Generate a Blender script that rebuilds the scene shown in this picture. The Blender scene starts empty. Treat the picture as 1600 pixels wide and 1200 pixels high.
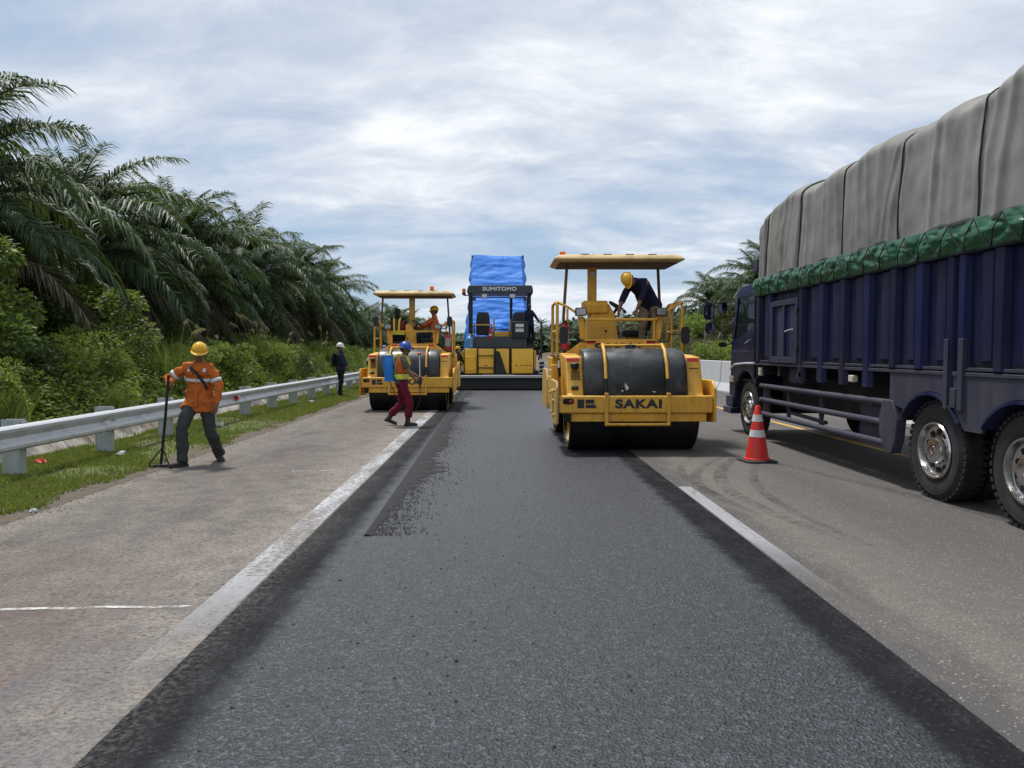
import bpy, bmesh, math, random
import numpy as np
from mathutils import Vector as V, Matrix, Euler
R = math.radians
SC = bpy.context.scene
COL = SC.collection
random.seed(7)
RNG = np.random.default_rng(11)

# ------------------------------------------------------------------ camera
FPX, CX, CY = 1202.0, 800.0, 600.0          # photograph: 1600 x 1200
VPX, VPY, CAMH = 780.0, 548.0, 1.60         # vanishing point of the road, eye height
yaw = math.atan((CX - VPX) / FPX)
pitch = math.atan((CY - VPY) / FPX)
cam = bpy.data.cameras.new('camera')
cam.sensor_width = 36.0
cam.lens = 36.0 * FPX / 1600.0
cam.clip_end = 6000
cam.clip_start = 0.05
camo = bpy.data.objects.new('camera', cam)
COL.objects.link(camo)
camo.location = (0, 0, CAMH)
camo.rotation_euler = (R(90) - pitch, 0, -yaw)
SC.camera = camo
CM = camo.rotation_euler.to_matrix()

def W(px, py, Y):
    """pixel of the photograph + distance along the road -> point in the place"""
    d = CM @ V(((px - CX) / FPX, (CY - py) / FPX, -1.0))
    return V((0, 0, CAMH)) + d * (Y / d.y)

# ------------------------------------------------------------------ sky, sun, exposure
SUN_EL, SUN_AZ = 66.0, -35.0                  # azimuth: degrees to the right of the road direction
world = bpy.data.worlds.new('World')
SC.world = world
world.use_nodes = True
nt = world.node_tree
nt.nodes.clear()
N = nt.nodes.new
L = nt.links.new
out = N('ShaderNodeOutputWorld')
bg = N('ShaderNodeBackground')
bg.inputs['Strength'].default_value = 0.085
L(bg.outputs[0], out.inputs[0])
sky = N('ShaderNodeTexSky')
sky.sky_type = 'NISHITA'
sky.sun_disc = False
sky.sun_elevation = R(SUN_EL)
sky.sun_rotation = R(SUN_AZ)
sky.air_density = 1.0
sky.dust_density = 1.2
tc = N('ShaderNodeTexCoord')
sep = N('ShaderNodeSeparateXYZ')
L(tc.outputs['Generated'], sep.inputs[0])
def wmath(op, a, b=None, c=None):
    n = N('ShaderNodeMath'); n.operation = op
    for i, s in enumerate((a, b, c)):
        if s is None: continue
        if isinstance(s, (int, float)): n.inputs[i].default_value = s
        else: L(s, n.inputs[i])
    return n.outputs[0]
def wramp(fac, stops, interp='LINEAR'):
    n = N('ShaderNodeValToRGB'); n.color_ramp.interpolation = interp
    els = n.color_ramp.elements
    while len(els) < len(stops): els.new(0.5)
    for e, (p, c) in zip(els, stops):
        e.position = p
        e.color = (c, c, c, 1) if isinstance(c, (int, float)) else (*c, 1)
    L(fac, n.inputs[0])
    return n
zz = wmath('MAXIMUM', sep.outputs[2], 0.0)
den = wmath('ADD', zz, 0.24)
u = wmath('DIVIDE', sep.outputs[0], den)
v = wmath('DIVIDE', sep.outputs[1], den)
comb = N('ShaderNodeCombineXYZ')
L(u, comb.inputs[0]); L(v, comb.inputs[1])
def wnoise(scale, detail, rough, dist, loc=(0, 0, 0), sc=(1, 1, 1), rot=0.0):
    mp = N('ShaderNodeMapping'); mp.inputs['Location'].default_value = loc
    mp.inputs['Scale'].default_value = sc
    mp.inputs['Rotation'].default_value = (0, 0, R(rot))
    L(comb.outputs[0], mp.inputs[0])
    n = N('ShaderNodeTexNoise')
    n.inputs['Scale'].default_value = scale; n.inputs['Detail'].default_value = detail
    n.inputs['Roughness'].default_value = rough; n.inputs['Distortion'].default_value = dist
    L(mp.outputs[0], n.inputs['Vector'])
    return n.outputs[0]
n_big = wnoise(0.55, 6, 0.55, 0.3, (3.1, 1.7, 0), (0.8, 1.2, 1), 12)
n_mid = wnoise(1.5, 9, 0.58, 0.4, (0.4, 8.2, 0), (0.7, 1.3, 1), 15)
n_fine = wnoise(4.2, 10, 0.62, 0.5, (5.4, 2.2, 0), (0.75, 1.15, 1), 20)
# cover: thin towards the horizon, nearly closed overhead
cov = wmath('ADD', wmath('MULTIPLY', n_big, 0.55), wmath('MULTIPLY', n_mid, 0.45))
el = wramp(zz, [(0.0, 0.27), (0.05, 0.24), (0.16, 0.30), (0.34, 0.42), (0.7, 0.45)])
cover = wramp(wmath('ADD', cov, wmath('SUBTRACT', el.outputs[0], 0.30)), [(0.38, 0.0), (0.60, 1.0)], 'EASE')
# brightness of the cloud deck
bri = wmath('ADD', wmath('ADD', wmath('MULTIPLY', n_mid, 0.45), wmath('MULTIPLY', n_fine, 0.38)), wmath('MULTIPLY', n_big, 0.30))
ccol = wramp(bri, [(0.44, (4.5, 5.3, 6.6)), (0.53, (5.7, 6.4, 7.4)), (0.60, (7.0, 7.5, 8.2)), (0.69, (9.6, 9.8, 10.1))])
blue = N('ShaderNodeMix'); blue.data_type = 'RGBA'
blue.inputs['Factor'].default_value = 0.55
L(sky.outputs[0], blue.inputs['A'])
blue.inputs['B'].default_value = (2.6, 4.3, 6.8, 1)
mixc = N('ShaderNodeMix'); mixc.data_type = 'RGBA'
L(wmath('MULTIPLY', cover.outputs[0], 0.93), mixc.inputs['Factor'])
L(blue.outputs['Result'], mixc.inputs['A'])
L(ccol.outputs[0], mixc.inputs['B'])
L(mixc.outputs['Result'], bg.inputs[0])

sun = bpy.data.lights.new('sun', 'SUN')
sun.energy = 3.0
sun.angle = R(8)
sun.color = (1.0, 0.965, 0.92)
suno = bpy.data.objects.new('sun', sun)
COL.objects.link(suno)
sd = V((math.sin(R(SUN_AZ)) * math.cos(R(SUN_EL)), math.cos(R(SUN_AZ)) * math.cos(R(SUN_EL)), math.sin(R(SUN_EL))))
suno.rotation_euler = sd.to_track_quat('Z', 'Y').to_euler()
suno.location = (20, 20, 40)

vs = SC.view_settings
vs.view_transform = 'Standard'
vs.look = 'None'
vs.exposure = 0.36
vs.gamma = 1.0
vs.use_curve_mapping = False
SC.cycles.max_bounces = 6
SC.cycles.diffuse_bounces = 3
SC.cycles.glossy_bounces = 3
SC.cycles.transparent_max_bounces = 8

# ------------------------------------------------------------------ material helpers
class NT:
    def __init__(s, name):
        s.m = bpy.data.materials.new(name); s.m.use_nodes = True
        s.t = s.m.node_tree; s.b = s.t.nodes['Principled BSDF']
        s.o = s.t.nodes['Material Output']
    def n(s, ty, **kw):
        x = s.t.nodes.new(ty)
        for k, val in kw.items():
            if hasattr(x, k): setattr(x, k, val)
            else: x.inputs[k].default_value = val
        return x
    def l(s, a, b): s.t.links.new(a, b)
    def math(s, op, a, b=None, c=None, clamp=False):
        n = s.t.nodes.new('ShaderNodeMath'); n.operation = op; n.use_clamp = clamp
        for i, q in enumerate((a, b, c)):
            if q is None: continue
            if isinstance(q, (int, float)): n.inputs[i].default_value = q
            else: s.l(q, n.inputs[i])
        return n.outputs[0]
    def coord(s, kind='Object'):
        return s.t.nodes.new('ShaderNodeTexCoord').outputs[kind]
    def map(s, vec, sc=(1, 1, 1), loc=(0, 0, 0), rot=(0, 0, 0)):
        m = s.t.nodes.new('ShaderNodeMapping')
        m.inputs['Scale'].default_value = sc; m.inputs['Location'].default_value = loc
        m.inputs['Rotation'].default_value = rot
        s.l(vec, m.inputs[0]); return m.outputs[0]
    def noise(s, vec, scale, detail=4, rough=0.55, dist=0.0):
        n = s.t.nodes.new('ShaderNodeTexNoise')
        n.inputs['Scale'].default_value = scale; n.inputs['Detail'].default_value = detail
        n.inputs['Roughness'].default_value = rough; n.inputs['Distortion'].default_value = dist
        s.l(vec, n.inputs['Vector']); return n.outputs[0]
    def voro(s, vec, scale, feature='F1', out='Distance'):
        n = s.t.nodes.new('ShaderNodeTexVoronoi'); n.feature = feature
        n.inputs['Scale'].default_value = scale
        s.l(vec, n.inputs['Vector']); return n.outputs[out]
    def ramp(s, fac, stops, interp='LINEAR'):
        n = s.t.nodes.new('ShaderNodeValToRGB'); n.color_ramp.interpolation = interp
        els = n.color_ramp.elements
        while len(els) < len(stops): els.new(0.5)
        for e, (p, c) in zip(els, stops):
            e.position = p; e.color = (c, c, c, 1) if isinstance(c, (int, float)) else (*c, 1)
        s.l(fac, n.inputs[0]); return n.outputs[0]
    def mix(s, fac, a, b, mode='MIX'):
        n = s.t.nodes.new('ShaderNodeMix'); n.data_type = 'RGBA'; n.blend_type = mode
        for k, q in (('Factor', fac), ('A', a), ('B', b)):
            if isinstance(q, (int, float)): n.inputs[k].default_value = q
            elif isinstance(q, tuple):
                n.inputs[k].default_value = (*q, 1)
            else: s.l(q, n.inputs[k])
        return n.outputs['Result']
    def bump(s, h, strength=0.4, dist=0.01, normal=None):
        n = s.t.nodes.new('ShaderNodeBump')
        n.inputs['Strength'].default_value = strength; n.inputs['Distance'].default_value = dist
        s.l(h, n.inputs['Height'])
        if normal is not None: s.l(normal, n.inputs['Normal'])
        return n.outputs[0]
    def base(s, c):
        if isinstance(c, tuple): s.b.inputs['Base Color'].default_value = (*c, 1)
        else: s.l(c, s.b.inputs['Base Color'])
    def rough(s, r):
        if isinstance(r, (int, float)): s.b.inputs['Roughness'].default_value = r
        else: s.l(r, s.b.inputs['Roughness'])

def mul(c, k): return tuple(min(1.0, x * k) for x in c)

def pm(name, col, rough=0.5, metal=0.0, var=0.18, vs_=4.0, bump=0.0, bs=40.0, bd=0.004, dirt=None, dirt_amt=0.5, ds=5.0, spec=0.5, coat=0.0, streak=False):
    s = NT(name)
    co = s.coord('Object')
    n = s.noise(co, vs_, 5, 0.6)
    c = s.mix(n, mul(col, 1 - var), mul(col, 1 + var))
    r = rough
    if dirt:
        vec = s.map(co, (ds, ds, ds * (0.18 if streak else 1.0)))
        n2 = s.noise(vec, 1.0, 8, 0.68, 0.4)
        lo = 0.62 - 0.3 * dirt_amt
        f = s.ramp(n2, [(lo, 0.0), (lo + 0.22, 1.0)])
        f = s.math('MULTIPLY', f, min(1.0, dirt_amt * 1.5))
        c = s.mix(f, c, dirt)
        r = s.math('ADD', rough, s.math('MULTIPLY', f, 0.35), clamp=True)
    s.base(c); s.rough(r)
    s.b.inputs['Metallic'].default_value = metal
    s.b.inputs['Specular IOR Level'].default_value = spec
    s.b.inputs['Coat Weight'].default_value = coat
    if bump:
        s.l(s.bump(s.noise(co, bs, 4, 0.6), bump, bd), s.b.inputs['Normal'])
    return s.m

# ------------------------------------------------------------------ object helpers
def tag(o, label=None, cat=None, group=None, kind=None):
    if label: o['label'] = label
    if cat: o['category'] = cat
    if group: o['group'] = group
    if kind: o['kind'] = kind
    return o

def thing(name, label, cat, loc=(0, 0, 0), rz=0.0, group=None):
    o = bpy.data.objects.new(name, None)
    COL.objects.link(o)
    o.empty_display_size = 0.2
    o.location = loc; o.rotation_euler = (0, 0, rz)
    return tag(o, label, cat, group)

def obj(name, me, parent=None):
    o = bpy.data.objects.new(name, me)
    COL.objects.link(o)
    if parent is not None: o.parent = parent
    return o

def copy_tree(o, parent=None):
    c = o.copy(); COL.objects.link(c); c.parent = parent
    for ch in list(o.children): copy_tree(ch, c)
    return c

class MB:
    def __init__(s, off=(0, 0, 0)):
        s.v = []; s.f = []; s.off = V(off)
    def add(s, vs, fs):
        b = len(s.v)
        s.v += [V(p) for p in vs]
        s.f += [tuple(i + b for i in f) for f in fs]
        return s
    def box(s, x0, x1, y0, y1, z0, z1):
        return s.add([(x0, y0, z0), (x1, y0, z0), (x1, y1, z0), (x0, y1, z0), (x0, y0, z1), (x1, y0, z1), (x1, y1, z1), (x0, y1, z1)],
                     [(0, 3, 2, 1), (4, 5, 6, 7), (0, 1, 5, 4), (1, 2, 6, 5), (2, 3, 7, 6), (3, 0, 4, 7)])
    def obox(s, c, size, rot=(0, 0, 0)):
        M = Euler(rot).to_matrix(); hx, hy, hz = (q / 2 for q in size); c = V(c)
        vs = [c + M @ V((sx * hx, sy * hy, sz * hz)) for sz in (-1, 1) for sx, sy in ((-1, -1), (1, -1), (1, 1), (-1, 1))]
        return s.add(vs, [(0, 3, 2, 1), (4, 5, 6, 7), (0, 1, 5, 4), (1, 2, 6, 5), (2, 3, 7, 6), (3, 0, 4, 7)])
    def prism(s, poly, axis, lo, hi):
        n = len(poly)
        def mk(a, b, t):
            return {'x': (t, a, b), 'y': (a, t, b), 'z': (a, b, t)}[axis]
        vs = [mk(a, b, lo) for a, b in poly] + [mk(a, b, hi) for a, b in poly]
        fs = [tuple(range(n - 1, -1, -1)), tuple(range(n, 2 * n))]
        fs += [(i, (i + 1) % n, n + (i + 1) % n, n + i) for i in range(n)]
        return s.add(vs, fs)
    def tube(s, pts, r, n=8, cap=True):
        pts = [V(p) for p in pts]; k = len(pts)
        rs = r if isinstance(r, (list, tuple)) else [r] * k
        T = []
        for i in range(k):
            a = (pts[i] - pts[i - 1]).normalized() if i > 0 else V((0, 0, 0))
            b = (pts[i + 1] - pts[i]).normalized() if i < k - 1 else V((0, 0, 0))
            t = a + b
            T.append(t.normalized() if t.length > 1e-6 else (a if a.length else b))
        up = V((0, 0, 1)) if abs(T[0].z) < 0.9 else V((1, 0, 0))
        x = T[0].cross(up).normalized()
        vs = []
        for i in range(k):
            x = (x - T[i] * x.dot(T[i])).normalized()
            y = T[i].cross(x)
            miter = 1.0
            if 0 < i < k - 1:
                c = (pts[i] - pts[i - 1]).normalized().dot(T[i]); miter = 1.0 / max(c, 0.5)
            for j in range(n):
                a = 2 * math.pi * j / n
                vs.append(pts[i] + (x * math.cos(a) + y * math.sin(a)) * rs[i] * (miter ** 0.5))
        fs = [(i * n + j, i * n + (j + 1) % n, (i + 1) * n + (j + 1) % n, (i + 1) * n + j) for i in range(k - 1) for j in range(n)]
        if cap: fs += [tuple(range(n - 1, -1, -1)), tuple((k - 1) * n + j for j in range(n))]
        return s.add(vs, fs)
    def cyl(s, p0, p1, r, r1=None, n=16): return s.tube([p0, p1], [r, r if r1 is None else r1], n)
    def lathe(s, prof, org, axis='x', n=32, close=False, cap0=True):
        """prof: (radius, along) pairs"""
        org = V(org); vs = []; k = len(prof)
        for r, h in prof:
            for j in range(n):
                a = 2 * math.pi * j / n; c, q = r * math.cos(a), r * math.sin(a)
                vs.append(org + V({'x': (h, c, q), 'y': (c, h, q), 'z': (c, q, h)}[axis]))
        fs = [(i * n + j, i * n + (j + 1) % n, (i + 1) * n + (j + 1) % n, (i + 1) * n + j) for i in range(k - 1) for j in range(n)]
        if close: fs += [((k - 1) * n + j, (k - 1) * n + (j + 1) % n, (j + 1) % n, j) for j in range(n)]
        else: fs += ([tuple(range(n - 1, -1, -1))] if cap0 else []) + [tuple((k - 1) * n + j for j in range(n))]
        return s.add(vs, fs)
    def ell(s, c, r, M=None, nu=12, nv=8):
        c = V(c); r = (r, r, r) if isinstance(r, (int, float)) else r
        vs = []
        for i in range(1, nv):
            t = math.pi * i / nv
            for j in range(nu):
                a = 2 * math.pi * j / nu
                vs.append(V((r[0] * math.sin(t) * math.cos(a), r[1] * math.sin(t) * math.sin(a), r[2] * math.cos(t))))
        vs += [V((0, 0, r[2])), V((0, 0, -r[2]))]
        if M is not None: vs = [M @ q for q in vs]
        vs = [c + q for q in vs]
        t_, b_ = len(vs) - 2, len(vs) - 1
        fs = [(i * nu + j, (i + 1) * nu + j, (i + 1) * nu + (j + 1) % nu, i * nu + (j + 1) % nu) for i in range(nv - 2) for j in range(nu)]
        fs += [(t_, j, (j + 1) % nu) for j in range(nu)] + [(b_, (nv - 2) * nu + (j + 1) % nu, (nv - 2) * nu + j) for j in range(nu)]
        return s.add(vs, fs)
    def loft(s, pts, radii, right=None, n=14, exps=2.0):
        pts = [V(p) for p in pts]; k = len(pts); vs = []
        for i in range(k):
            t = (pts[min(i + 1, k - 1)] - pts[max(i - 1, 0)]).normalized()
            rt = V(right) if right is not None else (V((1, 0, 0)) if abs(t.x) < 0.9 else V((0, 1, 0)))
            rt = (rt - t * rt.dot(t)).normalized(); fw = t.cross(rt)
            rx, ry = radii[i] if isinstance(radii[i], (tuple, list)) else (radii[i], radii[i])
            for j in range(n):
                a = 2 * math.pi * j / n
                ca, sa = math.cos(a), math.sin(a)
                e = 2.0 / exps
                vs.append(pts[i] + rt * (rx * math.copysign(abs(ca) ** e, ca)) + fw * (ry * math.copysign(abs(sa) ** e, sa)))
        fs = [(i * n + j, i * n + (j + 1) % n, (i + 1) * n + (j + 1) % n, (i + 1) * n + j) for i in range(k - 1) for j in range(n)]
        fs += [tuple(range(n - 1, -1, -1)), tuple((k - 1) * n + j for j in range(n))]
        return s.add(vs, fs)
    def mesh(s, name, mat=None, smooth=False, recalc=True):
        me = bpy.data.meshes.new(name)
        me.from_pydata([tuple(p - s.off) for p in s.v], [], s.f)
        if recalc:
            bm = bmesh.new(); bm.from_mesh(me)
            bmesh.ops.recalc_face_normals(bm, faces=bm.faces); bm.to_mesh(me); bm.free()
        if mat is not None: me.materials.append(mat)
        if smooth:
            me.shade_smooth(); me.set_sharp_from_angle(angle=R(38))
        me.update()
        return me
    def build(s, name, mat, parent=None, bevel=0.0, smooth=True, label=None, seg=2):
        o = obj(name, s.mesh(name, mat, smooth), parent)
        if bevel:
            b = o.modifiers.new('bevel', 'BEVEL'); b.width = bevel; b.segments = seg
            b.limit_method = 'ANGLE'; b.angle_limit = R(35); b.harden_normals = False
        if label: o['label'] = label
        return o

def grid_mesh(name, X, Y, Z, mat, smooth=True, thick=0.0):
    """X, Y, Z: 2-D arrays"""
    X, Y, Z = np.broadcast_arrays(X, Y, Z)
    ny, nx = X.shape
    co = np.stack([X, Y, Z], -1).reshape(-1, 3).astype(np.float32)
    idx = np.arange(ny * nx).reshape(ny, nx)
    q = np.stack([idx[:-1, :-1], idx[:-1, 1:], idx[1:, 1:], idx[1:, :-1]], -1).reshape(-1, 4)
    return poly_mesh(name, co, q, mat, smooth)

def poly_mesh(name, co, faces, mat, smooth=False):
    k = faces.shape[1]; nf = len(faces)
    me = bpy.data.meshes.new(name)
    me.vertices.add(len(co)); me.vertices.foreach_set('co', np.ascontiguousarray(co, np.float32).ravel())
    me.loops.add(nf * k); me.loops.foreach_set('vertex_index', np.ascontiguousarray(faces, np.int32).ravel())
    me.polygons.add(nf)
    me.polygons.foreach_set('loop_start', np.arange(0, nf * k, k, dtype=np.int32))
    me.polygons.foreach_set('loop_total', np.full(nf, k, np.int32))
    me.update(calc_edges=True)
    if smooth: me.shade_smooth()
    if mat is not None: me.materials.append(mat)
    return me

def text_mesh(name, body, width, height, depth, mat, bold=0.02, parent=None):
    """lettering standing in the local XZ plane, facing -Y, centred on its own origin"""
    cu = bpy.data.curves.new(name, 'FONT'); cu.body = body; cu.size = 1.0
    cu.offset = bold; cu.extrude = 0.05; cu.align_x = 'CENTER'; cu.align_y = 'CENTER'
    cu.space_character = 1.0 + bold * 3
    t = bpy.data.objects.new(name, cu); COL.objects.link(t)
    dg = bpy.context.evaluated_depsgraph_get()
    me = bpy.data.meshes.new_from_object(t.evaluated_get(dg))
    bpy.data.objects.remove(t); bpy.data.curves.remove(cu)
    co = np.zeros(len(me.vertices) * 3, np.float32); me.vertices.foreach_get('co', co); co = co.reshape(-1, 3)
    mn, mx = co.min(0), co.max(0); c = (mn + mx) / 2; s = mx - mn
    p = (co - c) / s
    o3 = np.stack([p[:, 0] * width, -p[:, 2] * depth, p[:, 1] * height], -1).astype(np.float32)
    me.vertices.foreach_set('co', o3.ravel())
    me.materials.clear(); me.materials.append(mat); me.update()
    return obj(name, me, parent)

def baked(o, mods):
    """apply a list of (type, settings) modifiers to the mesh object for good"""
    for ty, kw in mods:
        m = o.modifiers.new(ty.lower(), ty)
        for k, val in kw.items(): setattr(m, k, val)
    dg = bpy.context.evaluated_depsgraph_get()
    me = bpy.data.meshes.new_from_object(o.evaluated_get(dg))
    old = o.data; mats = [m for m in old.materials]
    o.modifiers.clear(); o.data = me
    me.materials.clear()
    for m in mats: me.materials.append(m)
    bpy.data.meshes.remove(old)
    me.shade_smooth()
    return o
# ================================================================== setting
def vnoise(x, y, seed=0):
    """cheap smooth value noise on arrays"""
    x = np.asarray(x, float); y = np.asarray(y, float)
    def h(i, j):
        q = np.sin(i * 127.1 + j * 311.7 + seed * 74.7) * 43758.5453
        return q - np.floor(q)
    xi, yi = np.floor(x), np.floor(y); xf, yf = x - xi, y - yi
    xf = xf * xf * (3 - 2 * xf); yf = yf * yf * (3 - 2 * yf)
    a = h(xi, yi) * (1 - xf) + h(xi + 1, yi) * xf
    b = h(xi, yi + 1) * (1 - xf) + h(xi + 1, yi + 1) * xf
    return a * (1 - yf) + b * yf
def fbm(x, y, seed=0, o=4):
    t = 0; a = 0.5
    for k in range(o):
        t = t + a * vnoise(x * 2 ** k, y * 2 ** k, seed + k); a *= 0.5
    return t

XE = -4.72                                   # left edge of the paving
def ground_z(x, y):
    x = np.asarray(x, float); y = np.asarray(y, float)
    xs = [-700, -60, -14, -10.2, -8.5, -8.15, -7.55, -7.2, -6.75, -6.5, -5.6, -4.9, -4.55, -4.4, 9.3, 10.2, 13.0, 18.0, 24.0, 60, 700]
    zs = [6.0, 1.0, 0.75, 0.55, 0.22, 0.10, -0.42, -0.42, -0.02, 0.05, 0.055, 0.03, 0.006, -0.06, -0.06, 0.0, 0.9, 2.2, 2.6, 3.0, 8.0]
    z = np.interp(x, xs, zs)
    rough = (fbm(x * 1.3, y * 1.3, 3) - 0.47)
    amp = np.where(x < -8.4, 0.5, np.where(x < -6.7, 0.04, np.where(x < -4.6, 0.06, np.where(x > 10.2, 0.7, 0.0))))
    return z + rough * amp

# ---- materials of the ground
def m_ground():
    s = NT('earth_and_grass')
    co = s.coord('Object')
    n1 = s.noise(co, 0.9, 6, 0.65); n2 = s.noise(co, 9, 5, 0.7)
    g = s.mix(n2, (0.055, 0.080, 0.014), (0.115, 0.150, 0.032))
    e = s.mix(n2, (0.060, 0.045, 0.030), (0.16, 0.125, 0.085))
    f = s.ramp(s.math('ADD', s.math('MULTIPLY', n1, 0.7), s.math('MULTIPLY', n2, 0.3)), [(0.44, 0.0), (0.60, 1.0)])
    sp = s.n('ShaderNodeSeparateXYZ'); s.l(co, sp.inputs[0])
    mr = s.n('ShaderNodeMapRange', **{'From Min': -5.15, 'From Max': -4.8}); s.l(s.math('ADD', sp.outputs[0], s.math('MULTIPLY', s.math('SUBTRACT', n1, 0.5), 0.8)), mr.inputs['Value'])
    f = s.math('MAXIMUM', f, mr.outputs[0])
    s.base(s.mix(f, g, e)); s.rough(0.95)
    s.l(s.bump(n2, 0.8, 0.04), s.b.inputs['Normal'])
    return s.m

def m_shoulder():
    s = NT('old_shoulder_asphalt')
    co = s.coord('Object')
    sp = s.n('ShaderNodeSeparateXYZ'); s.l(co, sp.inputs[0]); x = sp.outputs[0]
    big = s.noise(s.map(co, (0.9, 0.28, 1)), 1.0, 5, 0.6, 0.6)
    med = s.noise(co, 3.2, 6, 0.68, 0.3)
    fine = s.noise(co, 42, 4, 0.7)
    vor = s.voro(co, 85)
    c = s.mix(s.ramp(big, [(0.33, 0.0), (0.66, 1.0)]), (0.105, 0.092, 0.084), (0.200, 0.172, 0.150))
    c = s.mix(s.ramp(med, [(0.42, 0.0), (0.72, 0.75)]), c, (0.27, 0.232, 0.195))
    # dark oily patches
    dk = s.noise(s.map(co, (1.1, 0.5, 1), (4, 2, 0)), 1.0, 7, 0.65, 0.8)
    c = s.mix(s.ramp(dk, [(0.52, 0.0), (0.68, 0.7)]), c, (0.066, 0.060, 0.058))
    # pale dust: a trail along the grass side and next to the edge line
    wob = s.math('MULTIPLY', s.math('SUBTRACT', s.noise(co, 1.1, 4, 0.6), 0.5), 0.9)
    xw = s.math('ADD', x, wob)
    d1 = s.ramp(s.n('ShaderNodeMapRange', **{'From Min': -4.9, 'From Max': -1.6, 'Value': 0}).outputs[0], [(0, 0), (1, 1)])
    mr = s.n('ShaderNodeMapRange', **{'From Min': -4.9, 'From Max': -1.6}); s.l(xw, mr.inputs['Value'])
    dust = s.ramp(mr.outputs[0], [(0.0, 0.1), (0.10, 0.55), (0.24, 0.1), (0.5, 0.0), (0.74, 0.15), (0.88, 0.75), (1.0, 0.55)])
    c = s.mix(s.math('MULTIPLY', dust, s.ramp(med, [(0.3, 0.2), (0.65, 1.0)])), c, (0.36, 0.315, 0.262))
    # aggregate
    c = s.mix(s.ramp(fine, [(0.35, 0.55), (0.55, 0.0)]), c, (0.05, 0.045, 0.042))
    rc = s.voro(co, 85, 'F1', 'Color')
    sr = s.n('ShaderNodeSeparateColor'); s.l(rc, sr.inputs[0])
    c = s.mix(s.ramp(sr.outputs[0], [(0.955, 0.0), (0.985, 0.55)]), c, (0.36, 0.33, 0.29))
    pit = s.noise(s.map(co, (0.8, 1.3, 1)), 30, 6, 0.78, 0.5)
    c = s.mix(s.ramp(pit, [(0.38, 0.9), (0.49, 0.0)]), c, (0.040, 0.034, 0.030))
    blo = s.noise(s.map(co, (0.8, 1.6, 1)), 9, 7, 0.8, 1.0)
    c = s.mix(s.ramp(blo, [(0.34, 0.75), (0.46, 0.0)]), c, (0.050, 0.043, 0.039))
    red = s.noise(s.map(co, (0.7, 0.35, 1), (9, 1, 0)), 1.0, 6, 0.66, 0.5)
    c = s.mix(s.ramp(red, [(0.50, 0.0), (0.68, 0.40)]), c, (0.135, 0.088, 0.068))
    # smooth grey strip where the old line has been worn off, near end
    mrn = s.n('ShaderNodeMapRange', **{'From Min': -2.55, 'From Max': -2.25}); s.l(s.math('ADD', x, s.math('MULTIPLY', wob, 0.35)), mrn.inputs['Value'])
    mry = s.n('ShaderNodeMapRange', **{'From Min': 6.2, 'From Max': 3.6}); s.l(s.math('ADD', sp.outputs[1], s.math('MULTIPLY', wob, 1.2)), mry.inputs['Value'])
    old = s.math('MULTIPLY', s.ramp(mrn.outputs[0], [(0.40, 0.0), (0.60, 1.0)]), mry.outputs[0])
    c = s.mix(s.math('MULTIPLY', s.math('MULTIPLY', old, s.ramp(s.noise(co, 2.2, 7, 0.72, 0.6), [(0.36, 0.1), (0.58, 1.0)])), 0.62), c, s.mix(s.ramp(fine, [(0.35, 0.0), (0.6, 1.0)]), (0.070, 0.071, 0.076), (0.120, 0.121, 0.128)))
    s.base(c); s.rough(0.9)
    b = s.bump(s.math('ADD', vor, s.math('MULTIPLY', fine, 0.8)), 0.75, 0.008)
    b = s.bump(med, 0.3, 0.03, b)
    s.l(b, s.b.inputs['Normal'])
    return s.m

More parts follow.
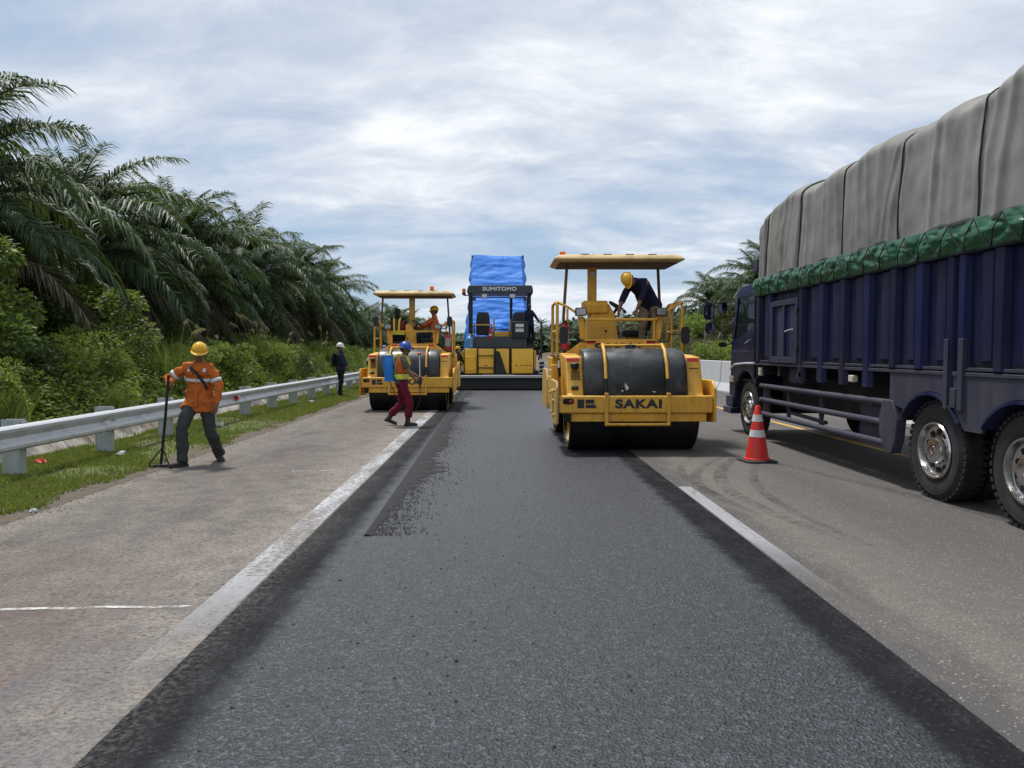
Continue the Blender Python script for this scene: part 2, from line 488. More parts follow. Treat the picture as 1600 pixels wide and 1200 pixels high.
def m_newmat():
    s = NT('fresh_asphalt')
    co = s.coord('Object')
    sp = s.n('ShaderNodeSeparateXYZ'); s.l(co, sp.inputs[0]); x, y = sp.outputs[0], sp.outputs[1]
    fine = s.noise(co, 70, 3, 0.7)
    mid = s.noise(s.map(co, (1.0, 0.35, 1)), 2.2, 5, 0.62, 0.3)
    wobn = s.noise(co, 5.0, 8, 0.80)
    rc = s.voro(co, 66, 'F1', 'Color'); vor = s.voro(co, 66)
    sr = s.n('ShaderNodeSeparateColor'); s.l(rc, sr.inputs[0])
    rolled = s.mix(mid, (0.018, 0.023, 0.032), (0.034, 0.041, 0.053))  # blue of the reflected sky is put into this base colour
    rolled = s.mix(s.ramp(s.noise(s.map(co, (0.8, 1.25, 1)), 26, 5, 0.75, 0.6), [(0.44, 0.95), (0.55, 0.0)]), rolled, (0.012, 0.012, 0.013))  # shade between the stones, put into the colour as dark crevices
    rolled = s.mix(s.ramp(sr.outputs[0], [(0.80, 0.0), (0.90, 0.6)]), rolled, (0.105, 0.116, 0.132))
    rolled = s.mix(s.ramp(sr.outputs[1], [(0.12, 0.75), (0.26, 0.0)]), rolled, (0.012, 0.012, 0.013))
    crevice_noise = s.noise(s.map(co, (0.7, 1.5, 1)), 13, 7, 0.82, 1.2)
    rolled = s.mix(s.ramp(crevice_noise, [(0.37, 0.95), (0.47, 0.0)]), rolled, (0.006, 0.006, 0.007))  # darkest gaps: more shade between stones held in the colour
    rolled = s.mix(s.ramp(crevice_noise, [(0.58, 0.0), (0.70, 0.35)]), rolled, (0.085, 0.090, 0.10))
    loose = s.mix(fine, (0.006, 0.006, 0.007), (0.026, 0.027, 0.029))
    xw = s.math('ADD', x, s.math('MULTIPLY', s.math('SUBTRACT', wobn, 0.5), 0.30))
    mr = s.n('ShaderNodeMapRange', **{'From Min': -1.7, 'From Max': 2.15}); s.l(xw, mr.inputs['Value'])
    band = s.ramp(mr.outputs[0], [(0.0, 0.55), (0.025, 0.95), (0.085, 0.9), (0.125, 0.0), (0.885, 0.0), (0.915, 0.95), (0.985, 1.0), (1.0, 0.6)])
    loose = s.mix(s.ramp(sr.outputs[2], [(0.90, 0.0), (0.97, 0.5)]), loose, (0.055, 0.056, 0.060))
    band = s.math('MULTIPLY', band, s.ramp(s.noise(s.map(co, (1, 0.5, 1)), 3.0, 6, 0.7), [(0.25, 0.55), (0.55, 1.0)]))
    c = s.mix(band, rolled, loose)
    # dust blown on the outer joints
    mr2 = s.n('ShaderNodeMapRange', **{'From Min': -1.66, 'From Max': -1.28}); s.l(xw, mr2.inputs['Value'])
    jd = s.math('MULTIPLY', s.ramp(mr2.outputs[0], [(0.0, 1.0), (0.75, 0.0)]), s.ramp(s.noise(co, 26, 6, 0.75), [(0.46, 0.0), (0.60, 1.0)]))
    c = s.mix(s.math('MULTIPLY', jd, 0.42), c, (0.21, 0.195, 0.175))
    s.base(c)
    s.rough(s.math('ADD', s.math('MULTIPLY', band, 0.45), s.ramp(fine, [(0.3, 0.40), (0.7, 0.60)]), clamp=True))
    s.l(s.math('SUBTRACT', 0.58, s.math('MULTIPLY', band, 0.50)), s.b.inputs['Specular IOR Level'])
    b = s.bump(s.math('ADD', vor, s.math('MULTIPLY', fine, 0.7)), 0.85, 0.010)
    b = s.bump(s.noise(co, 24, 4, 0.7), 0.6, 0.018, b)
    s.l(b, s.b.inputs['Normal'])
    return s.m

def m_lane():
    s = NT('old_lane_asphalt')
    co = s.coord('Object')
    sp = s.n('ShaderNodeSeparateXYZ'); s.l(co, sp.inputs[0]); x = sp.outputs[0]
    big = s.noise(s.map(co, (1.3, 0.16, 1)), 1.0, 5, 0.6, 0.3)
    med = s.noise(co, 2.6, 6, 0.68, 0.4)
    fine = s.noise(co, 55, 4, 0.7)
    rc = s.voro(co, 120, 'F1', 'Color'); vor = s.voro(co, 95)
    sr = s.n('ShaderNodeSeparateColor'); s.l(rc, sr.inputs[0])
    c = s.mix(s.ramp(big, [(0.32, 0.0), (0.66, 1.0)]), (0.066, 0.061, 0.057), (0.112, 0.100, 0.090))
    xw = s.math('ADD', x, s.math('MULTIPLY', s.math('SUBTRACT', med, 0.5), 0.9))
    mr = s.n('ShaderNodeMapRange', **{'From Min': 2.0, 'From Max': 5.0}); s.l(xw, mr.inputs['Value'])
    dust = s.ramp(mr.outputs[0], [(0.0, 0.05), (0.09, 0.25), (0.19, 0.85), (0.38, 0.45), (0.65, 0.12), (1.0, 0.05)])
    c = s.mix(s.math('MULTIPLY', dust, s.ramp(s.noise(co, 7, 6, 0.7), [(0.3, 0.35), (0.7, 1.0)])), c, (0.195, 0.170, 0.142))
    # dark tack spilled beside the new mat
    mr3 = s.n('ShaderNodeMapRange', **{'From Min': 2.05, 'From Max': 2.6}); s.l(x, mr3.inputs['Value'])
    tk = s.math('MULTIPLY', s.ramp(mr3.outputs[0], [(0.0, 0.9), (0.45, 0.75), (1.0, 0.0)]), s.ramp(s.noise(s.map(co, (4, 1.0, 1)), 1.0, 7, 0.72), [(0.46, 0.0), (0.58, 1.0)]))
    c = s.mix(s.math('MULTIPLY', tk, 0.75), c, (0.055, 0.052, 0.050))
    c = s.mix(s.ramp(fine, [(0.36, 0.55), (0.56, 0.0)]), c, (0.045, 0.042, 0.040))
    c = s.mix(s.ramp(sr.outputs[0], [(0.965, 0.0), (0.99, 0.8)]), c, (0.36, 0.34, 0.31))
    s.base(c); s.rough(0.85)
    b = s.bump(s.math('ADD', vor, s.math('MULTIPLY', fine, 0.8)), 0.6, 0.006)
    s.l(b, s.b.inputs['Normal'])
    return s.m

def m_line(name, col, wear=0.5, under=(0.16, 0.15, 0.14), near=None):
    s = NT(name)
    co = s.coord('Object')
    n = s.noise(co, 22, 7, 0.75); n2 = s.noise(s.map(co, (3, 0.7, 1)), 1.2, 5, 0.65)
    f = s.math('ADD', s.math('MULTIPLY', n, 0.55), s.math('MULTIPLY', n2, 0.45))
    lo = 0.30 + 0.28 * wear
    k = s.ramp(f, [(lo, 1.0), (lo + 0.16, 0.0)])
    if near:                                  # paint worn away towards the near end
        sp = s.n('ShaderNodeSeparateXYZ'); s.l(co, sp.inputs[0])
        mr = s.n('ShaderNodeMapRange', **{'From Min': near[0], 'From Max': near[1], 'To Min': 1.0, 'To Max': 0.0})
        s.l(s.math('ADD', sp.outputs[1], s.math('MULTIPLY', s.math('SUBTRACT', n2, 0.5), 2.5)), mr.inputs['Value'])
        k = s.math('MAXIMUM', k, mr.outputs[0])
    s.base(mul(col, 0.95)); s.rough(0.75); s.l(s.math('SUBTRACT', 1.0, s.math('MULTIPLY', k, 0.96)), s.b.inputs['Alpha'])
    s.l(s.bump(n, 0.4, 0.004), s.b.inputs['Normal'])
    return s.m

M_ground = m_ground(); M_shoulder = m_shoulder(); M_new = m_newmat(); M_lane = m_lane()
M_white = m_line('worn_white_paint', (0.47, 0.475, 0.485), 0.46, (0.165, 0.16, 0.16), (3.9, 6.6))
M_white2 = m_line('grey_white_paint', (0.30, 0.30, 0.315), 0.12, None, (4.9, 6.6))
M_yline = m_line('yellow_paint', (0.62, 0.36, 0.06), 0.20, (0.16, 0.14, 0.11))
M_chalk = m_line('white_chalk', (0.62, 0.60, 0.57), 0.45, (0.22, 0.20, 0.18))

# ---- the one big ground sheet
xs = np.unique(np.concatenate([np.linspace(-700, -60, 14), np.linspace(-60, -14, 24), np.linspace(-14, -4.4, 56), np.linspace(-4.2, 9.3, 10), np.linspace(9.5, 26, 40), np.linspace(26, 60, 12), np.linspace(60, 700, 14)]))
ys = np.unique(np.concatenate([np.linspace(-60, -2, 12), np.linspace(-2, 40, 130), np.linspace(40, 110, 80), np.linspace(110, 300, 30), np.linspace(300, 2500, 20)]))
GX, GY = np.meshgrid(xs, ys)
ground = obj('ground', grid_mesh('ground', GX, GY, ground_z(GX, GY), M_ground))
tag(ground, kind='structure')

def strip(name, edge0, edge1, y0, y1, z, mat, ny=200, nx=2, parent=None, kind='structure'):
    yy = np.linspace(y0, y1, ny)[:, None]
    e0 = edge0(yy) if callable(edge0) else np.full_like(yy, edge0)
    e1 = edge1(yy) if callable(edge1) else np.full_like(yy, edge1)
    t = np.linspace(0, 1, nx)[None, :]
    o = obj(name, grid_mesh(name, e0 + (e1 - e0) * t, yy + 0 * t, np.full_like(e0 + t, z), mat), parent)
    if kind and parent is None: tag(o, kind=kind)
    return o
ragged = lambda y: XE + (fbm(y * 2.2, y * 0 + 3.3, 5) - 0.47) * 0.55 + (fbm(y * 9, y * 0 + 1.3, 8) - 0.47) * 0.16
shoulder = strip('road_shoulder', ragged, -1.64, -14, 420, 0.0, M_shoulder, 1800)
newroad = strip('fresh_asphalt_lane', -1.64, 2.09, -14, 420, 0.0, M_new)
oldlane = strip('passing_lane', 2.09, 9.2, -14, 420, 0.0, M_lane)
strip('edge_line', -1.875, -1.65, 2.0, 420, 0.004, M_white, 300, parent=shoulder)
strip('lane_line', 2.10, 2.255, 3.0, 8.95, 0.004, M_white2, 40, parent=oldlane)
strip('median_line', 6.10, 6.24, 2, 420, 0.004, M_yline, 200, parent=oldlane)
# chalk marks drawn across the shoulder
for (xa, xb, yc, w) in ((-4.0, -1.93, 4.72, 0.022), (-2.75, -2.1, 10.2, 0.018)):
    tt = np.linspace(0, 1, 60)[None, :]
    X = xa + (xb - xa) * tt; wob = (fbm(X * 6, X * 0 + yc, 4) - 0.47) * 0.05
    Y = np.concatenate([yc + wob - w, yc + wob + w], 0) + (0.06 * tt)
    obj('chalk_mark', grid_mesh('chalk_mark', np.concatenate([X, X], 0), Y, np.full_like(Y, 0.0045), M_chalk), shoulder)

# lip of loose mix along the joint of the new mat + crumbs
M_loose = pm('loose_mix', (0.009, 0.009, 0.010), 0.85, var=0.5, vs_=30, bump=0.9, bs=60, bd=0.01)
def crumb_mesh(name, pts, sizes, mat):
    """one little five-sided lump for each point"""
    n = len(pts)
    base = np.array([[1, 0, 0], [0.3, 0.95, 0], [-0.8, 0.6, 0], [-0.8, -0.6, 0], [0.3, -0.95, 0], [0.1, 0.0, 0.9]], float)
    ang = RNG.uniform(0, 6.28, n); c, s_ = np.cos(ang), np.sin(ang)
    j = base[None] * RNG.uniform(0.6, 1.25, (n, 6, 1)) * np.asarray(sizes)[:, None, None]
    j = j + RNG.normal(0, 0.16, j.shape) * np.asarray(sizes)[:, None, None]
    x = j[..., 0] * c[:, None] - j[..., 1] * s_[:, None]; y = j[..., 0] * s_[:, None] + j[..., 1] * c[:, None]
    z = np.maximum(j[..., 2], 0.0); z[:, :5] = -0.001
    co = np.stack([x, y, z], -1) + np.asarray(pts)[:, None, :]
    f = np.array([[0, 1, 5], [1, 2, 5], [2, 3, 5], [3, 4, 5], [4, 0, 5]])
    faces = (np.arange(n)[:, None, None] * 6 + f[None]).reshape(-1, 3)
    return poly_mesh(name, co.reshape(-1, 3), faces, mat)
yy = np.linspace(6.6, 31, 1400)[:, None]
wl = 0.03 + 0.15 * np.clip((yy - 6.6) / 3, 0, 1) * (0.25 + 1.3 * fbm(yy * 1.1, yy * 0, 9)) + 0.05 * fbm(yy * 14, yy * 0 + 4, 2)
left = -1.17 - 0.010 * (yy - 6.6)
wl = wl * (0.4 + 1.3 * vnoise(yy * 0.7, yy * 0 + 7.7, 5)) * (0.35 + 0.8 * vnoise(yy * 11, yy * 0 + 1.7, 3) + 0.5 * vnoise(yy * 37, yy * 0 + 2.7, 4)) * 1.25
Xl = left + wl * np.array([[0, 0.08, 0.5, 1.0]])
Zl = np.array([[0.002, 0.016, 0.013, 0.003]]) + 0 * yy + 0.008 * (fbm(Xl * 40, yy * 40 + 0 * Xl, 4) - 0.4) * np.array([[0, 1, 1, 0]])
lip = obj('loose_asphalt_lip', grid_mesh('loose_asphalt_lip', Xl, yy + 0 * Xl, Zl, M_loose, smooth=False))
tag(lip, 'ragged dark lip of loose mix along the joint of the fresh asphalt', 'asphalt', kind='stuff')
n = 9000
cy = 6.6 + 24 * RNG.random(n) ** 1.3
cxx = -1.15 - 0.010 * (cy - 6.6) + np.abs(RNG.normal(0, 0.21, n)) * (0.3 + 1.5 * vnoise(cy * 0.7, cy * 0 + 7.7, 5))
n2 = 260
cy2 = 2.6 + 14 * RNG.random(n2) ** 1.4; cx2 = np.clip(RNG.normal(-0.35, 0.6, n2), -1.2, 1.7)
pts = np.stack([np.concatenate([cxx, cx2]), np.concatenate([cy, cy2]), np.full(n + n2, 0.001)], -1)
sz = np.concatenate([RNG.uniform(0.004, 0.014, n), RNG.uniform(0.005, 0.013, n2)])
o = obj('asphalt_crumbs', crumb_mesh('asphalt_crumbs', pts, sz, M_loose))
tag(o, 'small black crumbs of hot mix scattered on the fresh asphalt', 'asphalt crumbs', kind='stuff')
M_pebble = pm('pebble', (0.12, 0.11, 0.10), 0.9, var=0.6, vs_=8)
n = 2600
py_ = 4.5 + 40 * RNG.random(n) ** 1.6
px_ = XE + (fbm(py_ * 2.2, py_ * 0 + 3.3, 5) - 0.47) * 0.55 + RNG.normal(0.05, 0.13, n)
extra = 320
pts = np.stack([np.concatenate([px_, RNG.uniform(-4.5, -1.9, extra)]), np.concatenate([py_, 3 + 14 * RNG.random(extra) ** 1.3]), np.full(n + extra, 0.0)], -1)
pts[:n, 2] = np.maximum(ground_z(pts[:n, 0], pts[:n, 1]), 0.0)
o = obj('gravel', crumb_mesh('gravel', pts, np.concatenate([RNG.uniform(0.006, 0.024, n), RNG.uniform(0.004, 0.011, extra)]), M_pebble))
tag(o, 'loose grey gravel along the broken edge of the shoulder', 'gravel', kind='stuff')

# ---- concrete drain behind the rail
M_conc = pm('weathered_concrete', (0.40, 0.375, 0.33), 0.9, var=0.2, vs_=2, dirt=(0.13, 0.10, 0.07), dirt_amt=0.7, ds=1.6, bump=0.3, bs=25, bd=0.01)
def drain_profile(y0, y1):
    pr = [(-6.78, 0.03), (-6.86, 0.03), (-7.22, -0.36), (-7.56, -0.36), (-8.02, 0.12), (-8.16, 0.12), (-8.16, -0.1), (-7.6, -0.55), (-7.18, -0.55), (-6.78, -0.2)]
    return MB().prism(pr, 'y', y0, y1)
drain = thing('drain_channel', 'concrete lined roadside drain running behind the steel guard rail', 'drain', (-7.4, 30, -0.4))
for k in range(34):
    y0 = 2 + 2.4 * k
    mb = drain_profile(y0, y0 + 2.37); mb.off = V((-7.4, 30, -0.4))
    mb.build('drain_section', M_conc, drain)

# ---- guard rail
M_galv = pm('galvanised_steel', (0.60, 0.62, 0.64), 0.42, 0.55, var=0.12, vs_=3, dirt=(0.34, 0.34, 0.33), dirt_amt=0.45, ds=3, spec=0.5)
M_post = pm('galvanised_post', (0.42, 0.46, 0.46), 0.6, 0.1, var=0.12, vs_=6, dirt=(0.20, 0.20, 0.17), dirt_amt=0.5, ds=5, streak=True)
M_red = pm('red_reflector', (0.55, 0.006, 0.02), 0.25, var=0.1)
M_whiteplastic = pm('white_plastic', (0.7, 0.7, 0.69), 0.5, var=0.08)
rail = thing('guard_rail', 'galvanised steel W-beam guard rail on posts along the grass verge', 'guard rail', (-5.8, 20, 0))
off = (-5.8, 20, 0)
prof = [(-5.845, 0.395), (-5.79, 0.405), (-5.765, 0.43), (-5.765, 0.465), (-5.835, 0.515), (-5.85, 0.55), (-5.835, 0.585), (-5.765, 0.635), (-5.765, 0.67), (-5.79, 0.695), (-5.845, 0.705)]
prof2 = [(x - 0.006, z) for x, z in prof[::-1]]
def rail_x(y): return -0.004 * (y - 9)
posts_y = [5.25, 7.4, 9.55, 11.75, 13.9, 16.05, 18.3, 20.5, 22.6, 24.8, 27.0, 29.2, 31.3, 33.5, 35.7, 38, 40.2, 42.4, 44.6, 46.8, 49, 51.2]
for k in range(13):
    y0 = 3.2 + 4.0 * k; sx = rail_x(y0 + 2)
    dx = 0.0015 * (k % 2)
    MB(off).prism([(x + sx + dx, z) for x, z in prof + prof2], 'y', y0, y0 + 4.0 + 0.28).build('beam', M_galv, rail)
    for zz_ in (0.45, 0.65):
        for q in (0.07, 0.20):
            if y0 < 20: MB(off).lathe([(0.001, 0.012), (0.012, 0.009), (0.015, 0.0)], (-5.763 + sx, y0 + q, zz_), 'x', 8).build('bolt', M_post, rail)
for yp in posts_y:
    sx = rail_x(yp); gz = -0.25
    MB(off).prism([(-6.10 + sx, yp - 0.06), (-5.87 + sx, yp - 0.06), (-5.87 + sx, yp + 0.06), (-6.10 + sx, yp + 0.06), (-6.10 + sx, yp + 0.045), (-5.885 + sx, yp + 0.045), (-5.885 + sx, yp - 0.045), (-6.10 + sx, yp - 0.045)], 'z', gz, 0.755).build('post', M_post, rail)
    MB(off).box(-5.869 + sx, -5.846 + sx, yp - 0.05, yp + 0.05, 0.41, 0.735).build('spacer_block', M_post, rail)
for yr in (17.3, 28.6):
    rx = rail_x(yr)
    r_ = MB(off).lathe([(0.075, 0.0), (0.075, 0.012), (0.0605, 0.014)], (-5.80 + rx, yr - 0.16, 0.55), 'y', 24)
    pl = r_.build('reflector_plate', M_whiteplastic, rail)
    MB(off).lathe([(0.001, -0.012), (0.03, -0.010), (0.056, -0.004), (0.058, 0.0)], (-5.80 + rx, yr - 0.162, 0.55), 'y', 24).build('reflector', M_red, pl)

# ---- concrete median barrier: one block every three metres
M_barrier = pm('barrier_concrete', (0.52, 0.53, 0.53), 0.85, var=0.10, vs_=1.5, dirt=(0.30, 0.30, 0.28), dirt_amt=0.4, ds=1.5, bump=0.15, bs=30, streak=True)
bp = [(-0.32, 0.0), (0.32, 0.0), (0.32, 0.09), (0.16, 0.38), (0.10, 1.20), (-0.10, 1.20), (-0.16, 0.38), (-0.32, 0.09)]
bme = MB().prism(bp, 'y', -1.49, 1.49).mesh('barrier_block', M_barrier, False)
for k in range(30):
    b = obj('barrier_block', bme)
    b.location = (8.78 + 0.012 * math.sin(k * 2.3), 10.4 + 3.0 * k, 0.0)
    b.rotation_euler = (0, 0, 0.004 * math.sin(k * 1.7))
    bv = b.modifiers.new('bevel', 'BEVEL'); bv.width = 0.018; bv.segments = 2
    tag(b, 'pale grey concrete barrier block in the median row', 'barrier', 'median barrier blocks')

# ---- tyre marks swung across the lane beside the cone
def m_skid():
    s = NT('tyre_mark'); co = s.coord('Object')
    s.base((0.035, 0.033, 0.031)); s.rough(0.9)
    n = s.noise(co, 9, 6, 0.75); n2 = s.noise(co, 1.3, 3, 0.5)
    s.l(s.math('MULTIPLY', s.ramp(n, [(0.40, 0.0), (0.66, 0.55)]), s.ramp(n2, [(0.35, 0.3), (0.65, 1.0)])), s.b.inputs['Alpha'])
    return s.m
M_skid = m_skid()
for k, (x0, y0, x1, y1, bend, w) in enumerate(((3.45, 11.6, 2.55, 7.4, -0.55, 0.07), (3.75, 11.8, 2.85, 6.6, -0.60, 0.09), (4.0, 11.5, 3.05, 6.2, -0.50, 0.06), (3.2, 12.0, 2.45, 8.4, -0.4, 0.06), (5.3, 3.2, 3.9, 11.0, 0.2, 0.10))):
    t_ = np.linspace(0, 1, 40)[:, None]
    xc = x0 + (x1 - x0) * t_ + bend * np.sin(t_ * math.pi) ; yc_ = y0 + (y1 - y0) * t_
    ww = np.array([[-1, 1]]) * w * (0.6 + 0.4 * np.sin(t_ * math.pi))
    obj('tyre_mark', grid_mesh('tyre_mark', xc + ww, yc_ + 0 * ww, np.full((40, 2), 0.0045 + 0.0012 * k), M_skid), oldlane)
# ================================================================== people
M_skin = pm('brown_skin', (0.17, 0.085, 0.05), 0.5, var=0.12, vs_=14)
M_hair = pm('black_hair', (0.010, 0.009, 0.009), 0.5, var=0.3, vs_=60)
M_eye = pm('eye', (0.02, 0.015, 0.012), 0.15, var=0.0)
def cloth(name, col, var=0.2, rough=0.9, dirt=None, amt=0.4):
    return pm(name, col, rough, var=var, vs_=5, bump=0.5, bs=14, bd=0.012, dirt=dirt, dirt_amt=amt, ds=6, spec=0.2)
M_orange = cloth('orange_workwear', (0.50, 0.130, 0.026), dirt=(0.28, 0.085, 0.03), amt=0.35)
M_orange2 = cloth('faded_orange_shirt', (0.60, 0.14, 0.045))
M_greytrous = cloth('charcoal_trousers', (0.050, 0.053, 0.052))
M_navy = cloth('navy_cloth', (0.016, 0.018, 0.040))
M_black = cloth('black_cloth', (0.012, 0.012, 0.014))
M_khaki = cloth('khaki_trousers', (0.20, 0.155, 0.11))
M_maroon = cloth('maroon_trousers', (0.135, 0.012, 0.028))
M_greyshirt = cloth('grey_green_shirt', (0.085, 0.095, 0.078))
M_jeans = cloth('dark_jeans', (0.022, 0.030, 0.045))
M_boot = pm('worn_boot_leather', (0.024, 0.021, 0.020), 0.7, var=0.3, vs_=9, dirt=(0.10, 0.085, 0.07), dirt_amt=0.4, ds=9)
M_boot2 = pm('brown_boot_leather', (0.075, 0.045, 0.028), 0.7, var=0.3, vs_=9)
M_silver = pm('silver_reflective', (0.58, 0.60, 0.62), 0.45, var=0.08)
M_lime = pm('lime_reflective', (0.62, 0.66, 0.07), 0.6, var=0.1)
M_vestorange = cloth('orange_vest', (0.55, 0.12, 0.03))
M_vestmaroon = cloth('maroon_vest', (0.17, 0.03, 0.03))
M_hatY = pm('yellow_hard_hat', (0.74, 0.40, 0.015), 0.38, var=0.10, vs_=10, dirt=(0.45, 0.28, 0.06), dirt_amt=0.3, ds=12)
M_hatB = pm('blue_hard_hat', (0.018, 0.085, 0.40), 0.35, var=0.1, vs_=10)
M_hatW = pm('white_hard_hat', (0.72, 0.70, 0.66), 0.4, var=0.06, vs_=10)
M_strap = pm('black_strap', (0.018, 0.016, 0.016), 0.8, var=0.2)
TEXW = bpy.data.textures.new('fold', 'CLOUDS'); TEXW.noise_scale = 0.12; TEXW.noise_depth = 2

def ik(a, b, l1, l2, hint):
    a, b = V(a), V(b); d = b - a; D = d.length
    if D > (l1 + l2) * 0.999: b = a + d * ((l1 + l2) * 0.999 / D); d = b - a; D = d.length
    x = (l1 * l1 - l2 * l2 + D * D) / (2 * D)
    h = math.sqrt(max(l1 * l1 - x * x, 0))
    n = d.normalized(); hv = V(hint); hv = (hv - n * hv.dot(n)).normalized()
    return a + n * x + hv * h, b

def person(label, loc, rz, P, O, cat='person', group=None, fine=False):
    """local frame: faces -Y, own right hand at -X.  P: pose, O: outfit"""
    root = thing('person', label, cat, loc, rz, group)
    g = lambda k, d: V(P.get(k, d))
    pel = g('pelvis', (0, 0, 0.95)); tdir = g('torso', (0, 0, 1)).normalized()
    side = g('side', (1, 0, 0)); side = (side - tdir * side.dot(tdir)).normalized()
    fwd = tdir.cross(side) * -1 if tdir.cross(side).y > 0 and 'side' not in P else -(tdir.cross(side))
    fwd = side.cross(tdir)                       # faces -Y when side=+X, up=+Z
    neck = pel + tdir * 0.53
    curve = P.get('hunch', 0.0)
    mid = pel + tdir * 0.26 - fwd * curve
    hd = g('head', (0, -0.04, 1)).normalized()
    headc = neck + hd * 0.150
    look = g('look', (0, -1, 0)); look = (look - hd * look.dot(hd)).normalized()
    hs = look.cross(hd) * -1
    hs = hd.cross(look); hs.normalize()          # head's own left = +X when looking at -Y
    shz = neck - tdir * 0.055
    sh = {-1: shz - side * 0.185, 1: shz + side * 0.185}
    hips = {-1: pel - side * 0.095 - tdir * 0.03, 1: pel + side * 0.095 - tdir * 0.03}
    arm, leg = {}, {}
    for s_, k in ((-1, 'R'), (1, 'L')):
        tgt = g('hand' + k, tuple(sh[s_] + V((s_ * 0.06, -0.05, -0.53))))
        el_, wr = ik(sh[s_], tgt, 0.285, 0.255, P.get('elbow' + k, (s_ * 0.5, 0.8, -0.2)))
        arm[s_] = (sh[s_], el_, wr)
        ft = g('foot' + k, (s_ * 0.12, 0, 0.09))
        kn, an = ik(hips[s_], ft, 0.44, 0.43, P.get('knee' + k, (s_ * 0.1, -1, 0)))
        leg[s_] = (hips[s_], kn, an)
    toe = {-1: g('toeR', (-0.2, -1, 0)).normalized(), 1: g('toeL', (0.2, -1, 0)).normalized()}
    vox = 0.0075 if fine else 0.009
    # ---------------- body: one skin surface
    b = MB()
    spine = [pel - tdir * 0.08, pel, mid, pel + tdir * 0.42 - fwd * curve * 0.6, neck - tdir * 0.02, neck + hd * 0.03]
    b.loft(spine, [(0.10, 0.07), (0.135, 0.09), (0.125, 0.085), (0.15, 0.09), (0.09, 0.06), (0.055, 0.055)], side)
    b.loft([neck - tdir * 0.03, neck + hd * 0.05, headc - hd * 0.02], [0.058, 0.054, 0.056])
    HM = Matrix((hs, -look, hd)).transposed()     # columns: left, back, up
    b.ell(headc + hd * 0.025 - look * 0.012, (0.075, 0.096, 0.098), HM, 16, 12)
    b.ell(headc - hd * 0.045 + look * 0.03, (0.056, 0.062, 0.070), HM, 14, 10)      # jaw
    b.ell(headc - hd * 0.085 + look * 0.062, (0.026, 0.024, 0.022), HM)            # chin
    b.ell(headc - hd * 0.012 + look * 0.102, (0.014, 0.020, 0.026), HM)            # nose
    b.ell(headc - hd * 0.056 + look * 0.088, (0.024, 0.012, 0.011), HM)            # mouth
    b.ell(headc + hd * 0.022 + look * 0.078, (0.050, 0.020, 0.014), HM)            # brow
    for s_ in (-1, 1): b.ell(headc - hd * 0.008 + hs * s_ * 0.078 - look * 0.005, (0.011, 0.024, 0.034), HM)
    for s_, k in ((-1, 'R'), (1, 'L')):
        a0, a1, a2 = arm[s_]
        b.loft([a0 - (a1 - a0) * 0.05, a0 + (a1 - a0) * 0.3, a1, a1 + (a2 - a1) * 0.3, a2], [0.050, 0.048, 0.038, 0.040, 0.026])
        fd = V(P['fdir' + k]).normalized() if 'fdir' + k in P else (a2 - a1).normalized()
        pn = V(P.get('palm' + k, tuple(-side * s_)))
        pn = (pn - fd * pn.dot(fd)).normalized(); sd_ = fd.cross(pn)
        if sd_.dot(fwd) < 0: sd_ = -sd_             # thumb side forward
        c = P.get('curl' + k, 0.35)
        b.loft([a2 - fd * 0.015, a2 + fd * 0.045, a2 + fd * 0.092], [(0.027, 0.020), (0.042, 0.018), (0.041, 0.015)], sd_, 10)
        for i, ln in enumerate((0.070, 0.080, 0.075, 0.058)):
            bs_ = a2 + fd * 0.085 + sd_ * (0.033 - 0.0215 * i)
            pts = [bs_]; ang = 0.15; p = bs_
            for q, fr in enumerate((0.45, 0.32, 0.23)):
                ang += c * 1.35
                p = p + (fd * math.cos(ang) + pn * math.sin(ang)) * ln * fr; pts.append(p)
            b.loft(pts, [0.0105, 0.0100, 0.0095, 0.0080], sd_, 8)
        tb = a2 + fd * 0.025 + sd_ * 0.030
        t1 = tb + (fd * 0.6 + sd_ * 0.75 + pn * 0.35).normalized() * 0.042
        t2 = t1 + (fd * 0.75 + sd_ * (0.45 - 0.5 * c) + pn * (0.3 + 0.7 * c)).normalized() * 0.034
        b.loft([tb, t1, t2], [0.014, 0.012, 0.0095], None, 8)
        h0, h1, h2 = leg[s_]
        b.loft([h0 + tdir * 0.03, h0 + (h1 - h0) * 0.5, h1, h1 + (h2 - h1) * 0.35, h2], [0.078, 0.066, 0.050, 0.050, 0.034])
    body = b.build('body', M_skin, root)
    baked(body, [('REMESH', dict(mode='VOXEL', voxel_size=vox)), ('SMOOTH', dict(factor=0.4, iterations=2)), ('DECIMATE', dict(ratio=0.5))])
    for s_ in (-1, 1):
        MB().ell(headc + hd * 0.004 + look * 0.087 + hs * s_ * 0.031, (0.011, 0.008, 0.0065), HM, 8, 6).build('eye', M_eye, root)
    # ---------------- clothing
    def garment(name, mb, mat, fold=0.02, vx=0.012):
        o = mb.build(name, mat, root)
        m = [('REMESH', dict(mode='VOXEL', voxel_size=vx)), ('SMOOTH', dict(factor=0.5, iterations=3))]
        if fold: m.append(('DISPLACE', dict(texture=TEXW, strength=fold, mid_level=0.5, texture_coords='LOCAL')))
        m.append(('DECIMATE', dict(ratio=0.6)))
        return baked(o, m)
    loose = O.get('loose', 0.0)
    hem = O.get('hem', 0.12)
    sp2 = [pel - tdir * hem, pel + tdir * 0.02, mid, pel + tdir * 0.41 - fwd * curve * 0.6, neck - tdir * 0.045, neck + hd * 0.012]
    rad = [(0.190 + loose, 0.134 + loose), (0.182 + loose, 0.126 + loose), (0.166 + loose, 0.116 + loose), (0.192 + loose * 0.6, 0.120 + loose * 0.6), (0.150, 0.090), (0.072, 0.068)]
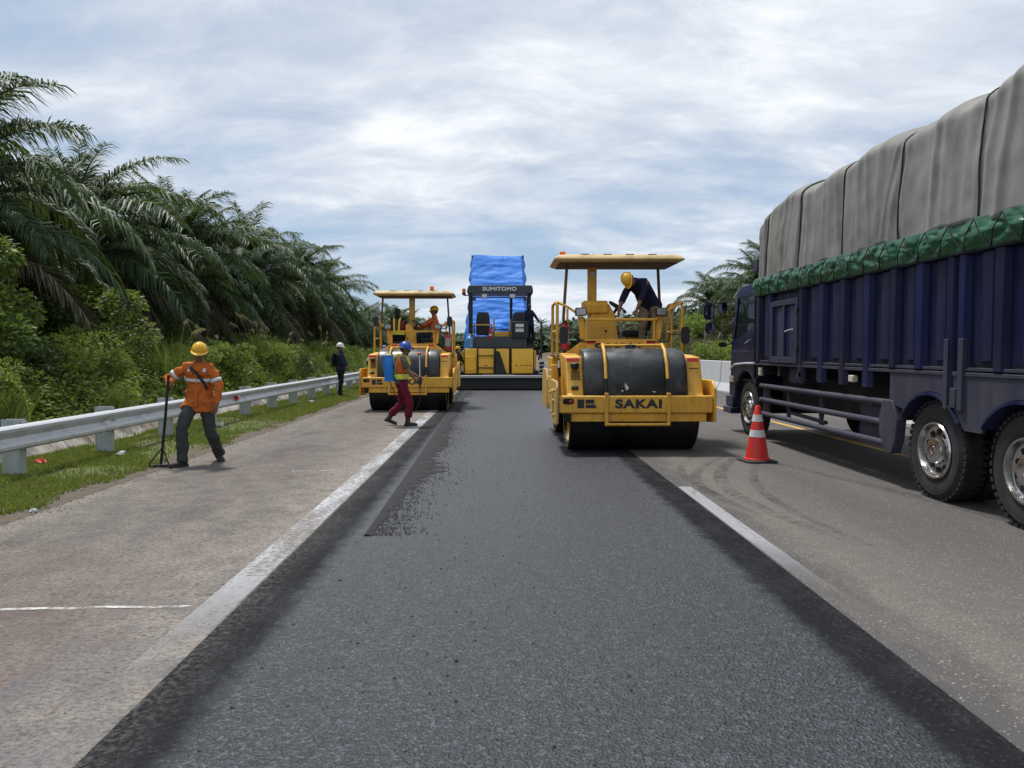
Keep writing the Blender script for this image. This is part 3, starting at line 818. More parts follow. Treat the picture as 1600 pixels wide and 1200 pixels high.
    def torso_ring(t0, t1, grow, steps=5):
        """rings on the torso surface between two spine fractions"""
        pts, rr = [], []
        for i in range(steps + 1):
            t = t0 + (t1 - t0) * i / steps
            t = t * (len(sp2) - 1); k = min(int(t), len(sp2) - 2); f = t - k
            pts.append(sp2[k].lerp(sp2[k + 1], f))
            rr.append((rad[k][0] * (1 - f) + rad[k + 1][0] * f + grow, rad[k][1] * (1 - f) + rad[k + 1][1] * f + grow))
        return pts, rr
    m = MB(); m.loft(sp2, rad, side, 18)
    slv = O.get('sleeve', 'long')
    for s_ in (-1, 1):
        a0, a1, a2 = arm[s_]
        st = a0 - (a1 - a0).normalized() * 0.005 - side * s_ * 0.045
        m.loft([neck + hd * 0.0, neck.lerp(a0, 0.5) + tdir * 0.012, a0 + tdir * 0.002], [0.060, 0.062, 0.064])
        if slv == 'long':
            m.loft([st, a0 + (a1 - a0) * 0.3, a1, a1 + (a2 - a1) * 0.5, a1 + (a2 - a1) * 0.93], [0.066, 0.070, 0.062, 0.056, 0.044])
        elif slv == 'rolled':
            m.loft([st, a0 + (a1 - a0) * 0.3, a1, a1 + (a2 - a1) * 0.25], [0.066, 0.068, 0.060, 0.058])
        else:
            m.loft([st, a0 + (a1 - a0) * 0.3, a0 + (a1 - a0) * 0.72], [0.066, 0.070, 0.070])
    m.loft([neck - tdir * 0.03, neck + hd * 0.02, neck + hd * 0.052], [(0.082, 0.080), (0.074, 0.074), (0.076, 0.078)], side)
    if not O.get('tucked'):                     # the skirt of the garment hangs over the thighs
        for s_ in (-1, 1):
            h0, h1, h2 = leg[s_]; fr = O.get('skirt', 0.16)
            if (h1 - h0).normalized().z < -0.55:
                m.loft([pel + tdir * 0.05 + side * s_ * 0.06, h0, h0 + (h1 - h0) * fr], [0.118, 0.124, 0.122 + loose * 0.4])
    shirt = garment(O.get('topname', 'shirt'), m, O['top'], O.get('fold', 0.03))
    m = MB()
    m.loft([pel + tdir * 0.06, pel - tdir * 0.03, pel - tdir * 0.13], [(0.150, 0.100), (0.160, 0.110), (0.125, 0.095)], side, 16)
    wide = O.get('wide', 0.0)
    for s_ in (-1, 1):
        h0, h1, h2 = leg[s_]
        e = h2 + (h2 - h1).normalized() * (-0.10 if O.get('tucked') else 0.02)
        m.loft([h0 + tdir * 0.04, h0 + (h1 - h0) * 0.4, h1, h1 + (h2 - h1) * 0.4, e], [0.102, 0.094, 0.074 + wide * 0.5, 0.068 + wide, 0.062 + wide])
    garment('trousers', m, O['bottom'], 0.055)
    for s_ in (-1, 1):
        h0, h1, h2 = leg[s_]; td = toe[s_]; up = (h1 - h2).normalized()
        un = V((0, 0, 1)) - td * td.z; un.normalize(); sdv = td.cross(un)
        m = MB()
        m.loft([h2 + up * 0.17, h2 + up * 0.06, h2 - un * 0.045], [0.056, 0.054, (0.050, 0.055)], sdv)
        hl = h2 - un * 0.048 - td * 0.065
        m.loft([hl, hl + td * 0.08, hl + td * 0.17, hl + td * 0.245, hl + td * 0.275], [(0.036, 0.036), (0.044, 0.042), (0.049, 0.036), (0.042, 0.028), (0.022, 0.018)], sdv, 14)
        so = [hl - td * 0.02 - un * 0.030, hl + td * 0.10 - un * 0.030, hl + td * 0.19 - un * 0.030, hl + td * 0.285 - un * 0.026]
        m.loft(so, [(0.036, 0.012), (0.042, 0.012), (0.052, 0.012), (0.028, 0.010)], sdv, 12, 3)
        o = m.build('boot', O.get('boot', M_boot), root)
        baked(o, [('REMESH', dict(mode='VOXEL', voxel_size=0.010)), ('SMOOTH', dict(factor=0.4, iterations=2))])
    # ---------------- headwear
    def cap_dome(mb, rx, ry, rzv, c0, lo=-0.08, n=20, k=7):
        vs, fs = [], []
        for i in range(k + 1):
            t = (math.pi / 2) * (1 - i / k)            # rim -> top
            rr = math.sin(t); zz_ = math.cos(t)
            for j in range(n):
                a = 2 * math.pi * j / n
                vs.append(c0 + HM @ V((rx * rr * math.cos(a), ry * rr * math.sin(a), rzv * zz_)))
        fs += [(i * n + j, i * n + (j + 1) % n, (i + 1) * n + (j + 1) % n, (i + 1) * n + j) for i in range(k) for j in range(n)]
        mb.add(vs, fs)
    if O.get('hat'):
        hc = headc + hd * 0.045 - look * 0.008
        m = MB(); cap_dome(m, 0.108, 0.130, 0.122, hc)
        hat = m.build('hard_hat', O['hat'], root)
        sm = hat.modifiers.new('shell', 'SOLIDIFY'); sm.thickness = 0.006; sm.offset = -1
        m = MB(); vs, fs = [], []; nn = 24
        for j in range(nn):
            a = 2 * math.pi * j / nn
            fr = max(0.0, -math.sin(a)) ** 2              # towards the face
            for rr, dz in ((1.0, 0.0), (1.07 + 0.30 * fr, -0.008 - 0.020 * fr), (1.06 + 0.28 * fr, -0.016 - 0.022 * fr), (0.99, -0.012)):
                vs.append(hc + HM @ V((0.108 * rr * math.cos(a), 0.130 * rr * math.sin(a), dz)))
        for j in range(nn):
            for q in range(4):
                fs.append((j * 4 + q, j * 4 + (q + 1) % 4, ((j + 1) % nn) * 4 + (q + 1) % 4, ((j + 1) % nn) * 4 + q))
        m.add(vs, fs); m.build('brim', O['hat'], hat)
        m = MB()
        for dx in (-0.032, 0.0, 0.032):
            pts = []
            for i in range(11):
                t = -1.25 + 2.5 * i / 10
                pts.append(hc + HM @ V((dx, 0.130 * math.sin(t) * (1 - abs(dx)), 0.122 * math.cos(t) * (1 - 1.6 * abs(dx)) + 0.001)))
            m.tube(pts, 0.007 if dx else 0.009, 6)
        rg = m.build('crown_ridges', O['hat'], hat); rg['kind'] = 'stuff'
    m = MB()
    if O.get('hat') is None:
        m.ell(headc + hd * 0.032 - look * 0.02, (0.088, 0.104, 0.104), HM, 18, 12)
        m.ell(headc - hd * 0.03 - look * 0.05, (0.076, 0.062, 0.07), HM, 14, 10)
    else:
        m.ell(headc + hd * 0.03 - look * 0.03, (0.082, 0.090, 0.075), HM, 16, 10)
        m.ell(headc - hd * 0.012 - look * 0.048, (0.076, 0.060, 0.060), HM, 14, 10)
    m.build('hair', M_hair, root)
    # ---------------- extras
    def shell(name, t0, t1, grow, mat, gap=None):
        pts, rr = torso_ring(t0, t1, grow)
        m = MB(); m.loft(pts, rr, side, 28); m.f = m.f[:-2]
        if gap:                                     # leave out faces that look along a direction (open vest front)
            keep = []
            for f in m.f:
                c = sum((m.v[i] for i in f), V()) / len(f)
                keep.append(f) if not gap(c) else None
            m.f = keep
        o = m.build(name, mat, root)
        q = o.modifiers.new('cloth', 'SOLIDIFY'); q.thickness = 0.006; q.offset = 1
        return o
    for (t0, t1, mat) in O.get('bands', []): shell('reflective_band', t0, t1, 0.010, mat)
    for (fr, mat) in O.get('armbands', []):
        for s_ in (-1, 1):
            a0, a1, a2 = arm[s_]
            d = (a1 - a0); p0 = a0 + d * (fr - 0.09); p1 = a0 + d * (fr + 0.09)
            r_ = 0.072 - 0.006 * fr
            m = MB(); m.loft([p0, p1], [r_ + 0.006, r_ + 0.003], None, 20); m.f = m.f[:-2]
            o = m.build('arm_band', mat, root); q = o.modifiers.new('c', 'SOLIDIFY'); q.thickness = 0.004; q.offset = 1
    if 'vest' in O:
        vm, tm = O['vest']
        shell('vest', 0.30, 0.86, 0.018, vm)
        shell('vest_band', 0.22, 0.31, 0.022, tm)
        for s_ in (-1, 1):
            for fb in (-1, 1):
                pts = []
                for t in (0.30, 0.42, 0.55, 0.68, 0.78):
                    ps, rr = torso_ring(t, t + 0.001, 0.026, 1)
                    pts.append(ps[0] + side * s_ * (0.055 + 0.035 * t) + fwd * fb * rr[0][1] * 0.93)
                ps, rr = torso_ring(0.86, 0.87, 0.03, 1)
                pts.append(ps[0] + side * s_ * 0.10 + fwd * fb * 0.055 + tdir * 0.035)
                mm = MB()
                for i in range(len(pts) - 1):
                    d = (pts[i + 1] - pts[i]); w = side * 0.024
                    nrm = d.cross(side).normalized() * 0.006
                    mm.add([pts[i] - w - nrm, pts[i] + w - nrm, pts[i + 1] + w - nrm, pts[i + 1] - w - nrm, pts[i] - w + nrm, pts[i] + w + nrm, pts[i + 1] + w + nrm, pts[i + 1] - w + nrm],
                           [(0, 3, 2, 1), (4, 5, 6, 7), (0, 1, 5, 4), (1, 2, 6, 5), (2, 3, 7, 6), (3, 0, 4, 7)])
                mm.build('vest_stripe', tm, root)
    root['_'] = 0; del root['_']
    J = dict(pel=pel, neck=neck, mid=mid, arm=arm, leg=leg, head=headc, side=side, fwd=fwd, tdir=tdir, ring=torso_ring, shell=shell)
    return root, J

# ---- the man with the rake on the shoulder (right hand on the handle)
pb = V((-4.26, 10.95, 0))
def loc_(w): return V(w) - pb
wA, J = person('worker in orange jacket and yellow hard hat leaning on a long-handled tool', pb, 0,
    dict(pelvis=(0.02, -0.02, 0.885), torso=(0.04, -0.10, 1), head=(0.14, -0.20, 1), look=(0.25, -1, -0.55), hunch=0.03,
         handR=tuple(loc_((-4.51, 10.62, 1.13))), elbowR=(-1, 0.35, -0.35), fdirR=(0.15, -0.9, 0.25), palmR=(1, 0.1, 0), curlR=0.95,
         handL=tuple(loc_((-3.95, 10.80, 0.835))), elbowL=(1, 0.5, 0.0), curlL=0.5,
         footR=(-0.115, -0.30, 0.09), kneeR=(-0.2, -1, 0), toeR=(-0.55, -0.85, 0), footL=(0.17, 0.30, 0.10), kneeL=(0.15, -1, 0), toeL=(0.55, -0.85, -0.12)),
    dict(top=M_orange, topname='jacket', bottom=M_greytrous, hat=M_hatY, loose=0.016, hem=0.13, skirt=0.27, fold=0.085, wide=0.012, boot=M_boot,
         bands=[(0.455, 0.515, M_silver)], armbands=[(0.62, M_silver)]), fine=True)
# shoulder bag strap across the chest
m = MB(); side, fwd, tdir = J['side'], J['fwd'], J['tdir']
pts = []
for i in range(15):
    t = i / 14
    ps, rr = J['ring'](0.84 - 0.50 * t, 0.841 - 0.50 * t, 0.024, 1)
    x = -0.085 + 0.235 * t
    y = rr[0][1] * math.sqrt(max(0.02, 1 - (x / rr[0][0]) ** 2))
    pts.append(ps[0] + side * x + fwd * (y + 0.002))
pts = [pts[0] + tdir * 0.05 - fwd * 0.07 - side * 0.012] + pts
for i in range(len(pts) - 1):
    d = (pts[i + 1] - pts[i]).normalized(); w = d.cross(fwd).normalized() * 0.020; nn = fwd * 0.004
    m.add([pts[i] - w - nn, pts[i] + w - nn, pts[i + 1] + w - nn, pts[i + 1] - w - nn, pts[i] - w + nn, pts[i] + w + nn, pts[i + 1] + w + nn, pts[i + 1] - w + nn],
          [(0, 3, 2, 1), (4, 5, 6, 7), (0, 1, 5, 4), (1, 2, 6, 5), (2, 3, 7, 6), (3, 0, 4, 7)])
m.build('shoulder_strap', M_strap, wA)
def chest_patch(name, x0, x1, t0, t1, mat, grow=0.022, k=8):
    mm = MB(); a = []
    for i in range(k + 1):
        t = t0 + (t1 - t0) * i / k
        ps, rr = J['ring'](t, t + 0.001, grow, 1)
        for x in (x0, x1):
            y = rr[0][1] * math.sqrt(max(0.02, 1 - (x / rr[0][0]) ** 2)); a.append(ps[0] + side * x + fwd * y)
    n_ = len(a); b_ = [p - fwd * 0.02 for p in a]
    fs = [(2 * i, 2 * i + 1, 2 * i + 3, 2 * i + 2) for i in range(k)] + [(n_ + 2 * i + 2, n_ + 2 * i + 3, n_ + 2 * i + 1, n_ + 2 * i) for i in range(k)]
    fs += [(2 * i, 2 * i + 2, n_ + 2 * i + 2, n_ + 2 * i) for i in range(k)] + [(2 * i + 1, n_ + 2 * i + 1, n_ + 2 * i + 3, 2 * i + 3) for i in range(k)]
    fs += [(0, n_, n_ + 1, 1), (2 * k, 2 * k + 1, n_ + 2 * k + 1, n_ + 2 * k)]
    mm.add(a + b_, fs); return mm.build(name, mat, wA)
chest_patch('placket', -0.012, 0.024, 0.10, 0.80, M_orange, 0.016)
chest_patch('pocket_flap', -0.135, -0.045, 0.575, 0.615, M_orange, 0.018)
chest_patch('pocket_flap', 0.055, 0.140, 0.575, 0.615, M_orange, 0.018)
chest_patch('shoulder_stripe', -0.125, -0.090, 0.66, 0.79, M_silver, 0.016)
chest_patch('shoulder_stripe', 0.090, 0.125, 0.66, 0.79, M_silver, 0.016)
# the tool: pole, two struts and a flat scraping bar
M_iron = pm('black_iron', (0.020, 0.019, 0.018), 0.65, 0.3, var=0.35, vs_=12, dirt=(0.06, 0.045, 0.03), dirt_amt=0.4, ds=14)
tl = thing('asphalt_rake', 'long black handled asphalt rake with a braced flat foot, held by the worker in orange', 'rake', (-4.63, 10.55, 0))
o_ = (-4.63, 10.55, 0)
top = V((-4.492, 10.525, 1.27)); bot = V((-4.63, 10.55, 0.05))
MB(o_).tube([bot, bot.lerp(top, 0.5) + V((0.006, 0, 0)), top], 0.0185, 10).build('handle', M_iron, tl)
MB(o_).obox((-4.645, 10.545, 0.022), (0.32, 0.035, 0.04), (0, 0, R(14))).build('scraper_bar', M_iron, tl, 0.004)
for dx in (-0.14, 0.115):
    MB(o_).tube([bot.lerp(top, 0.19), (-4.645 + dx, 10.545 + dx * 0.25, 0.035)], 0.009, 8).build('strut', M_iron, tl)

# ---- the sprayer man walking to the right
M_tankblue = pm('blue_plastic_tank', (0.012, 0.19, 0.62), 0.4, var=0.08, vs_=4)
M_tankyel = pm('yellow_plastic_lid', (0.75, 0.62, 0.05), 0.45, var=0.05)
M_ballred = pm('orange_plastic', (0.72, 0.10, 0.02), 0.4, var=0.05)
pb2 = V((-2.08, 16.45, 0))
wB, J = person('worker in blue hard hat and maroon trousers walking with a sprayer on his back', pb2, R(90),
    dict(pelvis=(0, 0, 0.95), torso=(0, -0.10, 1), head=(0, -0.18, 1), look=(0, -1, -0.28), hunch=0.02,
         handR=(-0.20, -0.33, 0.97), elbowR=(-0.5, 0.9, -0.3), fdirR=(0.1, -0.9, 0.3), palmR=(1, 0, 0), curlR=0.9,
         handL=(0.16, -0.35, 1.02), elbowL=(0.4, 1, -0.3), curlL=0.7,
         footR=(-0.10, -0.13, 0.09), toeR=(-0.08, -1, 0), footL=(0.09, 0.30, 0.155), kneeL=(0, -1, 0), toeL=(0.05, -1, -0.38)),
    dict(top=M_greyshirt, bottom=M_maroon, hat=M_hatB, sleeve='short', wide=0.02, tucked=True, vest=(M_vestorange, M_lime), hem=0.06), fine=True)
sp_ = thing('knapsack_sprayer', 'bright blue knapsack sprayer tank with a white spray lance', 'sprayer', pb2, R(90))
m = MB(); m.loft([(0, 0.245, 0.99), (0, 0.25, 1.03), (0, 0.265, 1.30), (0, 0.272, 1.475), (0, 0.275, 1.50)], [(0.150, 0.095), (0.165, 0.110), (0.170, 0.112), (0.170, 0.112), (0.155, 0.10)], (1, 0, 0), 24, 4.5)
tk_ = m.build('tank', M_tankblue, sp_)
m = MB(); m.loft([(0, 0.245, 0.95), (0, 0.246, 1.0)], [(0.168, 0.113), (0.168, 0.113)], (1, 0, 0), 24, 5); m.build('base_ring', M_tankblue, sp_)
m = MB(); m.loft([(0, 0.272, 1.47), (0, 0.272, 1.492)], [(0.176, 0.118), (0.176, 0.118)], (1, 0, 0), 24, 5); m.build('rim', M_tankblue, tk_)
MB().lathe([(0.06, 0), (0.062, 0.02), (0.05, 0.03)], (0, 0.275, 1.497), 'z', 20).build('lid', M_tankyel, sp_)
for s_ in (-1, 1):
    MB().tube([(s_ * 0.09, 0.17, 1.45), (s_ * 0.11, 0.06, 1.53), (s_ * 0.115, -0.10, 1.48), (s_ * 0.12, -0.17, 1.33), (s_ * 0.14, -0.08, 1.15), (s_ * 0.12, 0.14, 1.06)], 0.018, 8).build('shoulder_strap', M_tankyel, sp_)
hp = V((-0.205, -0.41, 1.0))
MB().tube([hp + V((0, 0.0, -0.10)), hp + V((0, 0.01, 0.52))], 0.011, 10).build('lance', M_whiteplastic, sp_)
MB().tube([hp + V((0, 0, -0.17)), hp + V((0, 0, 0.05))], 0.018, 10).build('trigger_handle', M_iron, sp_)
MB().ell(hp + V((0, 0.01, 0.54)), (0.040, 0.040, 0.034), None, 16, 10).build('spray_nozzle', M_ballred, sp_)
MB().tube([hp + V((0, 0, -0.16)), hp + V((0.0, 0.0, -0.45)), hp + V((0.01, 0.10, -0.66)), hp + V((0.04, 0.28, -0.72)), hp + V((0.08, 0.46, -0.52)), (-0.13, 0.25, 0.985)], 0.009, 8).build('hose', M_iron, sp_)

# ---- the man in dark clothes beside the rail
pb3 = V((-5.42, 26.4, 0.04))
wC, J = person('man in navy jacket and white hard hat standing on the grass beside the rail', pb3, R(82),
    dict(pelvis=(0, 0, 0.99), torso=(0, 0.03, 1), head=(0, -0.06, 1), handR=(-0.10, -0.22, 1.02), elbowR=(-0.6, 0.9, -0.2), handL=(0.05, -0.24, 1.02), elbowL=(0.6, 0.9, 0),
         footR=(-0.1, -0.02, 0.09), footL=(0.1, 0.08, 0.09), toeR=(0, -1, 0), toeL=(0.25, -1, 0)),
    dict(top=M_navy, topname='jacket', bottom=M_black, hat=M_hatW, boot=M_boot2, loose=0.01))
m = MB(); m.loft([(0, 0.19, 1.02), (0, 0.21, 1.1), (0, 0.21, 1.38), (0, 0.18, 1.47)], [(0.13, 0.06), (0.15, 0.09), (0.14, 0.085), (0.10, 0.05)], (1, 0, 0), 18, 3)
bp_ = m.build('backpack', M_black); bp_.location = pb3; bp_.rotation_euler = (0, 0, R(82))
tag(bp_, 'black backpack worn by the man in the white hard hat', 'backpack')
# ================================================================== the two road rollers
def yellow_paint(name, col, amt):
    s = NT(name); co = s.coord('Object')
    n = s.noise(co, 2.5, 5, 0.6); f = s.noise(s.map(co, (9, 9, 2.2)), 1.0, 8, 0.7, 0.3); g_ = s.noise(co, 28, 6, 0.75)
    c = s.mix(n, mul(col, 0.88), mul(col, 1.08))
    c = s.mix(s.math('MULTIPLY', s.ramp(f, [(0.44, 0.0), (0.70, 1.0)]), amt), c, (0.22, 0.115, 0.035))
    c = s.mix(s.ramp(g_, [(0.60, 0.0), (0.70, 0.75 * amt + 0.1)]), c, (0.05, 0.035, 0.025))
    sp = s.n('ShaderNodeSeparateXYZ'); s.l(co, sp.inputs[0])
    lowz = s.n('ShaderNodeMapRange', **{'From Min': 1.45, 'From Max': 0.45}); s.l(sp.outputs[2], lowz.inputs['Value'])
    spl = s.ramp(s.noise(co, 46, 4, 0.65), [(0.60, 0.0), (0.66, 1.0)])                 # flecks of bitumen, thicker low down
    c = s.mix(s.math('MULTIPLY', s.math('MULTIPLY', spl, lowz.outputs[0]), 0.85), c, (0.02, 0.018, 0.016))
    sc_ = s.ramp(s.noise(s.map(co, (3, 3, 26)), 1.6, 6, 0.7, 0.8), [(0.66, 0.0), (0.70, 0.6)])    # scuffs
    c = s.mix(sc_, c, (0.62, 0.50, 0.26))
    s.base(c); s.rough(s.ramp(f, [(0.3, 0.38), (0.7, 0.62)]))
    return s.m
M_yel = yellow_paint('machine_yellow', (0.78, 0.415, 0.045), 0.45)
M_yel2 = yellow_paint('pale_scuffed_yellow', (0.62, 0.40, 0.12), 0.6)
M_roofb = pm('beige_roof', (0.60, 0.45, 0.20), 0.6, var=0.1, vs_=3, dirt=(0.30, 0.20, 0.10), dirt_amt=0.5, ds=3)
M_under = pm('dark_brown_underside', (0.075, 0.045, 0.026), 0.85, var=0.3, vs_=5)  # dark brown for the sheet under the roof
M_rust = pm('rusty_tube', (0.155, 0.075, 0.035), 0.75, 0.1, var=0.4, vs_=14, dirt=(0.40, 0.20, 0.03), dirt_amt=0.3, ds=9)
M_drum = pm('tarred_drum_steel', (0.010, 0.010, 0.011), 0.42, 0.2, var=0.4, vs_=6, dirt=(0.03, 0.028, 0.026), dirt_amt=0.4, ds=4)
M_blk = pm('black_plastic', (0.022, 0.026, 0.030), 0.38, var=0.25, vs_=3, dirt=(0.105, 0.105, 0.10), dirt_amt=0.55, ds=3.0)
M_blackp = pm('black_paint', (0.014, 0.014, 0.015), 0.5, var=0.25, vs_=6)
M_dark = pm('dark_gap', (0.008, 0.008, 0.008), 0.9, var=0.2)  # near-black for the shade inside holes and slots; also on a bracket
M_redr = pm('red_reflective_tape', (0.60, 0.015, 0.025), 0.35, var=0.1, vs_=30)
M_beacon = pm('amber_lens', (0.85, 0.16, 0.01), 0.2, var=0.05)
M_amber = pm('amber_yellow', (0.80, 0.36, 0.01), 0.35, var=0.05)
M_lens = pm('lamp_lens', (0.30, 0.30, 0.30), 0.12, 0.6, var=0.25, vs_=30)
M_extred = pm('extinguisher_red', (0.40, 0.02, 0.03), 0.35, var=0.1)
M_extlab = pm('extinguisher_label', (0.32, 0.33, 0.34), 0.5, var=0.3, vs_=40)
M_seat = pm('seat_vinyl', (0.014, 0.014, 0.016), 0.55, var=0.2, vs_=8)
M_mirror = pm('mirror_glass', (0.55, 0.58, 0.62), 0.05, 1.0, var=0.02)
M_sticker = pm('white_sticker', (0.62, 0.62, 0.60), 0.6, var=0.2, vs_=25)
M_letter = pm('black_lettering', (0.020, 0.024, 0.028), 0.5, var=0.15, vs_=20)

def arc(c, r, a0, a1, k, plane):
    out_ = []
    for i in range(k + 1):
        a = R(a0 + (a1 - a0) * i / k)
        p = [0, 0, 0]; p[plane[0]] = r * math.cos(a); p[plane[1]] = r * math.sin(a)
        out_.append(V(c) + V(p))
    return out_

def roller(label, loc, rz, mir=(1.86, 0.45), ext=-1, beacon=(-0.92, 2.05), scuff=True, second_text=True, console=True):
    t = thing('road_roller', label, 'road roller', loc, rz, 'road rollers')
    RD, W2 = 0.62, 1.015
    for yc in (0.0, 2.75):                       # ---- two smooth drums
        m = MB(); m.lathe([(RD - 0.03, -W2 + 0.0), (RD, -W2 + 0.012), (RD, W2 - 0.012), (RD - 0.03, W2), (RD - 0.05, W2 - 0.03), (RD - 0.05, -W2 + 0.03)], (0, yc, RD), 'x', 64, close=True)
        d = m.build('drum', M_drum, t)
        for s_ in (-1, 1):
            m = MB(); m.lathe([(RD - 0.051, s_ * (W2 + 0.004)), (RD - 0.028, s_ * (W2 + 0.006)), (RD - 0.07, s_ * (W2 - 0.10)), (0.16, s_ * (W2 - 0.20)), (0.14, s_ * (W2 - 0.06)), (0.001, s_ * (W2 - 0.06))], (0, yc, RD), 'x', 48, cap0=False)
            m.build('drum_rim', M_yel, d)
        m = MB(); m.obox((0, yc + (0.67 if yc == 0 else -0.67), RD - 0.02), (1.9, 0.06, 0.05)); m.build('scraper', M_blackp, t)
    # ---- front frame
    m = MB(); m.box(-1.20, 1.19, -0.74, -0.60, 0.635, 0.905); m.build('front_beam', M_yel, t, 0.02)
    m = MB(); m.box(-1.08, 1.10, -0.70, -0.58, 0.50, 0.633); m.build('lower_beam', M_yel, t, 0.012)
    m = MB(); m.prism([(-0.76, 0.50), (-0.76, 1.02), (-0.60, 1.14), (0.62, 1.14), (0.80, 0.98), (0.80, 0.62), (0.35, 0.46), (-0.3, 0.46)], 'x', 1.195, 1.235); m.build('side_plate', M_yel, t, 0.015)
    sp = MB(); sp.prism([(-0.76, 0.47), (-0.76, 1.03), (-0.66, 1.13), (0.45, 1.13), (0.60, 1.02), (0.60, 0.58), (0.30, 0.44), (-0.5, 0.42)], 'x', -1.245, -1.205)
    spo = sp.build('side_plate', M_yel2 if scuff else M_yel, t, 0.015)
    for (yy_, zz_) in ((-0.55, 0.98), (-0.40, 0.58), (-0.05, 0.95), (0.10, 0.60), (0.42, 0.90), (-0.28, 0.80)):
        MB().lathe([(0.001, -0.035), (0.026, -0.032), (0.03, 0.0)], (-1.245, yy_, zz_), 'x', 10).build('bolt', M_yel2, spo)
    MB().obox((-1.255, -0.1, 0.78), (0.03, 0.16, 0.38)).build('bracket', M_yel2, spo, 0.008)
    # yellow decks left and right of the tank
    m = MB(); m.prism([(-0.60, 0.905), (-0.56, 0.93), (-0.34, 1.50), (0.82, 1.56), (0.82, 0.80), (-0.60, 0.80)], 'x', -1.06, -0.80); hl = m.build('hood', M_yel, t, 0.02)
    m = MB(); m.prism([(-0.60, 0.905), (-0.56, 0.93), (-0.34, 1.50), (0.82, 1.56), (0.82, 0.80), (-0.60, 0.80)], 'x', 0.84, 1.08); hr = m.build('hood', M_yel, t, 0.02)
    m = MB(); m.box(-0.80, 0.84, 0.20, 0.82, 0.70, 1.52); m.build('hood', M_yel, t, 0.02)
    sl = math.atan2(0.22, 0.57)
    def on_slope(x, z, w, h, name, mat, par, d=0.006):
        y = -0.56 + (z - 0.93) * 0.22 / 0.57
        MB().obox((x, y - 0.004, z), (w, d, h), (-sl, 0, 0)).build(name, mat, par)
    on_slope(-0.955, 1.455, 0.20, 0.055, 'reflector', M_redr, hl); on_slope(0.955, 1.455, 0.17, 0.055, 'reflector', M_redr, hr)
    on_slope(0.96, 1.32, 0.15, 0.012, 'slot_shade', M_dark, hr)  # solid dark strip whose colour stands for shade in the opening
    for r_ in range(6):
        for c_ in range(5):
            x = -0.985 + c_ * 0.032 + (0.016 if r_ % 2 else 0); z = 1.15 + r_ * 0.026
            if c_ == 4 and r_ % 2: continue
            y = -0.56 + (z - 0.93) * 0.22 / 0.57
            MB().lathe([(0.0115, 0.0), (0.0115, 0.016)], (x, y - 0.013, z), 'y', 8).build('vent_hole_shade', M_dark, hl)  # raised black disc, its colour stands for shade in the vent
    m = MB(); m.lathe([(0.055, 0), (0.062, 0.01), (0.062, 0.055), (0.072, 0.06), (0.072, 0.085), (0.05, 0.10)], (-0.93, -0.455, 1.31), 'z', 20); m.build('air_breather', M_blackp, t)
    m = MB(); m.tube([(-0.99, -0.545, 1.02), (-0.88, -0.55, 1.02)], 0.032, 12); m.build('hose_fitting', M_blackp, t)
    m = MB(); m.tube([(-1.13, 0.0, 1.18), (-1.15, -0.1, 1.32), (-1.13, 0.12, 1.42), (-1.12, 0.4, 1.30)], 0.022, 8); m.build('hydraulic_hose', M_blackp, t)
    # panel marks on the front beam
    m = MB(); m.loft([(-1.055, -0.742, 0.82), (-1.055, -0.748, 0.82)], [(0.085, 0.045), (0.085, 0.045)], (1, 0, 0), 24, 3.4); m.build('lamp_recess_shade', M_dark, t)  # raised near-black patch, coloured as the shade of a hollow
    MB().ell((-1.015, -0.742, 0.82), (0.036, 0.012, 0.036)).build('tail_lamp', M_extred, t)
    for (x0, x1, z0, z1) in ((-0.915, -0.810, 0.715, 0.850), (-0.790, -0.655, 0.785, 0.848), (-0.790, -0.630, 0.715, 0.770)):
        m = MB(); m.box(x0, x1, -0.744, -0.738, z0, z1); m.build('emblem_block', M_letter, t)
    tm = text_mesh('maker_lettering', 'SAKAI', 0.72, 0.145, 0.006, M_letter, 0.045, t); tm.location = (0.03, -0.742, 0.782)
    MB().box(-0.25, 0.01, -0.706, -0.698, 0.545, 0.61).build('reflector', M_amber, t)
    MB().obox((-1.06, -0.69, 0.56), (0.10, 0.10, 0.13)).build('lamp_bracket', M_dark, t, 0.01)
    # ---- black water tank in three bulging sections
    pr = [(-0.575, 0.885), (-0.60, 1.02), (-0.60, 1.20), (-0.535, 1.40), (-0.40, 1.55), (-0.18, 1.625), (0.10, 1.645), (0.20, 1.62), (0.20, 0.885)]
    cy_, cz_ = -0.1, 1.25
    def shrink(k): return [(cy_ + (a - cy_) * k, 0.885 if b < 0.9 else cz_ + (b - cz_) * k) for a, b in pr]
    stations = [(-0.80, 0.92), (-0.775, 0.975), (-0.70, 0.998), (-0.49, 1.0), (-0.455, 0.975), (-0.42, 1.0), (0.44, 1.0), (0.475, 0.975), (0.51, 1.0), (0.73, 0.998), (0.80, 0.975), (0.825, 0.92)]
    m = MB(); vs, fs = [], []; k = len(pr)
    for x, q in stations: vs += [(x, a, b) for a, b in shrink(q)]
    for i in range(len(stations) - 1):
        fs += [(i * k + j, i * k + (j + 1) % k, (i + 1) * k + (j + 1) % k, (i + 1) * k + j) for j in range(k)]
    fs += [tuple(range(k - 1, -1, -1)), tuple((len(stations) - 1) * k + j for j in range(k))]
    m.add(vs, fs); tk = m.build('water_tank', M_blk, t, 0.02, seg=3)
    MB().lathe([(0.09, 0), (0.095, 0.02), (0.085, 0.05), (0.03, 0.06)], (0.02, -0.03, 1.645), 'z', 20).build('tank_cap', M_blackp, tk)
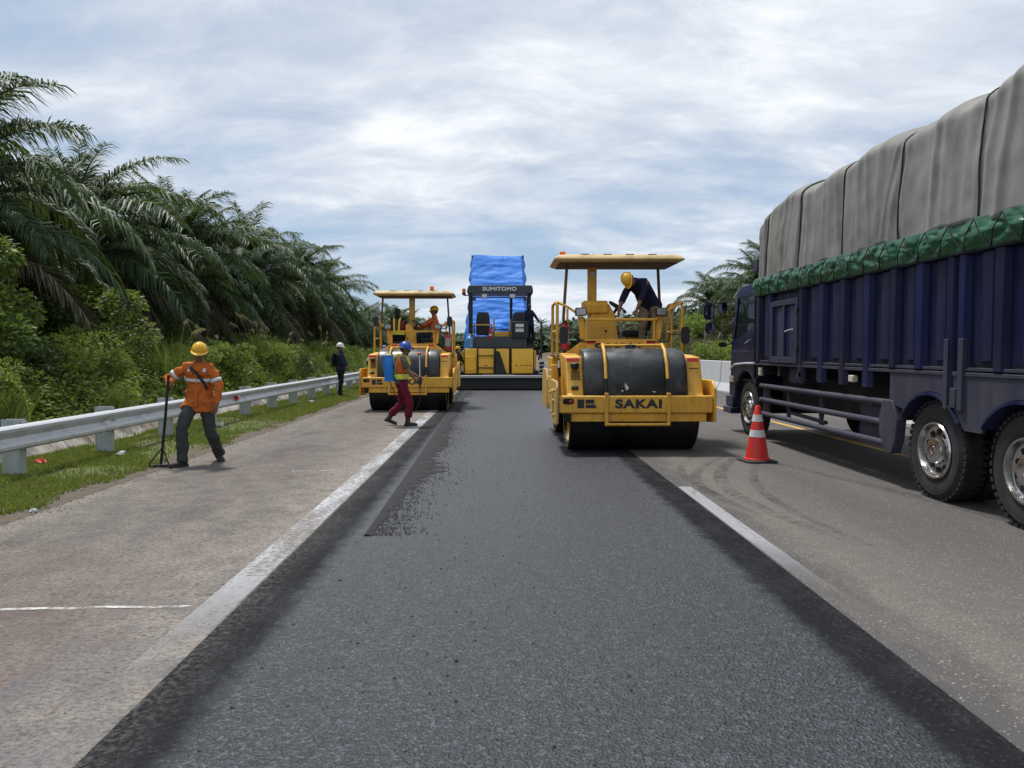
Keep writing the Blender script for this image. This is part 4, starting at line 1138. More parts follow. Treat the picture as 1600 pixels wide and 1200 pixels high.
    if scuff:
        MB().add([(-0.16, -0.612, 1.10), (-0.10, -0.612, 1.03), (-0.115, -0.612, 0.985), (-0.125, -0.612, 1.0), (-0.14, -0.612, 0.975), (-0.165, -0.612, 1.05), (-0.16, -0.604, 1.10), (-0.10, -0.604, 1.03), (-0.115, -0.604, 0.985), (-0.125, -0.604, 1.0), (-0.14, -0.604, 0.975), (-0.165, -0.604, 1.05)],
                 [(0, 1, 2, 3, 4, 5), (11, 10, 9, 8, 7, 6)]).build('torn_sticker', M_sticker, tk)
        MB().obox((-0.20, -0.603, 0.975), (0.03, 0.006, 0.02), (0, 0.6, 0)).build('torn_sticker', M_sticker, tk)
        MB().prism([(0.26, 0.97), (0.33, 0.965), (0.30, 0.945)], 'y', -0.612, -0.583).build('torn_sticker', M_sticker, tk)
    # ---- tube guard over the tank
    gd = MB()
    for s_ in (-0.465, 0.495):
        p = [(s_ + 0.02, -0.02, 1.685)] + [(s_ + 0.01, -0.16, 1.70), (s_, -0.42, 1.60), (s_, -0.58, 1.40), (s_, -0.655, 1.18), (s_, -0.665, 1.16)]
        m = MB(); m.tube(p, 0.026, 12); m.build('guard_tube', M_yel, t)
        m = MB(); m.tube([(s_, -0.665, 1.17), (s_, -0.70, 0.915)], 0.024, 12); m.build('guard_sleeve', M_blackp, t)
        m = MB(); m.box(s_ - 0.028, s_ + 0.028, -0.772, -0.742, 0.44, 0.95); m.build('guard_strap', M_yel, t, 0.006)
        MB().obox((s_, -0.735, 0.93), (0.05, 0.10, 0.04)).build('guard_lug', M_yel, t, 0.005)
    m = MB(); m.tube([(-0.445, -0.02, 1.685), (0.515, -0.02, 1.685)], 0.024, 12); m.build('guard_tube', M_yel, t)
    m = MB(); m.tube([(-0.47, -0.79, 0.465), (0.50, -0.79, 0.465)], 0.024, 12); m.build('guard_tube', M_yel, t)
    # ---- chassis and platform
    m = MB(); m.box(-1.02, 1.02, 0.84, 2.05, 0.72, 1.46); m.build('chassis', M_yel, t, 0.02)
    m = MB(); m.box(-1.12, 1.12, 2.05, 3.45, 1.26, 1.48); m.build('rear_deck', M_yel, t, 0.02)
    m = MB(); m.box(-1.2, 1.2, 3.38, 3.50, 0.55, 0.95); m.build('rear_beam', M_yel, t, 0.02)
    for s_ in (-1, 1):
        m = MB(); m.prism([(2.0, 0.50), (2.0, 1.05), (2.2, 1.25), (3.3, 1.25), (3.5, 1.0), (3.5, 0.5)], 'x', s_ * 1.20 - 0.02, s_ * 1.20 + 0.02); m.build('side_plate', M_yel2 if s_ < 0 and scuff else M_yel, t, 0.012)
        m = MB(); m.box(min(s_ * 1.03, s_ * 1.19), max(s_ * 1.03, s_ * 1.19), 0.95, 1.85, 0.52, 1.26); sb = m.build('step_box', M_yel2 if s_ < 0 and scuff else M_yel, t, 0.02)
        for q in range(3):
            MB().box(min(s_ * 1.192, s_ * 1.215), max(s_ * 1.192, s_ * 1.215), 1.02 + 0.27 * q, 1.22 + 0.27 * q, 0.62, 1.14).build('rib_panel', M_yel, sb, 0.01)
        m = MB(); m.box(min(s_ * 1.10, s_ * 1.22), max(s_ * 1.10, s_ * 1.22), 0.74, 0.86, 0.62, 1.36); m.build('corner_post', M_yel, t, 0.01)
    m = MB(); m.prism([(-1.10, 1.47), (1.06, 1.47), (0.62, 1.80), (-0.62, 1.80)], 'y', 0.83, 0.89); fp = m.build('front_panel', M_yel, t, 0.015)
    m = MB(); m.prism([(-1.10, 1.47), (-0.62, 1.47), (-0.62, 1.79), (-0.95, 1.55)], 'y', 0.815, 0.829); m.build('cowl', M_yel, fp)
    for x in (-0.52, 0.52): MB().box(x - 0.075, x + 0.075, 0.822, 0.829, 1.725, 1.775).build('reflector', M_redr, fp)
    if second_text:
        tx = text_mesh('maker_lettering', 'SAKAI', 0.80, 0.15, 0.006, M_letter, 0.045, fp); tx.location = (-0.06, 0.826, 1.66)
    m = MB(); m.box(-1.10, 1.10, 0.90, 2.9, 1.465, 1.51); m.build('floor_plate', M_blackp, t)
    # ---- rails
    rt = 0.024
    m = MB(); m.tube([(-0.60, 0.86, 1.80), (-0.60, 0.86, 2.12), (-0.57, 0.86, 2.145), (0.60, 0.86, 2.145), (0.78, 0.88, 2.23), (0.93, 0.95, 2.42)], rt, 10); m.build('front_rail', M_yel, t)
    m = MB(); m.tube([(0.585, 0.87, 1.80), (0.585, 0.87, 2.14)], rt, 10); m.build('rail_post', M_yel, t)
    for s_ in (-1, 1):
        x = s_ * 1.10
        m = MB(); m.tube([(x, 0.98, 1.47), (x, 0.98, 2.36)] + arc((x, 1.08, 2.36), 0.10, 180, 90, 4, (1, 2))[1:] + [(x, 2.05, 2.46)] + arc((x, 2.05, 2.36), 0.10, 90, 0, 4, (1, 2))[1:] + [(x, 2.15, 1.5)], 0.028, 10); m.build('side_rail', M_yel, t)
        m = MB(); m.tube([(x, 0.98, 1.95), (x, 2.15, 1.95)], 0.02, 10); m.build('side_rail', M_yel, t)
        m = MB(); m.tube([(x, 0.98, 2.45), (s_ * 0.92, 0.90, 2.36), (s_ * 0.72, 0.87, 2.22)], 0.022, 10); m.build('rail_brace', M_yel, t)
        m = MB(); m.tube([(s_ * 0.92, 1.0, 1.5), (s_ * 0.92, 1.0, 2.34)], 0.02, 10); m.build('rail_post', M_yel, t)
        m = MB(); m.tube([(s_ * 0.92, 1.0, 1.95), (x, 0.98, 1.95)], 0.014, 8); m.build('rail_rung', M_yel2, t)
        # lamp
        lx = s_ * 0.70
        m = MB(); m.obox((lx, 0.83, 2.275), (0.20, 0.10, 0.145)); lm = m.build('work_lamp', M_blackp, t, 0.018)
        MB().obox((lx, 0.777, 2.275), (0.165, 0.006, 0.11)).build('lens', M_lens, lm, 0.004)
        m = MB(); m.prism([(lx - 0.05, 2.20), (lx + 0.05, 2.20), (lx + (0.10 if s_ < 0 else 0.0), 1.80), (lx - (0.0 if s_ < 0 else 0.10), 1.80)], 'y', 0.90, 0.93); m.build('lamp_bracket', M_yel, t)
        # mirror
        mx, mz = s_ * 1.03, mir[0]
        my = 0.45 if mir[0] < 2.2 else 0.85
        m = MB(); m.loft([(mx, my - 0.02, mz), (mx, my + 0.05, mz)], [(0.075, 0.145), (0.065, 0.13)], (1, 0, 0), 24, 4); mo = m.build('mirror', M_blackp, t)
        if mir[0] < 2.2:
            m = MB(); m.tube([(s_ * 0.45, 0.80, mz - 0.10), (s_ * 0.78, 0.62, mz - 0.11), (s_ * 0.80, 0.60, mz + 0.02), (mx, my + 0.05, mz + 0.02)], 0.013, 8); m.build('mirror_arm', M_blackp, t)
        else:
            m = MB(); m.tube([(s_ * 0.75, 0.87, 2.20), (s_ * 0.95, 0.88, 2.24), (mx, my + 0.06, mz - 0.04)], 0.013, 8); m.build('mirror_arm', M_blackp, t)
    # ---- controls
    if console: m = MB(); m.prism([(1.25, 2.27), (1.22, 2.44), (1.30, 2.50), (1.72, 2.50), (1.72, 2.27)], 'x', -0.60, -0.17); m.build('console', M_yel, t, 0.02)
    m = MB(); m.prism([(-0.48, 1.51), (0.06, 1.51), (-0.02, 2.22), (-0.14, 2.44), (-0.40, 2.44), (-0.48, 2.2)] if console else [(-0.36, 1.51), (0.06, 1.51), (0.0, 2.14), (-0.14, 2.36), (-0.26, 2.36), (-0.26, 1.98)], 'y', 1.30, 1.70); pd = m.build('pedestal', M_yel, t, 0.015)
    m = MB(); m.box(-0.25, -0.04, 1.287, 1.299, 1.72, 2.06); m.build('access_panel', M_yel, pd, 0.004)
    MB().lathe([(0.022, -0.006), (0.022, 0.0)], (-0.20, 1.285, 1.95), 'y', 14).build('hole', M_dark, pd)  # black disc, shade of the opening put into its colour
    sw = MB(); ring = [(0.175 * math.cos(a), 0.175 * math.sin(a)) for a in [2 * math.pi * i / 28 for i in range(29)]]
    ce = V((0.06, 1.62, 2.40)); e1 = V((0.80, 0.0, -0.52)).normalized(); e2 = V((0, 1, 0.0))
    sw.tube([ce + e1 * a + e2 * b for a, b in ring], 0.019, 8, cap=False); swo = sw.build('steering_wheel', M_blackp, t)
    nrm = e1.cross(e2)
    if nrm.z < 0: nrm = -nrm
    MB().tube([ce, ce - nrm * 0.22], 0.028, 10).build('steering_column', M_blackp, swo)
    for a in (0.3, 2.4, 4.5): MB().tube([ce, ce + e1 * 0.17 * math.cos(a) + e2 * 0.17 * math.sin(a)], 0.010, 6).build('spoke', M_blackp, swo)
    st = MB(); st.box(0.16, 0.62, 1.62, 2.08, 1.86, 1.98); so = st.build('seat', M_seat, t, 0.03, seg=3)
    MB().obox((0.66, 1.85, 2.18), (0.09, 0.44, 0.42), (0, R(8), 0)).build('backrest', M_seat, so, 0.03, seg=3)
    MB().box(0.26, 0.56, 1.70, 2.02, 1.511, 1.86).build('seat_box', M_yel, t, 0.015)
    # ---- canopy
    m = MB(); m.box(*((-0.47, -0.31) if console else (-0.20, -0.04)), 1.76, 1.90, 1.51, 3.17); cp = m.build('main_post', M_yel, t, 0.012)
    MB().box(*((-0.43, -0.34) if console else (-0.16, -0.08)), 1.752, 1.759, 2.98, 3.06).build('sticker', M_sticker, cp)
    m = MB(); m.tube([(-0.95, 1.35, 1.5), (-0.96, 1.35, 2.2), (-0.90, 1.32, 3.17)], 0.028, 10); m.build('canopy_post', M_rust, t)
    m = MB(); m.tube([(0.96, 2.15, 1.5), (0.96, 2.15, 2.2), (0.90, 2.12, 3.17)], 0.028, 10); m.build('canopy_post', M_rust, t)
    m = MB(); rf = []
    for (sx, y0, y1, z) in ((1.08, 1.10, 2.22, 3.165), (1.16, 1.00, 2.32, 3.205), (1.15, 1.01, 2.31, 3.225), (1.07, 1.08, 2.24, 3.29), (0.92, 1.18, 2.14, 3.31)):
        rf.append([(-sx, y0, z), (sx, y0, z), (sx, y1, z), (-sx, y1, z)])
    vs = [p for q in rf for p in q]
    fs = [(0, 3, 2, 1), (16, 17, 18, 19)] + [(i * 4 + j, i * 4 + (j + 1) % 4, (i + 1) * 4 + (j + 1) % 4, (i + 1) * 4 + j) for i in range(4) for j in range(4)]
    m.add(vs, fs); ro = m.build('roof', M_roofb, t, 0.02, seg=3)
    for x in (-0.6, -0.2, 0.2, 0.6):
        m = MB(); m.loft([(x, 1.1, 3.31), (x, 1.25, 3.315), (x, 2.05, 3.315), (x, 2.12, 3.31)], [(0.07, 0.001), (0.09, 0.014), (0.09, 0.014), (0.07, 0.001)], (1, 0, 0), 12); m.build('roof_rib', M_roofb, ro)
    m = MB(); m.box(-1.05, 1.05, 1.12, 2.20, 3.150, 3.163); m.build('roof_underside', M_under, ro)  # thin dark brown sheet covering the underside of the roof
    m = MB(); m.lathe([(0.05, 0), (0.058, 0.015), (0.058, 0.09), (0.045, 0.105), (0.02, 0.11)], (beacon[0], beacon[1], 3.365), 'z', 18); bo = m.build('beacon', M_beacon, t)
    MB().lathe([(0.062, 0), (0.062, 0.055)], (beacon[0], beacon[1], 3.31), 'z', 18).build('beacon_base', M_blackp, bo)
    # ---- extinguisher on the rail
    ex, ey = ext * 0.97, 0.93
    m = MB(); m.lathe([(0.06, 0), (0.082, 0.01), (0.082, 0.36), (0.06, 0.42), (0.028, 0.44), (0.028, 0.47)], (ex, ey, 1.62), 'z', 20); eo = m.build('fire_extinguisher', M_extred, t)
    MB().lathe([(0.0835, 0), (0.0835, 0.22)], (ex, ey, 1.73), 'z', 20).build('extinguisher_label', M_extlab, eo)
    MB().obox((ex, ey, 2.11), (0.05, 0.13, 0.04)).build('extinguisher_handle', M_blackp, eo, 0.006)
    MB().tube([(ex, ey + 0.04, 2.1), (ex - ext * 0.10, ey, 2.06), (ex - ext * 0.105, ey - 0.02, 1.8)], 0.011, 8).build('extinguisher_hose', M_blackp, eo)
    return t

rA = roller('yellow road roller with a man bending over its front rail, black water tank up front', (2.12, 12.55, 0), 0.0)
rB = roller('yellow road roller carrying two riders behind the man with the blue sprayer', (-2.42, 20.9, 0), R(0.5), mir=(2.42, 0.4), ext=1, beacon=(0.48, 1.6), scuff=False, second_text=False, console=False)

# ---- people on the rollers
pb4 = V((2.12 + 0.50, 12.55 + 1.22, 1.51))
pers, J = person('roller operator in navy jacket and yellow hard hat bending over the rail', pb4, R(-14),
    dict(pelvis=(0.06, 0.10, 0.93), torso=(-0.42, -0.62, 0.72), side=(0.9, -0.35, 0.15), head=(-0.70, -0.60, 0.18), look=(-0.25, -0.75, -0.85), hunch=0.05,
         handR=(-0.50, -0.47, 0.63), elbowR=(-1, 0.1, 0.5), fdirR=(-0.1, -0.25, -1), palmR=(1, 0.2, 0), curlR=0.6,
         handL=(-0.17, -0.36, 0.70), elbowL=(0.9, 0.3, 0.3), fdirL=(-0.3, -0.8, -0.4), palmL=(0, 0.3, -1), curlL=0.6,
         footR=(-0.06, 0.02, 0.09), footL=(0.22, 0.14, 0.09)),
    dict(top=M_navy, topname='jacket', bottom=M_khaki, hat=M_hatY, sleeve='rolled', loose=0.012, boot=M_boot), fine=True)
bt = MB(); bt.lathe([(0.02, 0.0), (0.042, 0.02), (0.046, 0.10), (0.044, 0.17), (0.018, 0.21), (0.018, 0.235)], (0, 0, 0), 'z', 18)
M_bottle = pm('pale_bottle', (0.62, 0.64, 0.55), 0.3, var=0.12, vs_=20)
bo = bt.build('bottle', M_bottle); tag(bo, 'pale plastic bottle in the hand of the bending roller operator', 'bottle')
hw = pers.matrix_basis @ J['arm'][-1][2]
bo.location = hw + V((0.03, -0.055, -0.20)); bo.rotation_euler = (R(-12), R(8), 0)

pb5 = V((-2.42 + 0.50, 20.9 + 1.85, 1.51))
person('roller driver in orange shirt and yellow hard hat seated at the wheel', pb5, R(-90),
    dict(pelvis=(0, 0.0, 0.56), torso=(0, 0.03, 1), head=(0, -0.06, 1), look=(0, -1, -0.1),
         handR=(-0.10, -0.44, 0.70), elbowR=(-0.6, 0.4, -0.7), handL=(0.12, -0.48, 0.74), elbowL=(0.6, 0.4, -0.7), curlR=0.8, curlL=0.8,
         footR=(-0.12, -0.46, 0.11), footL=(0.12, -0.46, 0.11), kneeR=(0, -1, 0.6), kneeL=(0, -1, 0.6)),
    dict(top=M_orange2, bottom=M_jeans, hat=M_hatY, loose=0.012, boot=M_boot))
pb6 = V((-2.42 - 0.50, 20.9 + 1.40, 1.51))
person('bareheaded rider seen from behind in a striped safety vest on the roller', pb6, R(172),
    dict(pelvis=(0, 0.0, 0.50), torso=(0.0, 0.0, 1), head=(0, -0.05, 1), look=(-0.3, -1, -0.1),
         handR=(-0.22, -0.36, 0.45), handL=(0.22, -0.34, 0.50), elbowR=(-1, 0.4, -0.2), elbowL=(1, 0.4, -0.2),
         footR=(-0.14, -0.40, 0.10), footL=(0.14, -0.40, 0.10), kneeR=(0, -1, 1), kneeL=(0, -1, 1)),
    dict(top=M_black, topname='jacket', bottom=M_black, vest=(M_vestmaroon, M_lime), loose=0.01))
sb_ = MB(); sb_.box(-3.14, -2.70, 22.1, 22.55, 1.512, 1.88)
sbo = sb_.build('toolbox', M_blackp, None, 0.015); tag(sbo, 'low black box the vested rider sits on, on the roller platform', 'box')
# ================================================================== wheels
M_tyre = pm('tyre_rubber', (0.020, 0.020, 0.020), 0.85, var=0.25, vs_=6, dirt=(0.055, 0.050, 0.045), dirt_amt=0.5, ds=4, bump=0.3, bs=60)
M_chrome = pm('chromed_steel', (0.52, 0.51, 0.50), 0.20, 0.95, var=0.15, vs_=9, dirt=(0.20, 0.18, 0.16), dirt_amt=0.3, ds=7)
M_holeshade = pm('wheel_hole_shade', (0.006, 0.006, 0.006), 0.9, var=0.1)  # near-black colour for the shade inside the rim openings
def wheel(parent, x, y, r=0.53, side=-1, off=(0, 0, 0), w=0.27, holes=10, detail=True, front=False, hub_mat=None):
    """side: the way the outer face looks along x; x is that outer tyre face"""
    hub_mat = hub_mat or M_chrome
    s = side; c = (x, y, r)
    e = thing_part('wheel', parent, c, off)
    m = MB(); n = 56
    m.lathe([(0.30, -s * 0.03), (0.32, -s * 0.012), (0.36, -s * 0.003), (0.44, 0.0), (0.475, -s * 0.006), (0.505, -s * 0.03), (r, -s * 0.055), (r, -s * (w - 0.055)), (0.49, -s * (w - 0.01)), (0.40, -s * w), (0.30, -s * (w - 0.03))], (0, 0, 0), 'x', n, close=True)
    ty = m.build('tyre', M_tyre, e)
    if detail:
        m = MB()
        for i in range(44):
            a = 2 * math.pi * i / 44
            for (h, tw) in ((0.055, 0.5), (w - 0.055, -0.5)):
                cc = V((-s * h, math.cos(a) * (r - 0.002), math.sin(a) * (r - 0.002)))
                m.obox(cc, (0.075, 0.044, 0.028), (a + R(90), 0, 0))
        lg = m.build('tread_lugs', M_tyre, ty); lg['kind'] = 'stuff'
        for rr in (0.40, 0.465):
            MB().lathe([(rr - 0.004, 0.0005 * s), (rr, 0.004 * s), (rr + 0.004, 0.0005 * s)], (0, 0, 0), 'x', n).build('sidewall_ring', M_tyre, ty) if False else None
    dep = 0.02 if front else 0.05
    m = MB(); m.lathe([(0.31, -s * 0.005), (0.300, s * 0.012), (0.285, s * 0.008), (0.268, -s * dep), (0.25, -s * (dep + 0.012)), (0.15, -s * (dep + 0.005)), (0.146, -s * 0.030), (0.134, s * 0.004), (0.10, s * 0.014), (0.001, s * 0.010)], (0, 0, 0), 'x', 48, cap0=False)
    rim = m.build('rim', hub_mat, e)
    if detail:
        for i in range(holes):
            a = 2 * math.pi * (i + 0.5) / holes
            MB().lathe([(0.030, 0), (0.030, s * 0.008)], (-s * (dep + 0.004), math.cos(a) * 0.205, math.sin(a) * 0.205), 'x', 14).build('rim_hole_shade', M_holeshade, rim)  # raised discs, the shade of the openings put into their colour
        MB().lathe([(0.05, 0.0), (0.048, s * 0.006), (0.035, s * 0.006), (0.033, 0.0)], (s * 0.011, 0, 0), 'x', 24, close=True).build('hub_ring', hub_mat, rim)
        MB().lathe([(0.468, 0.0), (0.463, s * 0.004), (0.458, 0.0)], (-s * 0.003, 0, 0), 'x', n, close=True).build('sidewall_ring', M_tyre, ty)
    return e
def thing_part(name, parent, c, off):
    e = bpy.data.objects.new(name, None); COL.objects.link(e); e.parent = parent
    e.location = V(c) - V(off); e.empty_display_size = 0.1
    return e

# ================================================================== the big blue stake truck
def truck_paint(name, col, grime, amt, streak=True, rough=0.42):
    s = NT(name); co = s.coord('Object')
    n = s.noise(co, 2.0, 5, 0.6)
    st = s.noise(s.map(co, (7, 7, 0.6)), 1.0, 6, 0.66)
    c = s.mix(n, mul(col, 0.8), mul(col, 1.2))
    c = s.mix(s.math('MULTIPLY', s.ramp(st, [(0.42, 0.0), (0.75, 1.0)]), amt), c, grime)
    c = s.mix(s.ramp(s.noise(co, 30, 5, 0.75), [(0.68, 0.0), (0.75, 0.5)]), c, (0.12, 0.115, 0.13))
    sp = s.n('ShaderNodeSeparateXYZ'); s.l(co, sp.inputs[0])
    lowz = s.n('ShaderNodeMapRange', **{'From Min': 1.75, 'From Max': 0.75}); s.l(sp.outputs[2], lowz.inputs['Value'])
    du = s.math('MULTIPLY', lowz.outputs[0], s.ramp(s.noise(s.map(co, (2.2, 2.2, 1.2)), 1.5, 7, 0.7), [(0.35, 0.1), (0.65, 1.0)]))
    c = s.mix(s.math('MULTIPLY', du, 0.30), c, (0.13, 0.12, 0.115))                     # road dust
    ru = s.ramp(s.noise(s.map(co, (11, 11, 2.4)), 1.0, 7, 0.75, 0.5), [(0.66, 0.0), (0.72, 0.7)])
    c = s.mix(ru, c, (0.060, 0.028, 0.018))                                             # rust runs
    s.base(c); s.rough(s.ramp(st, [(0.35, rough), (0.7, rough + 0.25)])); s.b.inputs['Specular IOR Level'].default_value = 0.28
    return s.m
M_tblue = truck_paint('deep_blue_paint', (0.0024, 0.005, 0.036), (0.012, 0.013, 0.028), 0.5)
M_tblue2 = truck_paint('blue_paint_bright', (0.003, 0.007, 0.058), (0.009, 0.011, 0.04), 0.35)
M_tgrey = truck_paint('dusty_blue_grey_paint', (0.034, 0.035, 0.062), (0.078, 0.076, 0.090), 0.5, rough=0.5)
M_cabblue = truck_paint('cab_blue', (0.006, 0.008, 0.045), (0.04, 0.02, 0.03), 0.3, rough=0.18)
M_chassis = pm('chassis_black', (0.012, 0.012, 0.013), 0.8, var=0.3, vs_=5, dirt=(0.05, 0.045, 0.04), dirt_amt=0.5, ds=4)
M_glass = NT('window_glass'); M_glass.base((0.02, 0.03, 0.032)); M_glass.rough(0.06); M_glass.b.inputs['Alpha'].default_value = 0.55
M_glass = M_glass.m
def m_canvas(name, col, d=0.25):
    s = NT(name); co = s.coord('Object')
    n = s.noise(s.map(co, (1.2, 1.2, 0.4)), 1.6, 6, 0.62); f = s.noise(co, 160, 2, 0.6)
    c = s.mix(s.ramp(n, [(0.3, 0.0), (0.7, 1.0)]), mul(col, 1 - d), mul(col, 1 + d))
    c = s.mix(s.math('MULTIPLY', s.ramp(s.noise(s.map(co, (5, 5, 0.5)), 1, 6, 0.7), [(0.5, 0), (0.75, 1)]), 0.35), c, mul(col, 0.6))
    s.base(c); s.rough(0.85); s.b.inputs['Specular IOR Level'].default_value = 0.25
    s.l(s.bump(s.math('ADD', s.noise(s.map(co, (6, 6, 1.2)), 1.0, 6, 0.6), s.math('MULTIPLY', f, 0.05)), 0.45, 0.03), s.b.inputs['Normal'])
    return s.m
M_canvas = m_canvas('grey_canvas', (0.235, 0.232, 0.215))
M_greent = pm('green_tarpaulin', (0.010, 0.085, 0.036), 0.32, var=0.35, vs_=7, bump=0.5, bs=10, bd=0.03, dirt=(0.10, 0.20, 0.12), dirt_amt=0.4, ds=6)
M_rope = pm('dark_rope', (0.025, 0.022, 0.020), 0.9, var=0.2)
M_lampw = pm('clearance_lamp', (0.60, 0.55, 0.42), 0.3, var=0.15, vs_=20)

TO = (5.86, 10.0, 0.0)
truck = thing('cargo_truck', 'dark blue high-sided truck under a grey canvas tarpaulin with green trim', 'truck', TO)
XL, XR = 4.62, 7.10
def T(): return MB(TO)
YF, YB = 13.74, 4.6
# ---- floor, walls
m = T(); m.box(XL + 0.05, XR - 0.05, YB, YF, 1.38, 1.46); m.build('cargo_floor', M_chassis, truck)
m = T(); m.box(XR - 0.06, XR, YB, YF, 1.46, 2.58); m.build('side_wall', M_tblue, truck)
m = T(); m.box(XL, XR, YB - 0.06, YB, 1.38, 2.58); m.build('tailgate', M_tblue, truck, 0.01)
m = T(); m.box(XL, XR, YF, YF + 0.06, 1.38, 2.9); m.build('headboard', M_tblue, truck, 0.01)
m = T(); m.box(XL + 0.045, XL + 0.085, YB, YF, 1.46, 2.57); wall_ = m.build('side_wall', M_tblue, truck)
stakes = [(13.74, 13.58), (13.12, 13.04), (11.78, 11.66), (11.06, 10.90), (10.36, 10.22), (9.68, 9.54), (9.02, 8.90), (8.46, 8.33), (7.86, 7.76), (7.66, 7.57), (7.10, 6.98), (6.48, 6.36), (5.86, 5.74), (5.24, 5.12), (4.72, 4.60)]
for k, (a, b_) in enumerate(stakes):
    low = 1.14 if 2 <= k <= 5 else (1.02 if k in (8, 9) else 1.40)
    m = T(); m.prism([(XL - 0.02, a), (XL + 0.05, a + 0.03), (XL + 0.05, b_ - 0.03), (XL - 0.02, b_)], 'z', low, 2.555); m.build('stake', M_tblue2 if k % 2 else M_tblue, truck, 0.006)
    if k < len(stakes) - 1:
        na = stakes[k + 1][0]
        y1, y0 = b_ - 0.05, na + 0.05
        if k == 1 or y1 - y0 < 0.15: continue
        # pressed panel: bright recess strip and a raised face
        ym = y0 + (y1 - y0) * 0.62
        m = T(); m.prism([(XL + 0.044, ym), (XL + 0.010, ym - 0.05), (XL + 0.010, y0 + 0.02), (XL + 0.044, y0)], 'z', 1.50, 2.54); m.build('panel', M_tblue, truck)
        m = T(); m.box(XL - 0.004, XL + 0.044, y0 - 0.04, y1 + 0.04, 1.40, 1.432); m.build('panel_ledge', M_tgrey, truck, 0.004)
# door in the side
m = T()
for (ya, yb, za, zb) in ((13.02, 12.93, 1.40, 2.42), (11.92, 11.83, 1.40, 2.42), (12.95, 11.90, 2.33, 2.42), (12.95, 11.90, 1.40, 1.50)):
    T().box(XL - 0.025, XL + 0.03, yb, ya, za, zb).build('door_frame', M_tgrey, truck, 0.006)
T().box(XL - 0.018, XL + 0.03, 12.40, 12.47, 1.50, 2.33).build('door_frame', M_tgrey, truck, 0.005)
for (ya, yb) in ((12.93, 12.47), (12.40, 11.92)):
    dd = T().box(XL + 0.012, XL + 0.043, yb, ya, 1.50, 2.33).build('door_panel', M_tblue2, truck)
    T().box(XL + 0.004, XL + 0.0115, yb + 0.02, yb + (ya - yb) * 0.55, 1.52, 2.31).build('door_face', M_tgrey, dd)
T().tube([(XL - 0.03, 11.95, 1.93), (XL - 0.06, 11.98, 1.93), (XL - 0.06, 12.22, 1.905)], 0.016, 8).build('door_handle', M_chrome, truck)
for z in (1.6, 2.2): T().box(XL - 0.045, XL - 0.026, 11.80, 11.90, z, z + 0.06).build('door_hinge', M_chassis, truck)
# rails
m = T(); m.box(XL - 0.035, XL + 0.06, YB, YF, 2.558, 2.60); m.build('top_rail', M_tgrey, truck, 0.008)
m = T(); m.box(XL - 0.012, XL + 0.10, YB, YF, 1.345, 1.385); m.build('bottom_rail', M_tgrey, truck, 0.006)
# latch post between the stakes
m = T(); m.box(XL - 0.03, XL + 0.02, 7.66, 7.76, 1.02, 1.22); m.build('latch', M_tgrey, truck, 0.006)
for (a, b_) in ((7.875, 7.80), (7.63, 7.55)):
    m = T(); m.prism([(XL - 0.035, a), (XL - 0.035, b_), (XL + 0.02, b_), (XL + 0.02, a)], 'z', 1.0, 1.72); m.build('latch_post', M_tgrey, truck, 0.006)
# ---- chassis
for x in (5.35, 6.35):
    m = T(); m.box(x - 0.05, x + 0.05, YB, 15.2, 0.78, 1.06); m.build('chassis_rail', M_chassis, truck)
for k in range(12):
    y = 4.9 + 0.78 * k
    m = T(); m.box(XL + 0.02, XR - 0.02, y - 0.05, y + 0.05, 1.18, 1.378); m.build('cross_beam', M_chassis, truck)
m = T(); m.box(XL + 0.35, 6.7, 9.6, 13.4, 0.72, 1.18); m.build('chassis_boxes', M_chassis, truck, 0.02)
m = T(); m.box(XL + 0.10, XL + 0.5, 11.85, 12.45, 1.08, 1.34); m.build('battery_box', M_tgrey, truck, 0.015)
for y in (11.72, 10.0):
    m = T(); m.box(XL - 0.02, XL + 0.06, y - 0.06, y + 0.07, 1.19, 1.28); m.build('clearance_lamp', M_lampw, truck, 0.012)
m = T(); m.box(XL - 0.01, XL + 0.05, 13.50, 13.62, 1.16, 1.30); m.build('clearance_lamp', M_lampw, truck, 0.008)
for y in (6.68, 8.14, 14.42):
    m = T(); m.cyl((5.0, y, 0.53), (6.8, y, 0.53), 0.09); m.build('axle', M_chassis, truck)
# ---- side guard
for z in (0.98, 0.735, 0.49):
    m = T(); m.tube([(XL + 0.05, 13.62, z), (XL + 0.03, 11.3, z), (XL + 0.03, 9.10, z)], 0.042, 12); m.build('guard_tube', M_tgrey, truck)
m = T(); m.tube([(XL + 0.10, 12.35, 0.60), (XL + 0.10, 11.0, 0.56)], 0.03, 10); m.build('brake_pipe', M_tgrey, truck)
for y in (12.42, 11.15):
    m = T(); m.prism([(y - 0.09, 1.0), (y + 0.09, 1.0), (y + 0.04, 0.86), (y + 0.09, 0.735), (y + 0.04, 0.60), (y + 0.08, 0.46), (y - 0.08, 0.46), (y - 0.04, 0.60), (y - 0.09, 0.735), (y - 0.04, 0.86)], 'x', XL + 0.08, XL + 0.11); m.build('guard_bracket', M_tgrey, truck)
m = T(); m.prism([(9.95, 0.50), (9.95, 0.62), (9.88, 0.74), (9.95, 0.86), (9.95, 0.96), (9.12, 0.96), (9.12, 0.45)], 'x', XL + 0.09, XL + 0.12); m.build('guard_plate', M_tgrey, truck)
m = T(); m.prism([(13.62, 0.46), (13.62, 1.0), (13.30, 1.0), (13.34, 0.86), (13.26, 0.74), (13.34, 0.6), (13.30, 0.46)], 'x', XL + 0.09, XL + 0.12); m.build('guard_plate', M_tgrey, truck)
